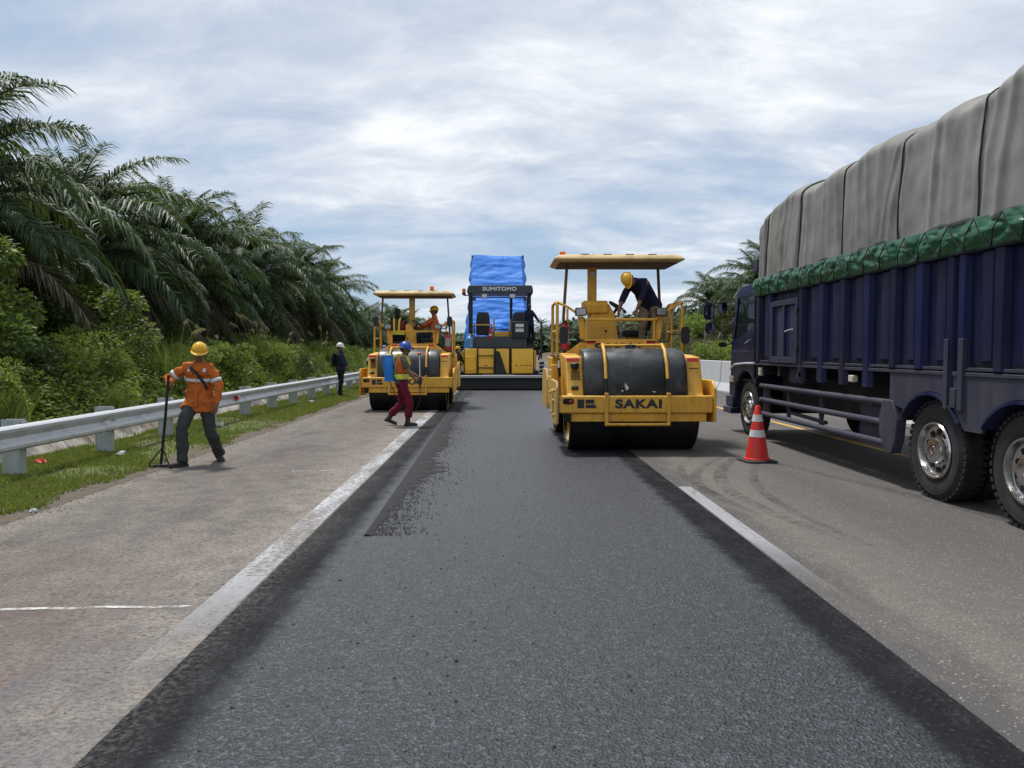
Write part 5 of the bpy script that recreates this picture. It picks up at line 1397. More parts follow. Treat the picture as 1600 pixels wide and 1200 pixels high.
m = T(); m.prism([(9.10, 0.44), (9.22, 0.60), (9.23, 0.80), (9.14, 1.02), (8.92, 1.02), (8.80, 0.80), (8.84, 0.56), (8.92, 0.40), (9.0, 0.38)], 'x', XL - 0.02, XL + 0.10); m.build('fender_end', M_tgrey, truck, 0.012)
# ---- arches over the twin rear axles
m = T(); pol = [(9.02, 1.35), (9.02, 0.98)]
def arch(yc, r, a0, a1, k=12, z0=0.50): return [(yc + r * math.cos(R(a0 + (a1 - a0) * i / k)), z0 + r * math.sin(R(a0 + (a1 - a0) * i / k))) for i in range(k + 1)]
pol += arch(8.16, 0.66, 40, 138) + [(7.55, 0.80), (7.27, 0.80)] + arch(6.70, 0.66, 40, 142) + [(5.9, 0.82), (5.7, 0.82), (5.7, 1.35)]
m.prism(pol, 'x', XL, XL + 0.035); m.build('wheel_arch_panel', M_tgrey, truck, 0.006)
for yc in (8.16, 6.70):
    pts = [(XL, a, b) for a, b in arch(yc, 0.655, 35, 145, 16)]
    m = T()
    for i in range(len(pts) - 1):
        (x, a, b), (_, c, d) = pts[i], pts[i + 1]
        m.add([(XL - 0.03, a, b), (XL - 0.03, c, d), (XL + 0.30, c, d), (XL + 0.30, a, b), (XL - 0.03, a, b - 0.03), (XL - 0.03, c, d - 0.03), (XL + 0.30, c, d - 0.03), (XL + 0.30, a, b - 0.03)], [(0, 1, 2, 3), (7, 6, 5, 4), (0, 4, 5, 1), (3, 2, 6, 7), (0, 3, 7, 4), (1, 5, 6, 2)])
    m.build('mudguard', M_tblue2, truck)
for y in (8.14, 6.68):
    wheel(truck, 4.66, y, off=TO); wheel(truck, 4.99, y, off=TO, detail=False)
    wheel(truck, 7.06, y, side=1, off=TO, detail=False)
wheel(truck, 4.70, 14.42, off=TO, front=True); wheel(truck, 7.02, 14.42, side=1, off=TO, detail=False)
# ---- cab
CL, CR = 4.66, 7.06
m = T()
cabside = [(13.86, 1.0), (13.86, 2.72), (14.05, 2.80), (14.75, 2.80), (15.02, 2.70), (15.32, 1.92), (15.38, 1.55), (15.38, 1.02), (15.10, 1.02), (15.04, 1.12), (14.85, 1.22), (14.42, 1.27), (14.05, 1.17), (13.92, 1.0)]
win = [(13.98, 2.62), (13.98, 2.10), (14.25, 1.98), (15.18, 1.80), (15.20, 1.88), (14.97, 2.62)]
def cab_wall(x0, x1):
    """cab side with a window opening, built as a ring of quads"""
    outer = [(13.86, 2.72), (13.86, 2.10), (13.86, 1.60), (15.38, 1.60), (15.32, 1.92), (15.02, 2.72)]
    mm = T(); n = len(win)
    vs = [(x0, a, b) for a, b in outer] + [(x0, a, b) for a, b in win] + [(x1, a, b) for a, b in outer] + [(x1, a, b) for a, b in win]
    fs = []
    for i in range(n):
        j = (i + 1) % n
        fs += [(i, j, n + j, n + i), (2 * n + i, 3 * n + i, 3 * n + j, 2 * n + j), (n + i, n + j, 3 * n + j, 3 * n + i), (i, 2 * n + i, 2 * n + j, j)]
    return mm.add(vs, fs)
for x0, x1 in ((CL, CL + 0.05), (CR - 0.05, CR)):
    d = cab_wall(x0, x1).build('cab_door', M_cabblue, truck)
    m = T(); m.prism(win, 'x', (x0 + x1) / 2 - 0.004, (x0 + x1) / 2 + 0.004); m.build('window', M_glass, d)
low = [(13.86, 1.0), (13.86, 1.601), (15.38, 1.601), (15.40, 1.30), (15.38, 1.02), (15.10, 1.02)] + [(14.42 + 0.62 * math.cos(R(a)), 0.56 + 0.66 * math.sin(R(a))) for a in range(40, 141, 10)]
m = T(); m.prism(low, 'x', CL - 0.004, CL + 0.05); m.build('cab_side', M_cabblue, truck, 0.008)
m = T(); m.prism(low, 'x', CR - 0.05, CR + 0.004); m.build('cab_side', M_cabblue, truck, 0.008)
m = T(); m.box(CL + 0.02, CR - 0.02, 13.84, 13.885, 1.0, 2.75); m.build('cab_back', M_cabblue, truck)
m = T(); m.prism([(13.84, 2.70), (13.84, 2.76), (14.0, 2.84), (14.75, 2.84), (15.04, 2.74), (15.04, 2.70)], 'x', CL, CR); m.build('cab_roof', M_cabblue, truck, 0.03, seg=3)
m = T(); m.prism([(15.30, 1.90), (15.40, 1.55), (15.42, 1.0), (15.36, 1.0), (15.34, 1.55), (15.25, 1.90)], 'x', CL, CR); m.build('cab_front', M_cabblue, truck, 0.01)
m = T(); m.add([(CL + 0.06, 15.01, 2.70), (CR - 0.06, 15.01, 2.70), (CR - 0.06, 15.30, 1.90), (CL + 0.06, 15.30, 1.90), (CL + 0.06, 15.00, 2.70), (CR - 0.06, 15.00, 2.70), (CR - 0.06, 15.29, 1.90), (CL + 0.06, 15.29, 1.90)], [(0, 1, 2, 3), (7, 6, 5, 4), (0, 4, 5, 1), (2, 6, 7, 3), (1, 5, 6, 2), (0, 3, 7, 4)]); m.build('windscreen', M_glass, truck)
m = T(); m.prism([(14.95, 2.80), (15.30, 2.66), (15.31, 2.63), (14.97, 2.76)], 'x', CL, CR); m.build('sun_visor', M_galv, truck, 0.006)
m = T(); m.box(CL + 0.05, CR - 0.05, 13.9, 15.3, 1.02, 1.06); m.build('cab_floor', M_chassis, truck)
m = T(); m.box(4.95, 5.45, 13.95, 14.45, 1.06, 1.55); m.build('driver_seat', M_seat, truck, 0.04)
m = T(); m.box(4.98, 5.42, 13.92, 14.02, 1.5, 2.1); m.build('seat_back', M_seat, truck, 0.04)
# white arch trim above the front wheel, side step, bumper
tr = [(CL - 0.012, 14.42 + 0.68 * math.cos(R(a)), 0.58 + 0.72 * math.sin(R(a))) for a in range(50, 131, 8)]
m = T(); m.tube([(CL - 0.012, 15.38, 1.24), (CL - 0.012, 15.1, 1.33)] + [(CL - 0.012, 14.5, 1.36), (CL - 0.012, 13.88, 1.37)], 0.022, 8); m.build('arch_trim', M_galv, truck)
m = T()
for i in range(10):
    a0, a1 = R(30 + 12 * i), R(42 + 12 * i)
    p0 = (14.42 + 0.64 * math.cos(a0), 0.56 + 0.68 * math.sin(a0)); p1 = (14.42 + 0.64 * math.cos(a1), 0.56 + 0.68 * math.sin(a1))
    m.add([(CL - 0.02, *p0), (CL - 0.02, *p1), (CL + 0.35, *p1), (CL + 0.35, *p0)], [(0, 1, 2, 3)])
m.build('front_mudguard', M_chassis, truck)
for (y0, y1, z0, z1, dx) in ((15.10, 15.50, 0.72, 1.0, 0.0), (15.10, 15.56, 0.50, 0.715, -0.05), (15.08, 15.60, 0.36, 0.495, -0.09)):
    m = T(); m.box(CL + dx, CR - dx, y0, y1, z0, z1); m.build('bumper', M_cabblue, truck, 0.02)
m = T(); m.prism([(15.18, 0.98), (15.42, 0.98), (15.42, 1.10), (15.22, 1.10)], 'x', CL - 0.03, CL + 0.1); m.build('indicator_lamp', M_lampw, truck, 0.01)
T().tube([(CL - 0.015, 14.10, 1.80), (CL - 0.045, 14.14, 1.80), (CL - 0.045, 14.35, 1.74), (CL - 0.01, 14.40, 1.73)], 0.014, 8).build('cab_door_handle', M_chrome, truck)
for z in (1.55, 1.95, 2.4): T().cyl((CL - 0.02, 13.93, z), (CL - 0.02, 13.93, z + 0.06), 0.018, n=8).build('hinge_bolt', M_chrome, truck)
T().tube([(CL - 0.02, 13.91, 1.1), (CL - 0.02, 13.91, 2.7)], 0.016, 8).build('grab_rail', M_chassis, truck)
T().tube([(CL + 0.02, 13.80, 1.1), (CL + 0.02, 13.80, 3.15)], 0.03, 10).build('exhaust_stack', M_chassis, truck)
T().box(CL - 0.04, CL + 0.10, 13.78, 14.04, 3.02, 3.24).build('corner_lamp_box', M_tgrey, truck, 0.012)
# mirrors on their arm
T().tube([(CL + 0.1, 14.95, 2.55), (CL - 0.10, 15.35, 2.58), (CL - 0.26, 15.62, 2.56), (CL - 0.30, 15.66, 2.45), (CL - 0.28, 15.62, 2.15), (CL - 0.02, 15.32, 1.75)], 0.014, 8).build('mirror_arm', M_chassis, truck)
for (x, y, z, rx, rz_) in ((CL - 0.42, 15.55, 2.40, 0.105, 0.175), (CL - 0.40, 15.50, 2.05, 0.10, 0.12), (CL - 0.12, 15.60, 2.47, 0.10, 0.115)):
    m = T(); m.loft([(x, y, z), (x, y + 0.03, z), (x, y + 0.09, z)], [(rx, rz_), (rx, rz_), (rx * 0.6, rz_ * 0.6)], (1, 0, 0), 20, 3); mo = m.build('mirror_housing', M_blackp, truck)
    m = T(); m.loft([(x, y - 0.006, z), (x, y - 0.001, z)], [(rx * 0.87, rz_ * 0.9), (rx * 0.87, rz_ * 0.9)], (1, 0, 0), 20, 3); m.build('mirror_glass', M_mirror, mo)
T().tube([(CL - 0.40, 15.56, 2.40), (CL - 0.30, 15.64, 2.40)], 0.012, 8).build('mirror_arm', M_chassis, truck)
T().tube([(CL - 0.38, 15.54, 2.05), (CL - 0.28, 15.62, 2.14)], 0.012, 8).build('mirror_arm', M_chassis, truck)
m = T(); m.loft([(CL - 0.14, 15.50, 1.72), (CL - 0.14, 15.60, 1.72)], [(0.09, 0.05), (0.07, 0.04)], (1, 0, 0), 16, 3); m.build('kerb_mirror', M_blackp, truck)
T().tube([(CL + 0.02, 15.36, 1.74), (CL - 0.1, 15.55, 1.73)], 0.012, 8).build('mirror_arm', M_chassis, truck)

# ---- canvas: one sheet over the load with real folds
def tarp_shape(u, Y):
    """u: 0 left hem .. 1 right hem"""
    ends = np.clip(np.minimum((YF + 0.02 - Y) / 1.25, 1.0), 0.0, 1.0)
    top = 3.86 + 0.44 * np.sqrt(1 - (1 - ends) ** 2) + 0.035 * np.sin(Y * 2.1) + 0.03 * np.sin(Y * 4.7 + 1)
    a = np.abs(u * 2 - 1)                                   # 1 at the hems, 0 at the ridge
    hem = 2.84 + 0.02 * np.sin(Y * 4.2) + 0.012 * np.sin(Y * 11 + 1)
    # rounded cross-section
    ws = np.clip((1 - a) / 0.42, 0, 1)                      # up the side
    wt = np.clip((0.58 - a) / 0.58, 0, 1)                   # over the top
    z = hem + (top - 0.34 - hem) * np.sin(ws * math.pi / 2 * 0.55) / math.sin(math.pi / 2 * 0.55)
    z = z + 0.34 * np.sin(wt * math.pi / 2) ** 0.75
    half = 1.275 - 0.05 * ws - 0.0 * wt
    x = half * (1 - (1 - np.cos(wt * math.pi / 2)) ** 1.0 * 1.0)
    x = np.where(wt > 0, (1.225) * (1 - wt ** 1.55), half)
    return x, z, ws, wt
U = np.linspace(0, 1, 121)[None, :]; YY = np.linspace(YB - 0.05, YF + 0.04, 420)[:, None]
x, z, ws, wt = tarp_shape(U, YY)
sgn = np.where(U < 0.5, -1, 1)
folds = np.zeros(np.broadcast(x, YY).shape); x, z, ws, wt = (np.broadcast_to(q, folds.shape) for q in (x, z, ws, wt))
rs = np.random.default_rng(5)
yc = YB
while yc < YF:
    amp = rs.uniform(0.008, 0.042); wd = rs.uniform(0.025, 0.09); lean = rs.uniform(-0.25, 0.25); ph = rs.uniform(0.1, 0.9)
    yl = yc + lean * (z - 3.3)
    folds += amp * np.exp(-((YY - yl) / wd) ** 2) * (0.35 + 0.65 * np.sin(np.clip(ws * 1.2 + ph * 0.3, 0, 1) * math.pi / 2))
    yc += rs.uniform(0.13, 0.30)
rope_y = [13.36 - 1.5 * k for k in range(6)]
pinch = sum(np.exp(-((YY - ry) / 0.10) ** 2) for ry in rope_y)
folds -= 0.04 * pinch * (1 - 0.65 * np.clip(wt * 1.5, 0, 1))
folds += 0.02 * (fbm(YY * 1.8 + 0 * z, z * 1.8, 3) - 0.45) * 3
fx = folds * np.clip(1 - wt * 1.1, 0, 1); fz = folds * 0.7 * np.clip(wt * 1.3, 0, 1)
front = np.clip((YY - (YF - 0.16)) / 0.2, 0, 1) ** 2        # turn in over the front bow
X = 5.86 + sgn * (x + fx - 0.10 * front); Z = z + fz - 0.10 * front * (z - 2.84)
tarp = obj('canvas_tarpaulin', grid_mesh('canvas_tarpaulin', X - TO[0], YY - TO[1] + 0 * X, Z - TO[2], M_canvas), truck)
sm = tarp.modifiers.new('thick', 'SOLIDIFY'); sm.thickness = 0.012; sm.offset = -1
# front flap
m = T(); fr = int(X.shape[0]) - 1
flap = [(float(X[fr, j]), float(Z[fr, j])) for j in range(0, 121, 4)]
m.prism(flap, 'y', YF + 0.02, YF + 0.035); m.build('canvas_flap', M_canvas, truck)
def surf(u, y):
    i = int(np.clip(np.searchsorted(YY[:, 0], y), 0, len(YY) - 1)); j = int(round(u * 120))
    return V((float(X[i, j]), float(YY[i, 0]), float(Z[i, j])))
for ry in rope_y:
    pts = [surf(k / 40 * 0.96 + 0.005, ry) for k in range(41)]
    pts = [p + V((-0.010 if p.x < 5.86 else 0.010, 0, 0.008)) for p in pts]
    T().tube(pts, 0.0085, 6).build('rope', M_rope, tarp)
# green sheet under the hem + lashing
us = np.linspace(0, 1, 30)[None, :]; ys2 = np.linspace(YB, YF + 0.03, 500)[:, None]
zt = 2.875 - us * 0.30 + 0 * ys2
cr = 0.055 * (fbm(ys2 * 3.2 + us * 0.9, us * 3 + ys2 * 1.1, 7) - 0.45) + 0.045 * (np.abs(np.sin(ys2 * 7.3 + 3.1 * vnoise(ys2 * 2, us * 2, 3))) - 0.5) * (0.4 + us) + 0.03 * (fbm(ys2 * 9, us * 6, 2) - 0.45)
xg = XL - 0.035 - cr * np.sin(us * math.pi * 0.9 + 0.2) * 0.95 - 0.02 * np.sin(us * math.pi)
g = obj('green_tarpaulin', grid_mesh('green_tarpaulin', xg - TO[0], ys2 - TO[1] + 0 * us, zt - TO[2], M_greent), truck)
sm = g.modifiers.new('thick', 'SOLIDIFY'); sm.thickness = 0.006; sm.offset = -1
step = 0.42; k = 0; y = YF - 0.1
while y > YB + 0.3:
    p = [(XL - 0.085, y, 2.86), (XL - 0.10, y - step * 0.25, 2.72), (XL - 0.045, y - step * 0.5, 2.57), (XL - 0.10, y - step * 0.75, 2.72), (XL - 0.085, y - step, 2.86)]
    T().tube(p, 0.0065, 5).build('lashing', M_rope, truck); y -= step
# the driver
person('truck driver in an orange shirt seen through the cab window', (5.20, 14.20, 1.06), R(180),
    dict(pelvis=(0, 0, 0.56), torso=(0, 0.05, 1), head=(0, -0.05, 1), look=(0, -1, 0), handR=(-0.15, -0.5, 0.80), handL=(0.15, -0.5, 0.80), elbowR=(-0.6, 0.3, -0.8), elbowL=(0.6, 0.3, -0.8),
         footR=(-0.12, -0.55, 0.10), footL=(0.12, -0.55, 0.10), kneeR=(0, -1, 1), kneeL=(0, -1, 1)), dict(top=M_orange2, bottom=M_jeans, hat=M_hatW))

# ================================================================== traffic cone
M_conered = pm('cone_red', (0.66, 0.030, 0.018), 0.45, var=0.10, vs_=5, dirt=(0.30, 0.03, 0.03), dirt_amt=0.3, ds=7)
M_conewhite = pm('cone_sleeve', (0.66, 0.65, 0.62), 0.45, var=0.08, vs_=8, dirt=(0.42, 0.40, 0.37), dirt_amt=0.4, ds=7)
M_conebase = pm('cone_rubber', (0.022, 0.022, 0.022), 0.8, var=0.2, vs_=8)
cn = W(1183.5, 722, 11.0); cl = (cn.x, 11.02, 0.0)
cone = thing('traffic_cone', 'red traffic cone with two white bands beside the blue truck', 'traffic cone', cl, R(8))
def cr_(z): return 0.165 - (z - 0.05) * (0.165 - 0.038) / 0.76
m = MB(); m.loft([(0, 0, 0.0), (0, 0, 0.025), (0, 0, 0.035)], [(0.235, 0.235), (0.235, 0.235), (0.20, 0.20)], (1, 0, 0), 32, 6); m.build('base', M_conebase, cone, 0.004)
m = MB(); m.lathe([(0.185, 0.034), (0.182, 0.05)] + [(cr_(z), z) for z in (0.055, 0.12, 0.40, 0.79)] + [(0.030, 0.81), (0.012, 0.812)], (0, 0, 0), 'z', 36); m.build('body', M_conered, cone)
for z0, z1 in ((0.36, 0.46), (0.58, 0.68)):
    m = MB(); m.lathe([(cr_(z0) - 0.002, z0), (cr_(z0) + 0.0035, z0 + 0.001), (cr_(z1) + 0.0035, z1 - 0.001), (cr_(z1) - 0.002, z1)], (0, 0, 0), 'z', 36); m.build('reflective_sleeve', M_conewhite, cone)
# ================================================================== the asphalt paver
M_char = pm('charcoal_paint', (0.045, 0.052, 0.058), 0.5, var=0.12, vs_=3, dirt=(0.09, 0.085, 0.08), dirt_amt=0.3, ds=4)
M_wlet = pm('white_lettering', (0.72, 0.73, 0.74), 0.5, var=0.05)
M_pyel = pm('paver_yellow', (0.82, 0.44, 0.025), 0.4, var=0.1, vs_=2, dirt=(0.40, 0.22, 0.03), dirt_amt=0.3, ds=4)
M_grey = pm('walkway_steel', (0.40, 0.41, 0.41), 0.6, 0.0, var=0.2, vs_=5)
M_jug = pm('water_jug', (0.10, 0.27, 0.50), 0.12, var=0.12, vs_=8)
PO = (0.05, 33.0, 0.0)
pv = thing('asphalt_paver', 'black and yellow asphalt paver with a charcoal canopy, in front of the blue covered tipper', 'paver', PO)
def Q(): return MB(PO)
YS = 31.2
# screed
m = Q(); m.box(-1.95, 1.95, YS + 0.10, YS + 0.9, 0.02, 0.49); m.build('screed', M_blackp, pv, 0.02)
m = Q(); m.box(-1.98, 1.98, YS - 0.12, YS + 0.30, 0.50, 0.60); m.build('walkway', M_grey, pv, 0.01)
for s_ in (-1, 1):
    m = Q(); m.box(s_ * 1.97 - 0.03, s_ * 1.97 + 0.03, YS - 0.05, YS + 1.3, 0.02, 0.62); m.build('end_gate', M_blackp, pv, 0.01)
    m = Q(); m.box(s_ * 1.75 - 0.10, s_ * 1.75 + 0.10, YS + 0.35, YS + 0.55, 0.44, 1.15); so = m.build('side_step', M_blackp, pv, 0.01)
    for k in range(4): Q().box(s_ * 1.75 - 0.14, s_ * 1.75 + 0.14, YS + 0.22, YS + 0.34, 0.50 + 0.16 * k, 0.545 + 0.16 * k).build('step_rung', M_grey, so)
    m = Q(); m.tube([(s_ * 1.62, YS + 0.6, 1.2), (s_ * 1.70, YS + 0.5, 1.55), (s_ * 1.66, YS + 0.8, 1.6)], 0.03, 8); m.build('grab_tube', M_blackp, pv)
    m = Q(); m.box(s_ * 1.45 - 0.30, s_ * 1.45 + 0.30, 32.9, 37.2, 0.05, 0.75); m.build('crawler_track', M_chassis, pv, 0.12, seg=3)
# rear hood, three yellow doors in black frame
m = Q(); m.box(-1.46, 1.44, YS + 0.80, YS + 1.6, 0.60, 1.71); m.build('rear_body', M_blackp, pv, 0.02)
for (x0, x1) in ((-1.42, -0.92), (-0.86, -0.22), (-0.12, 0.40), (0.52, 1.40)):
    m = Q(); m.prism([(YS + 0.57, 0.66), (YS + 0.57, 1.24), (YS + 0.70, 1.68), (YS + 0.85, 1.68), (YS + 0.85, 0.66)], 'x', x0, x1); dr = m.build('hood_door', M_pyel, pv, 0.015)
    for k, q in enumerate((0.22, 0.45, 0.66, 0.86) if x1 > 1 else (0.5,)):
        xx = x0 + (x1 - x0) * q; Q().box(xx - 0.06, xx + 0.06, YS + 0.562, YS + 0.569, 0.98, 1.02).build('sticker', M_redr, dr)
m = Q(); m.box(-1.40, -0.95, YS + 0.54, YS + 0.566, 0.78, 1.36); m.build('sub_door', M_pyel, pv, 0.008)
for z in (0.88, 1.38): Q().box(-0.92, -0.18, YS + 0.50, YS + 0.56, z, z + 0.035).build('ladder_rung', M_blackp, pv)
for x in (-0.90, -0.20): Q().box(x - 0.02, x + 0.02, YS + 0.50, YS + 0.56, 0.66, 1.7).build('ladder_rail', M_blackp, pv)
m = Q(); m.prism([(-0.16, 1.62), (0.02, 1.56), (0.30, 0.66), (-0.16, 0.60)], 'y', YS + 0.44, YS + 0.50); m.build('rubber_flap', M_blackp, pv, 0.02)
# platform
m = Q(); m.box(-1.45, 1.45, YS + 0.9, 36.2, 1.60, 1.72); m.build('platform', M_blackp, pv, 0.01)
m = Q(); m.box(-1.05, 1.15, YS + 0.95, YS + 1.05, 1.72, 2.20); m.build('console_wall', M_char, pv, 0.02)
m = Q(); m.box(-0.30, 0.60, YS + 1.3, YS + 2.2, 1.56, 2.4); m.build('engine_cover', M_pyel, pv, 0.03)
m = Q(); m.box(0.52, 1.22, YS + 0.86, YS + 1.25, 2.12, 2.82); cp = m.build('control_panel', M_blackp, pv, 0.02)
for z in (2.38, 2.58): Q().box(0.68, 1.02, YS + 0.852, YS + 0.859, z, z + 0.14).build('label_plate', M_sticker, cp)
for (x, n_) in ((-0.68, 0), (0.85, 1)):
    so = Q().box(x - 0.28, x + 0.28, YS + 1.5, YS + 2.0, 2.05, 2.2).build('seat', M_seat, pv, 0.05, seg=3)
    m = Q(); m.loft([(x, YS + 1.40, 2.25), (x, YS + 1.36, 2.7), (x, YS + 1.34, 3.10), (x, YS + 1.34, 3.22)], [(0.28, 0.07), (0.30, 0.07), (0.27, 0.06), (0.20, 0.05)], (1, 0, 0), 20, 3.5); m.build('backrest', M_seat, so)
    Q().box(x - 0.22, x + 0.22, YS + 1.5, YS + 1.95, 1.56, 2.05).build('seat_base', M_blackp, pv)
m = Q(); m.box(-1.12, -0.28, YS + 1.05, YS + 1.12, 2.66, 2.71); m.build('arm_board', M_yel2, pv)
for x in (-1.05, -0.32): Q().tube([(x, YS + 1.08, 1.5), (x, YS + 1.08, 2.68)], 0.03, 8).build('rail_post', M_rust, pv)
Q().tube([(-0.25, YS + 1.0, 1.56), (-0.25, YS + 1.0, 2.40), (-0.15, YS + 1.0, 2.48), (0.35, YS + 1.0, 2.48), (0.45, YS + 1.0, 2.40), (0.45, YS + 1.0, 1.56)], 0.025, 8).build('rail', M_chassis, pv)
for x in (-0.22, 0.48): Q().tube([(x, YS + 1.6, 1.56), (x, YS + 1.6, 2.95)], 0.035, 8).build('exhaust_pipe', M_yel2, pv)
ex = Q().lathe([(0.06, 0), (0.075, 0.02), (0.075, 0.42), (0.03, 0.50)], (-0.36, YS + 1.0, 2.05), 'z', 14).build('fire_extinguisher', M_extred, pv)
Q().lathe([(0.0765, 0), (0.0765, 0.07)], (-0.36, YS + 1.0, 2.23), 'z', 14).build('extinguisher_label', M_sticker, ex)
# canopy
YC = YS + 1.5
m = Q(); m.prism([(-1.36, 4.04), (-1.36, 4.16), (-1.30, 4.34), (-1.24, 4.37), (1.34, 4.37), (1.40, 4.34), (1.44, 4.16), (1.44, 4.04)], 'y', YC, YC + 2.0); cn_ = m.build('canopy', M_char, pv, 0.02)
tx = text_mesh('maker_lettering', 'SUMITOMO', 1.44, 0.165, 0.012, M_wlet, 0.04, cn_); tx.location = V((0.02, YC - 0.004, 4.22)) - V(PO)
for (x, y) in ((-1.24, YC + 0.15), (-1.24, YC + 1.8), (1.30, YC + 0.3), (1.30, YC + 1.8), (0.52, YC + 0.9)):
    m = Q(); m.box(x - 0.06, x + 0.06, y - 0.06, y + 0.06, 1.56, 4.05); m.build('canopy_post', M_blackp, pv, 0.01)
m = Q(); m.tube([(-1.2, YC + 0.1, 3.86), (1.26, YC + 0.1, 3.86)], 0.025, 8); m.build('lamp_bar', M_blackp, pv)
for x in (-0.62, 0.56):
    m = Q(); m.box(x - 0.13, x + 0.13, YC + 0.0, YC + 0.10, 3.82, 4.02); lm = m.build('work_lamp', M_blackp, pv, 0.01)
    Q().box(x - 0.11, x + 0.11, YC - 0.008, YC - 0.001, 3.84, 4.00).build('lens', M_sticker, lm)
for x in (-1.06, 1.12):
    m = Q(); m.lathe([(0.03, 0), (0.08, -0.10), (0.085, -0.13)], (x, YC + 0.12, 3.86), 'z', 14); m.build('spot_lamp', M_blackp, pv)
bo_ = Q().lathe([(0.07, 0), (0.075, 0.02), (0.075, 0.15), (0.06, 0.18)], (-1.50, YC + 0.2, 4.06), 'z', 16).build('beacon', M_beacon, pv)
Q().lathe([(0.08, 0), (0.08, 0.08)], (-1.50, YC + 0.2, 3.975), 'z', 16).build('beacon_base', M_blackp, bo_)
Q().box(-1.52, -1.3, YC + 0.17, YC + 0.23, 3.93, 3.97).build('beacon_bracket', M_blackp, pv)
# hopper at the front
m = Q(); m.prism([(-1.75, 0.6), (-1.75, 1.6), (-1.6, 1.6), (-1.0, 0.9), (1.0, 0.9), (1.6, 1.6), (1.75, 1.6), (1.75, 0.6)], 'y', 36.3, 38.2); m.build('hopper', M_pyel, pv, 0.02)
jg = thing('water_jug', 'blue refillable water jug standing on the paver hood', 'water jug', (-1.22, YS + 1.05, 1.72))
MB().lathe([(0.12, 0), (0.155, 0.01), (0.155, 0.11), (0.148, 0.125), (0.155, 0.14), (0.155, 0.24), (0.148, 0.255), (0.155, 0.27), (0.155, 0.36), (0.13, 0.42), (0.05, 0.47), (0.04, 0.52)], (0, 0, 0), 'z', 24).build('bottle', M_jug, jg)
MB().lathe([(0.045, 0.5), (0.045, 0.56), (0.02, 0.57)], (0, 0, 0), 'z', 16).build('cap', M_whiteplastic, jg)
person('paver operator in dark overalls standing at the control panel under the canopy', (1.27, YS + 1.30, 1.80), R(140),
    dict(head=(0, -0.05, 1), handR=(-0.28, -0.30, 1.05), handL=(0.25, -0.25, 1.0)), dict(top=M_navy, bottom=M_black, loose=0.03, hat=None))
mb_ = Q(); mb_.box(0.95, 1.42, YS + 1.0, YS + 1.55, 1.562, 1.80); mb_.build('operator_step', M_blackp, pv, 0.01)
person('worker in lime striped vest and yellow hard hat standing left of the paver', (-1.95, 36.4, 0), R(120),
    dict(pelvis=(0, 0, 0.97), handR=(-0.2, -0.25, 1.0), handL=(0.2, -0.3, 0.95)), dict(top=M_black, bottom=M_black, hat=M_hatY, vest=(M_vestmaroon, M_lime)))
person('worker with only a blue hard hat showing past the roller side rail', (-4.62, 31.0, 0), R(40),
    dict(pelvis=(0, 0, 0.97)), dict(top=M_jeans, bottom=M_black, hat=M_hatB))

# ================================================================== the tipper feeding the paver
def m_bluetarp():
    s = NT('blue_tarpaulin'); co = s.coord('Object')
    n = s.noise(s.map(co, (0.9, 2.5, 2.5)), 1.5, 6, 0.6, 0.4)
    s.base(s.mix(n, (0.030, 0.17, 0.60), (0.065, 0.25, 0.74))); s.rough(0.6); s.b.inputs['Specular IOR Level'].default_value = 0.2
    s.l(s.bump(s.noise(s.map(co, (0.7, 3.0, 3.0)), 2.0, 6, 0.62, 0.5), 0.35, 0.06), s.b.inputs['Normal'])
    return s.m
M_bt = m_bluetarp()
M_tipper = pm('tipper_paint', (0.05, 0.16, 0.22), 0.5, var=0.2, vs_=2, dirt=(0.10, 0.09, 0.08), dirt_amt=0.5, ds=3)
DO = (-0.05, 42.0, 0.0)
dt = thing('dump_truck', 'tipper truck with raised bed wrapped in bright blue tarpaulin, behind the paver', 'dump truck', DO)
def D(): return MB(DO)
H0, H1 = V((0, 38.6, 1.75)), V((0, 42.9, 6.75))          # hinge end, raised front end, of the bed top
along = (H1 - H0).normalized(); nrm = V((0, -along.z, along.y))
def bedpt(x, t, h): return V((x - 0.08, 0, 0)) + H0.lerp(H1, t) + nrm * h
m = D(); vs = []
for t in (-0.05, 1.0):
    for (x, h) in ((-1.35, -1.2), (1.35, -1.2), (1.40, 0.0), (-1.40, 0.0)): vs.append(bedpt(x, t, h))
m.add(vs, [(0, 1, 2, 3), (7, 6, 5, 4), (0, 4, 5, 1), (1, 5, 6, 2), (2, 6, 7, 3), (3, 7, 4, 0)]); m.build('tipping_bed', M_tipper, dt, 0.03)
for k in range(6):
    t = 0.05 + 0.17 * k
    for s_ in (-1, 1):
        vs = [bedpt(s_ * xx, t + q, h) for xx in (1.36, 1.44) for q, h in ((-0.012, -1.15), (0.012, -1.15), (0.012, -0.05), (-0.012, -0.05))]
        D().add(vs, [(0, 1, 2, 3), (7, 6, 5, 4), (0, 4, 5, 1), (1, 5, 6, 2), (2, 6, 7, 3), (3, 7, 4, 0)]).build('bed_rib', M_tipper, dt)
A = np.linspace(-1, 1, 71)[None, :]; Tt = np.linspace(-0.14, 1.0, 150)[:, None]
wv = np.clip(Tt, 0, 1)
half = 1.80 - 0.27 * wv + 0.03 * np.sin(Tt * 9)
xx = A * half; edge = np.clip((np.abs(A) - 0.84) / 0.16, 0, 1)
sag = 0.10 * (1 - A ** 2) * -0.9 + 0.22 * (fbm(A * 1.1 + 5, Tt * 11, 4) - 0.46) + 0.010 * np.sin(Tt * 75 + 2.5 * A ** 2 + 9 * vnoise(A * 1.6 + 3, Tt * 7, 1)) * (1 - edge)
crump = 0.9 * (fbm(A * 2.2 + 2, Tt * 7 + 3, 9) - 0.46) * np.clip((0.38 - Tt) / 0.3, 0, 1)
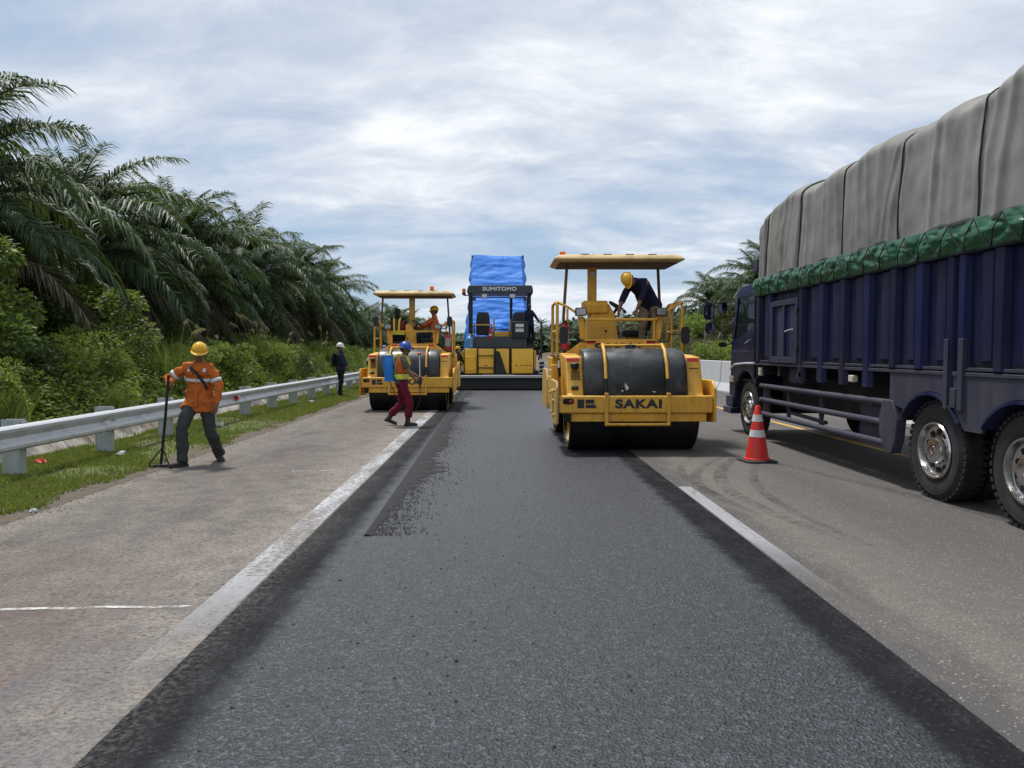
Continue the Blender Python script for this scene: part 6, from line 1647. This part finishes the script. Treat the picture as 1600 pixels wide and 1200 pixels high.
h = 0.22 + sag + crump - edge * (0.60 + 0.30 * (1 - wv)) - 0.3 * np.clip((-Tt) / 0.14, 0, 1)
xx = np.where(edge > 0, np.sign(A) * (half * 0.84 + (half * 0.16) * np.sin(edge * math.pi / 2) * 0.75 + 0.05 * edge * np.sin(Tt * 40)), xx)
px = xx - 0.08
py = H0.y + (H1.y - H0.y) * Tt + nrm.y * h
pz = H0.z + (H1.z - H0.z) * Tt + nrm.z * h
tp = obj('blue_tarpaulin', grid_mesh('blue_tarpaulin', px - DO[0], py - DO[1], pz - DO[2], M_bt), dt)
sm = tp.modifiers.new('thick', 'SOLIDIFY'); sm.thickness = 0.015; sm.offset = -1
for t in (1.0,):
    m = D(); m.tube([bedpt(-1.35, 1.0, 0.02), bedpt(1.35, 1.0, 0.02)], 0.05, 8); m.build('bed_head_rail', M_tipper, dt)
    for s_ in (-1, 1):
        m = D(); m.tube([bedpt(s_ * 1.40, 1.0, 0.18), bedpt(s_ * 1.40, 1.0, -0.9)], 0.05, 8); m.build('bed_corner', M_tipper, dt)
for x in (-0.45, 0.35):
    m = D(); m.box(x - 0.05, x + 0.05, 38.6, 46.5, 0.85, 1.1); m.build('chassis_rail', M_chassis, dt)
m = D(); m.cyl((-0.05, 43.0, 1.1), (-0.05, 41.6, 4.4), 0.12, 0.08); m.build('hoist_ram', M_chassis, dt)
for y in (39.4, 40.8, 45.2):
    for (x, s_) in ((-1.28, -1), (1.18, 1)): wheel(dt, x, y, side=s_, off=DO, detail=False, hub_mat=M_chassis)
m = D(); m.prism([(44.2, 0.7), (44.2, 2.75), (45.7, 2.75), (46.1, 1.9), (46.2, 0.7)], 'x', -1.28, 1.18); cb = m.build('cab', M_tipper, dt, 0.05)
D().box(-1.29, 1.19, 44.5, 45.6, 1.8, 2.5).build('cab_window', M_glass, cb)
# ================================================================== plants
def m_leaf(name, cols, rough=0.45, trans=0.25, spec=0.4):
    s = NT(name)
    g = s.t.nodes.new('ShaderNodeNewGeometry'); oi = s.t.nodes.new('ShaderNodeObjectInfo')
    r = s.math('ADD', s.math('MULTIPLY', g.outputs['Random Per Island'], 0.75), s.math('MULTIPLY', oi.outputs['Random'], 0.25))
    k = len(cols)
    c = s.ramp(r, [(i / (k - 1), col) for i, col in enumerate(cols)])
    s.base(c); s.rough(rough); s.b.inputs['Specular IOR Level'].default_value = spec
    tr = s.n('ShaderNodeBsdfTranslucent'); s.l(s.mix(0.5, c, (0.22, 0.30, 0.03), 'MIX'), tr.inputs[0])
    mx = s.n('ShaderNodeMixShader'); mx.inputs[0].default_value = trans
    s.l(s.b.outputs[0], mx.inputs[1]); s.l(tr.outputs[0], mx.inputs[2]); s.l(mx.outputs[0], s.o.inputs[0])
    return s.m
M_frond = m_leaf('palm_leaflet', [(0.022, 0.050, 0.022), (0.040, 0.080, 0.032), (0.062, 0.106, 0.042), (0.092, 0.132, 0.058)], 0.52, 0.18, 0.35)
M_frondold = m_leaf('dry_palm_leaflet', [(0.050, 0.055, 0.026), (0.085, 0.076, 0.042), (0.12, 0.098, 0.060)], 0.6, 0.12)
M_rachis = pm('palm_rachis', (0.085, 0.095, 0.04), 0.6, var=0.25, vs_=4)
M_trunk = pm('palm_trunk', (0.060, 0.046, 0.034), 0.95, var=0.4, vs_=7, bump=0.8, bs=16, bd=0.04)
M_shrub = m_leaf('shrub_leaf', [(0.070, 0.115, 0.017), (0.140, 0.210, 0.032), (0.205, 0.285, 0.050), (0.280, 0.335, 0.075)], 0.5, 0.5)
M_shrub2 = m_leaf('dark_shrub_leaf', [(0.026, 0.050, 0.014), (0.046, 0.080, 0.022), (0.078, 0.118, 0.034)], 0.45, 0.22)
M_dry = m_leaf('dry_scrub_leaf', [(0.065, 0.060, 0.026), (0.105, 0.085, 0.042), (0.140, 0.112, 0.062), (0.085, 0.095, 0.035)], 0.7, 0.15)
M_grassb = m_leaf('grass_blade', [(0.100, 0.140, 0.018), (0.155, 0.205, 0.032), (0.210, 0.250, 0.045), (0.270, 0.255, 0.085)], 0.6, 0.3)
M_tallg = m_leaf('tall_grass_blade', [(0.060, 0.095, 0.020), (0.100, 0.135, 0.030), (0.18, 0.20, 0.065)], 0.55, 0.45)
M_seed = m_leaf('grass_seed_head', [(0.34, 0.27, 0.15), (0.46, 0.38, 0.23)], 0.8, 0.3)
M_twig = pm('twig', (0.075, 0.058, 0.038), 0.9, var=0.3, vs_=9)

def frond_mesh(name, L_, elev, droop, seed, mat, nl=112, wl=0.050, ll=1.08, hang=0.5):
    rs = np.random.default_rng(seed)
    k = 14; t = np.linspace(0, 1, k)
    ang = R(elev) - R(droop) * t ** 1.35
    ds = L_ / (k - 1)
    px = np.concatenate([[0], np.cumsum(np.cos(ang[:-1]) * ds)]); pz = np.concatenate([[0], np.cumsum(np.sin(ang[:-1]) * ds)])
    side_b = rs.normal(0, 0.05) * L_
    pyb = side_b * t ** 2
    verts, faces = [], []
    # rachis, triangular section
    for i in range(k):
        w = 0.055 * (1 - t[i]) ** 0.8 + 0.006
        nx, nz = -math.sin(ang[i]), math.cos(ang[i])
        verts += [(px[i], pyb[i] - w, pz[i]), (px[i], pyb[i] + w, pz[i]), (px[i] - nx * w * 1.2, pyb[i], pz[i] - nz * w * 1.2)]
    for i in range(k - 1):
        for j in range(3):
            a, b = i * 3 + j, i * 3 + (j + 1) % 3
            faces.append((a, b, b + 3)); faces.append((a, b + 3, a + 3))
    nr = len(faces)
    for q in range(nl):
        tt = 0.14 + 0.86 * (q + rs.random() * 0.6) / nl
        tt = min(tt, 0.999); f = tt * (k - 1); i = int(f); f -= i
        j1 = min(i + 1, k - 1)
        P = np.array([px[i] * (1 - f) + px[j1] * f, pyb[i] * (1 - f) + pyb[j1] * f, pz[i] * (1 - f) + pz[j1] * f])
        a = ang[i] * (1 - f) + ang[j1] * f
        T_ = np.array([math.cos(a), 0, math.sin(a)]); Nn = np.array([-math.sin(a), 0, math.cos(a)])
        prof = min(1.0, 0.35 + 2.2 * (tt - 0.14)) * (1 - 0.55 * max(0, tt - 0.55) / 0.45)
        for s_ in (-1, 1):
            ln = ll * prof * rs.uniform(0.8, 1.12)
            fw = rs.uniform(0.45, 0.80) + 0.5 * max(0, tt - 0.7); up = rs.uniform(-0.10, 0.45)
            d = np.array([0, s_, 0]) + T_ * fw + Nn * up; d /= np.linalg.norm(d)
            w = wl * prof ** 0.5
            wd = np.cross(d, np.array([0, 0, 1.0])); wd /= np.linalg.norm(wd) + 1e-9
            tw = rs.normal(0, 0.5); wd = wd * math.cos(tw) + np.cross(d, wd) * math.sin(tw)
            m1 = P + d * ln * 0.45 + np.array([0, 0, -0.03 * ln]); d2 = d + np.array([0, 0, -hang * rs.uniform(0.7, 1.9)]); d2 /= np.linalg.norm(d2)
            tip = m1 + d2 * ln * 0.58
            b0 = len(verts)
            verts += [tuple(P - wd * w * 0.35), tuple(P + wd * w * 0.35), tuple(m1 + wd * w * 0.5), tuple(m1 - wd * w * 0.5), tuple(tip)]
            faces += [(b0, b0 + 1, b0 + 2), (b0, b0 + 2, b0 + 3), (b0 + 3, b0 + 2, b0 + 4)]
    me = poly_mesh(name, np.array(verts), np.array(faces), M_rachis)
    me.materials.append(mat)
    mi = np.ones(len(faces), np.int32); mi[:nr] = 0
    me.polygons.foreach_set('material_index', mi)
    return me
FR = {}
for k, (el, dr, ln) in enumerate(((86, 56, 4.2), (72, 88, 4.8), (54, 104, 5.2), (34, 108, 5.3), (10, 88, 5.1), (-22, 52, 4.6))):
    FR[k] = [frond_mesh('frond', ln, el, dr, 10 * k + q, M_frondold if k == 5 else M_frond, hang=0.55 + 0.14 * k) for q in range(3)]
def trunk_mesh(h, r, seed):
    rs = random.Random(seed); m = MB()
    pts = [(0, 0, -0.3)] + [(rs.uniform(-0.04, 0.04), rs.uniform(-0.04, 0.04), h * i / 6) for i in range(1, 7)]
    m.tube(pts, [r * 1.25] + [r] * 5 + [r * 1.1], 12)
    for i in range(46):                                     # old frond stubs
        a = i * 2.4; z = 0.2 + (h - 0.2) * i / 46
        c = V((math.cos(a) * r, math.sin(a) * r, z)); d = V((math.cos(a), math.sin(a), 0.9)).normalized()
        m.tube([c, c + d * rs.uniform(0.14, 0.30)], [0.09, 0.045], 5)
    return m.mesh('trunk', M_trunk, False, False)
TR = [trunk_mesh(3.6, 0.36, s) for s in range(3)]
rp = random.Random(3)
PALM_L = 'dark green oil palm with arching feathery fronds standing along the left plantation edge'
def palm(x, y, h, label, group, scale=1.0, nf=64):
    z0 = float(ground_z(x, y)); h = h + 0.55
    t = thing('oil_palm', label, 'palm tree', (x, y, z0 - 0.05), rp.uniform(0, 6.28), group)
    tr = obj('trunk', rp.choice(TR), t); tr.scale = (scale, scale, h / 3.6)
    ga = 2.39996
    for i in range(nf):
        q = i / (nf - 1)
        kind = min(5, int(6 * (q ** 0.85) * 0.999))
        f = obj('frond', rp.choice(FR[kind]), t)
        f.location = (0, 0, h - 0.25 - 0.5 * q)
        f.rotation_euler = (rp.uniform(-0.35, 0.35), rp.uniform(-0.20, 0.20), i * ga + rp.uniform(-0.2, 0.2))
        s_ = scale * rp.uniform(0.75, 1.12); f.scale = (s_, s_, s_)
    return t
row1 = [(-15.6, 11.0, 3.6, 1.0), (-13.6, 18.6, 4.1, 1.0), (-13.9, 25.6, 3.9, 1.0), (-13.6, 33.0, 4.0, 0.98), (-13.6, 41.0, 4.3, 1.04), (-13.2, 49.0, 4.2, 1.0), (-13.2, 57.0, 3.7, 0.95), (-13.2, 70.0, 2.4, 0.85), (-13.8, 81, 2.4, 0.8), (-14, 93, 2.8, 0.85), (-14.5, 106, 3.4, 0.9), (-15.5, 120, 3.8, 0.95), (-16, 136, 4.0, 1.0), (-13.5, 152, 3.4, 0.95)]
for (x, y, h, s_) in row1: palm(x, y, h, PALM_L, 'oil palms along the left plantation edge', s_)
row2 = [(-17.0, 14.5, 4.4, 0.95), (-17.3, 22.0, 4.8, 1.0), (-17.0, 29.5, 4.6, 0.95), (-16.8, 37.2, 4.7, 0.95), (-17.2, 45.5, 4.9, 0.98), (-16.7, 53.5, 4.5, 0.95), (-16.8, 63, 3.6, 0.9), (-20.5, 15.0, 4.2, 1.05), (-20.4, 23.5, 4.5, 1.08), (-20.8, 31.5, 4.0, 1.0), (-20.0, 40.0, 4.3, 1.0), (-20.6, 49.5, 4.2, 1.0), (-20.2, 58, 3.8, 1.0), (-20.5, 68, 3.4, 0.95), (-20, 79, 3.0, 0.9), (-27.5, 22, 4.6, 1.05), (-28, 36, 4.6, 1.05), (-27, 52, 4.4, 1.0)]
for (x, y, h, s_) in row2: palm(x, y, h, 'oil palm in the second rank, mostly hidden behind the edge palms', 'oil palms deeper in the plantation', s_, 40)
for (x, y, h, s_) in ((15.5, 46.0, 3.0, 0.80), (18.5, 52, 3.4, 0.9), (21.5, 48, 3.6, 0.92), (19.6, 43.5, 3.2, 0.85), (24, 56, 3.6, 0.9), (26, 47, 3.4, 0.9), (17.2, 62, 2.8, 0.8), (20.5, 70, 2.8, 0.8), (29, 60, 3.6, 0.9), (24.5, 41, 3.2, 0.85)):
    palm(x, y, h, 'oil palm on the scrub bank beyond the concrete barrier', 'oil palms on the right bank', s_, 44)
palm(8.2, 150, 6.4, 'lone palm rising over the far treeline beyond the paver', None, 0.42, 26)

# ---- leaf clouds
def leaves(name, P, size, mat, up=0.5, aspect=0.5, droop=0.3, D=None):
    n = len(P); size = np.broadcast_to(np.asarray(size, float), (n,))
    if D is None:
        D = RNG.normal(0, 1, (n, 3)); D[:, 2] = np.abs(D[:, 2]) * 0.6 - droop
    D = D / np.linalg.norm(D, axis=1, keepdims=True)
    Nn = RNG.normal(0, 1, (n, 3)); Nn[:, 2] += up * 3
    S = np.cross(D, Nn); S /= np.linalg.norm(S, axis=1, keepdims=True) + 1e-9
    U_ = np.cross(S, D)
    l = size[:, None]; w = l * aspect * 0.5
    b = P; tip = P + D * l + np.array([0, 0, -0.12]) * l; mid = P + D * l * 0.45
    v = np.stack([b, mid - S * w - U_ * w * 0.25, tip, mid + S * w - U_ * w * 0.25, mid + U_ * w * 0.12], 1).reshape(-1, 3)
    i = np.arange(n)[:, None, None] * 5
    f = (i + np.array([[0, 1, 4], [1, 2, 4], [2, 3, 4], [3, 0, 4]])[None]).reshape(-1, 3)
    return poly_mesh(name, v, f, mat)
def shrub_points(n, rx, ry, h, clumps, rs):
    """points in uneven clumps on the outside of a rounded bush"""
    cs = []
    for _ in range(clumps):
        a = rs.uniform(0, 2 * math.pi); e = rs.uniform(0.0, 1.0); r = rs.uniform(0.45, 1.0)
        cs.append((rx * r * math.cos(a) * math.sqrt(1 - e * e * 0.8), ry * r * math.sin(a) * math.sqrt(1 - e * e * 0.8), h * (0.12 + 0.85 * e) * (0.75 + 0.25 * r), rs.uniform(0.16, 0.38) * h * 0.75))
    cs = np.array(cs); idx = rs.integers(0, clumps, n)
    d = rs.normal(0, 1, (n, 3)); d /= np.linalg.norm(d, axis=1, keepdims=True)
    rad = cs[idx, 3] * rs.uniform(0.35, 1.0, n) ** 0.5
    P = cs[idx, :3] + d * rad[:, None] * np.array([1, 1, 0.8])
    P[:, 2] = np.maximum(P[:, 2], 0.03)
    return P, d
def shrub_proto(seed, rx, h, n, lsize, mat, aspect=0.5, clumps=16):
    rs = np.random.default_rng(seed)
    P, d = shrub_points(n, rx, rx, h, clumps, rs)
    D = d + rs.normal(0, 0.6, d.shape); D[:, 2] -= 0.15
    fol = leaves('foliage', P, rs.uniform(0.7, 1.3, n) * lsize, mat, 0.6, aspect, 0.2, D)
    m = MB(); rr = random.Random(seed)
    for k in range(7):
        a = k * 0.9 + rr.random(); q = rr.uniform(0.3, 0.8)
        m.tube([(0, 0, -0.1), (rx * 0.3 * math.cos(a), rx * 0.3 * math.sin(a), h * 0.4), (rx * q * math.cos(a), rx * q * math.sin(a), h * rr.uniform(0.6, 0.95))], [0.022, 0.014, 0.006], 5)
    return fol, m.mesh('stems', M_twig, False, False)
M_bush = m_leaf('broad_bush_leaf', [(0.040, 0.072, 0.016), (0.075, 0.125, 0.026), (0.120, 0.180, 0.040), (0.20, 0.27, 0.06)], 0.5, 0.45)
SP = [shrub_proto(1, 0.9, 1.5, 2600, 0.105, M_shrub), shrub_proto(2, 1.0, 1.7, 3000, 0.095, M_shrub), shrub_proto(3, 0.8, 1.3, 2200, 0.12, M_shrub2),
      shrub_proto(4, 1.25, 2.9, 6000, 0.12, M_bush, 0.6, 9), shrub_proto(5, 1.1, 1.6, 2600, 0.11, M_dry, 0.4)]
rs_ = random.Random(12)
def shrub(k, x, y, s_, label, group, name='shrub'):
    t = thing(name, label, 'shrub', (x, y, float(ground_z(x, y)) - 0.03), rs_.uniform(0, 6.28), group)
    t.scale = (s_ * rs_.uniform(0.9, 1.15), s_ * rs_.uniform(0.9, 1.15), s_ * rs_.uniform(0.85, 1.1))
    obj('foliage', SP[k][0], t); st = obj('stems', SP[k][1], t)
for i in range(44):
    y = 7.5 + 1.35 * i * (1 + 0.008 * i); x = rs_.uniform(-10.6, -8.7)
    shrub(rs_.choice((0, 0, 1, 1, 2)), x, y, rs_.uniform(0.75, 1.15), 'leafy green roadside shrub in the thicket behind the guard rail', 'shrubs behind the guard rail')
for (x, y, s_) in ((-10.2, 14.6, 1.12), (-11.0, 16.0, 1.2), (-10.9, 20.6, 0.95), (-11.6, 12.2, 1.25), (-11.2, 27.0, 0.8)):
    shrub(3, x, y, s_, 'tall broad-leaved bush standing over the thicket under the palms', 'tall bushes under the palms', 'tall_bush')
for i in range(40):
    y = 24 + 1.5 * i * (1 + 0.006 * i); x = rs_.uniform(10.4, 13.0) + 0.02 * i
    shrub(rs_.choice((4, 4, 4, 0, 1)), x, y, rs_.uniform(0.8, 1.3), 'brownish scrub bush on the bank behind the concrete barrier', 'scrub on the right bank', 'scrub_bush')
for i in range(26):
    y = 30 + 2.0 * i; x = rs_.uniform(14.0, 18.5)
    shrub(rs_.choice((4, 4, 2, 1)), x, y, rs_.uniform(1.3, 2.0), 'large dry bush higher on the bank below the right palms', 'large bushes high on the right bank', 'dry_bush')

# ---- low thicket: nobody could count it
n = 130000
ty = 5 + 75 * RNG.random(n) ** 1.55; tx_ = RNG.uniform(-12.5, -8.15, n)
hgt = (0.35 + 1.15 * fbm(tx_ * 0.9, ty * 0.9, 21)) * np.clip((-7.95 - tx_) / 1.1, 0.12, 1.0)
P = np.stack([tx_, ty, ground_z(tx_, ty) + hgt * RNG.random(n) ** 0.55], -1)
o = obj('thicket', leaves('thicket', P, RNG.uniform(0.05, 0.12, n) * (1 + ty * 0.012), M_shrub, 0.7, 0.5, 0.1))
tag(o, 'dense low tangle of creepers and weeds filling the ground behind the guard rail', 'thicket', kind='stuff')
n = 26000
ty = 6 + 70 * RNG.random(n) ** 1.4; tx_ = RNG.uniform(-18, -11.3, n)
P = np.stack([tx_, ty, ground_z(tx_, ty) + 1.3 * RNG.random(n)], -1)
o = obj('understorey', leaves('understorey', P, RNG.uniform(0.12, 0.24, n), M_shrub2, 0.7, 0.5, 0.1))
tag(o, 'shaded ground cover under the oil palms', 'ground cover', kind='stuff')
n = 60000
ty = 22 + 90 * RNG.random(n) ** 1.2; tx_ = 9.7 + 14 * RNG.random(n) ** 1.2
P = np.stack([tx_, ty, ground_z(tx_, ty) + (0.4 + 1.0 * fbm(tx_ * 0.6, ty * 0.6, 5)) * RNG.random(n) ** 0.6], -1)
o = obj('bank_scrub', leaves('bank_scrub', P, RNG.uniform(0.09, 0.2, n), M_dry, 0.6, 0.45, 0.1))
tag(o, 'mixed dry weeds covering the bank beyond the barrier', 'scrub', kind='stuff')

# ---- verge grass
def blades(name, x, y, z, h, w, mat, lean=0.45):
    n = len(x); a = RNG.uniform(0, 6.28, n); c, s_ = np.cos(a), np.sin(a)
    b = RNG.uniform(0, 6.28, n); ll = RNG.random(n) * lean * h
    base = np.stack([x, y, z], -1); W_ = np.stack([c * w, s_ * w, 0 * w], -1)
    mid = base + np.stack([np.cos(b) * ll * 0.35, np.sin(b) * ll * 0.35, h * 0.6], -1)
    tip = base + np.stack([np.cos(b) * ll, np.sin(b) * ll, h], -1)
    v = np.stack([base - W_, base + W_, mid + W_ * 0.7, mid - W_ * 0.7, tip], 1).reshape(-1, 3)
    i = np.arange(n)[:, None, None] * 5
    f = (i + np.array([[0, 1, 2], [0, 2, 3], [3, 2, 4]])[None]).reshape(-1, 3)
    return poly_mesh(name, v, f, mat)
n = 170000
gy = 4.5 + 50 * RNG.random(n) ** 1.7
edge = XE + (fbm(gy * 2.2, gy * 0 + 3.3, 5) - 0.47) * 0.55
gx = edge + 0.06 - (RNG.random(n) ** 0.9) * (edge + 6.85)
gx = edge - 0.02 - RNG.random(n) ** 0.85 * (edge + 6.85)
dens = fbm(gx * 1.2, gy * 1.2, 14)
keep = (dens > 0.34 + 0.12 * RNG.random(n)) | (RNG.random(n) < 0.12)
gx, gy = gx[keep], gy[keep]; n = len(gx)
hh = RNG.uniform(0.025, 0.075, n) * (1 + 0.8 * np.clip((-6.2 - gx) / 0.5, 0, 1))
o = obj('verge_grass', blades('verge_grass', gx, gy, ground_z(gx, gy) - 0.004, hh, RNG.uniform(0.004, 0.009, n) * (1 + gy * 0.03), M_grassb, 0.9))
tag(o, 'short bright green grass on the verge between shoulder and drain', 'grass', kind='stuff')

# ---- tall grass tufts, some with pale plumes
def tuft_proto(seed, nb, h, plumes):
    global RNG
    rs = np.random.default_rng(seed); keepR = RNG; RNG = rs
    x = rs.normal(0, 0.16, nb); y = rs.normal(0, 0.16, nb)
    bl = blades('blades', x, y, np.zeros(nb), rs.uniform(0.5, 1.0, nb) * h, rs.uniform(0.006, 0.012, nb), M_tallg, 0.8)
    RNG = keepR
    pl = []
    for k in range(plumes):
        a = rs.uniform(0, 6.28); r0 = rs.uniform(0, 0.15); le = rs.uniform(0.15, 0.5); hh_ = h * rs.uniform(0.95, 1.35)
        pts = [V((r0 * math.cos(a), r0 * math.sin(a), 0)), V((r0 * math.cos(a) + le * 0.3 * math.cos(a), r0 * math.sin(a) + le * 0.3 * math.sin(a), hh_ * 0.6)), V(((r0 + le * 0.7) * math.cos(a), (r0 + le * 0.7) * math.sin(a), hh_ * 0.9)), V(((r0 + le) * math.cos(a), (r0 + le) * math.sin(a), hh_ * 0.96))]
        st = MB().tube(pts, [0.004, 0.003, 0.003, 0.002], 4).mesh('stalk', M_seed, False, False)
        t_ = rs.random(90); Q_ = np.array([list(pts[2].lerp(pts[3], float(q))) for q in t_]) + rs.normal(0, 0.008, (90, 3))
        dd = np.array(list((pts[3] - pts[2]).normalized()))[None] + rs.normal(0, 0.45, (90, 3))
        pl.append((st, leaves('plume', Q_, rs.uniform(0.03, 0.06, 90), M_seed, 0.3, 0.25, 0.0, dd)))
    return bl, pl
TP = [tuft_proto(1, 260, 0.9, 0), tuft_proto(2, 240, 1.15, 5), tuft_proto(3, 220, 1.0, 3)]
def tuft(k, x, y, s_, label, group):
    t = thing('tall_grass', label, 'grass clump', (x, y, float(ground_z(x, y)) - 0.02), rs_.uniform(0, 6.28), group)
    t.scale = (s_, s_, s_)
    obj('blades', TP[k][0], t)
    for st, pl in TP[k][1]:
        so = obj('stalk', st, t); obj('plume', pl, so)
for i in range(30):
    y = rs_.uniform(6.5, 44); tuft(0, rs_.uniform(-9.0, -8.2), y, rs_.uniform(0.7, 1.2), 'green clump of tall grass at the front of the thicket', 'tall grass clumps behind the rail')
for (x, y, s_) in ((-8.9, 21.0, 1.75), (-9.2, 22.0, 1.9), (-9.3, 30.0, 1.9), (-9.0, 31.5, 1.8), (-9.5, 33.5, 1.9), (-8.5, 11.3, 1.0), (-8.4, 12.4, 1.05), (-8.5, 10.6, 0.9), (-9.1, 25.5, 1.6), (-9.0, 37, 1.8), (-9.3, 41, 1.8)):
    tuft(rs_.choice((1, 2)), x, y, s_, 'tall grass with pale drooping seed plumes above the thicket', 'plumed grass behind the rail')

# ---- far wood closing the view
n = 100000
fx = RNG.uniform(-170, 170, n); fy = RNG.uniform(165, 260, n)
keep = (fx < -16) | (fx > 14) | (fy > 225)
fx, fy = fx[keep], fy[keep]; n = len(fx)
top = (3.0 + 8.0 * fbm(fx * 0.09, fy * 0.09, 31)) * np.clip(0.75 + np.abs(fx) / 120, 0, 1.6)
P = np.stack([fx, fy, np.minimum(ground_z(fx, fy), 3) - 0.5 + top * RNG.random(n) ** 0.5], -1)
M_far = m_leaf('far_foliage', [(0.050, 0.085, 0.050), (0.070, 0.110, 0.060), (0.095, 0.130, 0.070)], 0.8, 0.1)
o = obj('far_wood', leaves('far_wood', P, RNG.uniform(1.2, 2.6, n), M_far, 0.8, 0.7, 0.2))
tag(o, 'distant green treeline closing the end of the road', 'wood', kind='stuff')

# ---- litter on the verge
M_litter = pm('white_litter', (0.62, 0.62, 0.61), 0.6, var=0.2, vs_=20)
M_litterr = pm('red_wrapper', (0.55, 0.06, 0.04), 0.5, var=0.3, vs_=20)
def litter(px, py, Y, s_, mat, label, seed):
    p = W(px, py, Y); rr = np.random.default_rng(seed)
    m = MB(); m.ell((0, 0, 0.03 * s_ * 10), (0.10 * s_ * 10 * 0.6, 0.055 * s_ * 10, 0.035 * s_ * 10), None, 9, 6)
    m.v = [q * float(rr.uniform(0.6, 1.3)) for q in m.v]
    o = m.build('crumpled_litter', mat, None, 0, False)
    o.location = (p.x, Y, max(float(ground_z(p.x, Y)), 0.0)); tag(o, label, 'litter')
litter(190, 717, 11.4, 0.11, M_litter, 'crumpled white plastic cup in the grass between two posts', 1)
litter(53, 802, 7.6, 0.06, M_litter, 'white paper scrap at the edge of the near grass', 2)
litter(65, 729, 10.4, 0.14, M_litterr, 'red wrapper lying at the lip of the drain', 3)
litter(343, 668, 15.8, 0.13, M_litter, 'white plastic bag on the grass behind the worker in orange', 4)
litter(487, 630, 22.8, 0.13, M_litter, 'white scrap on the verge near the man in the white hard hat', 5)
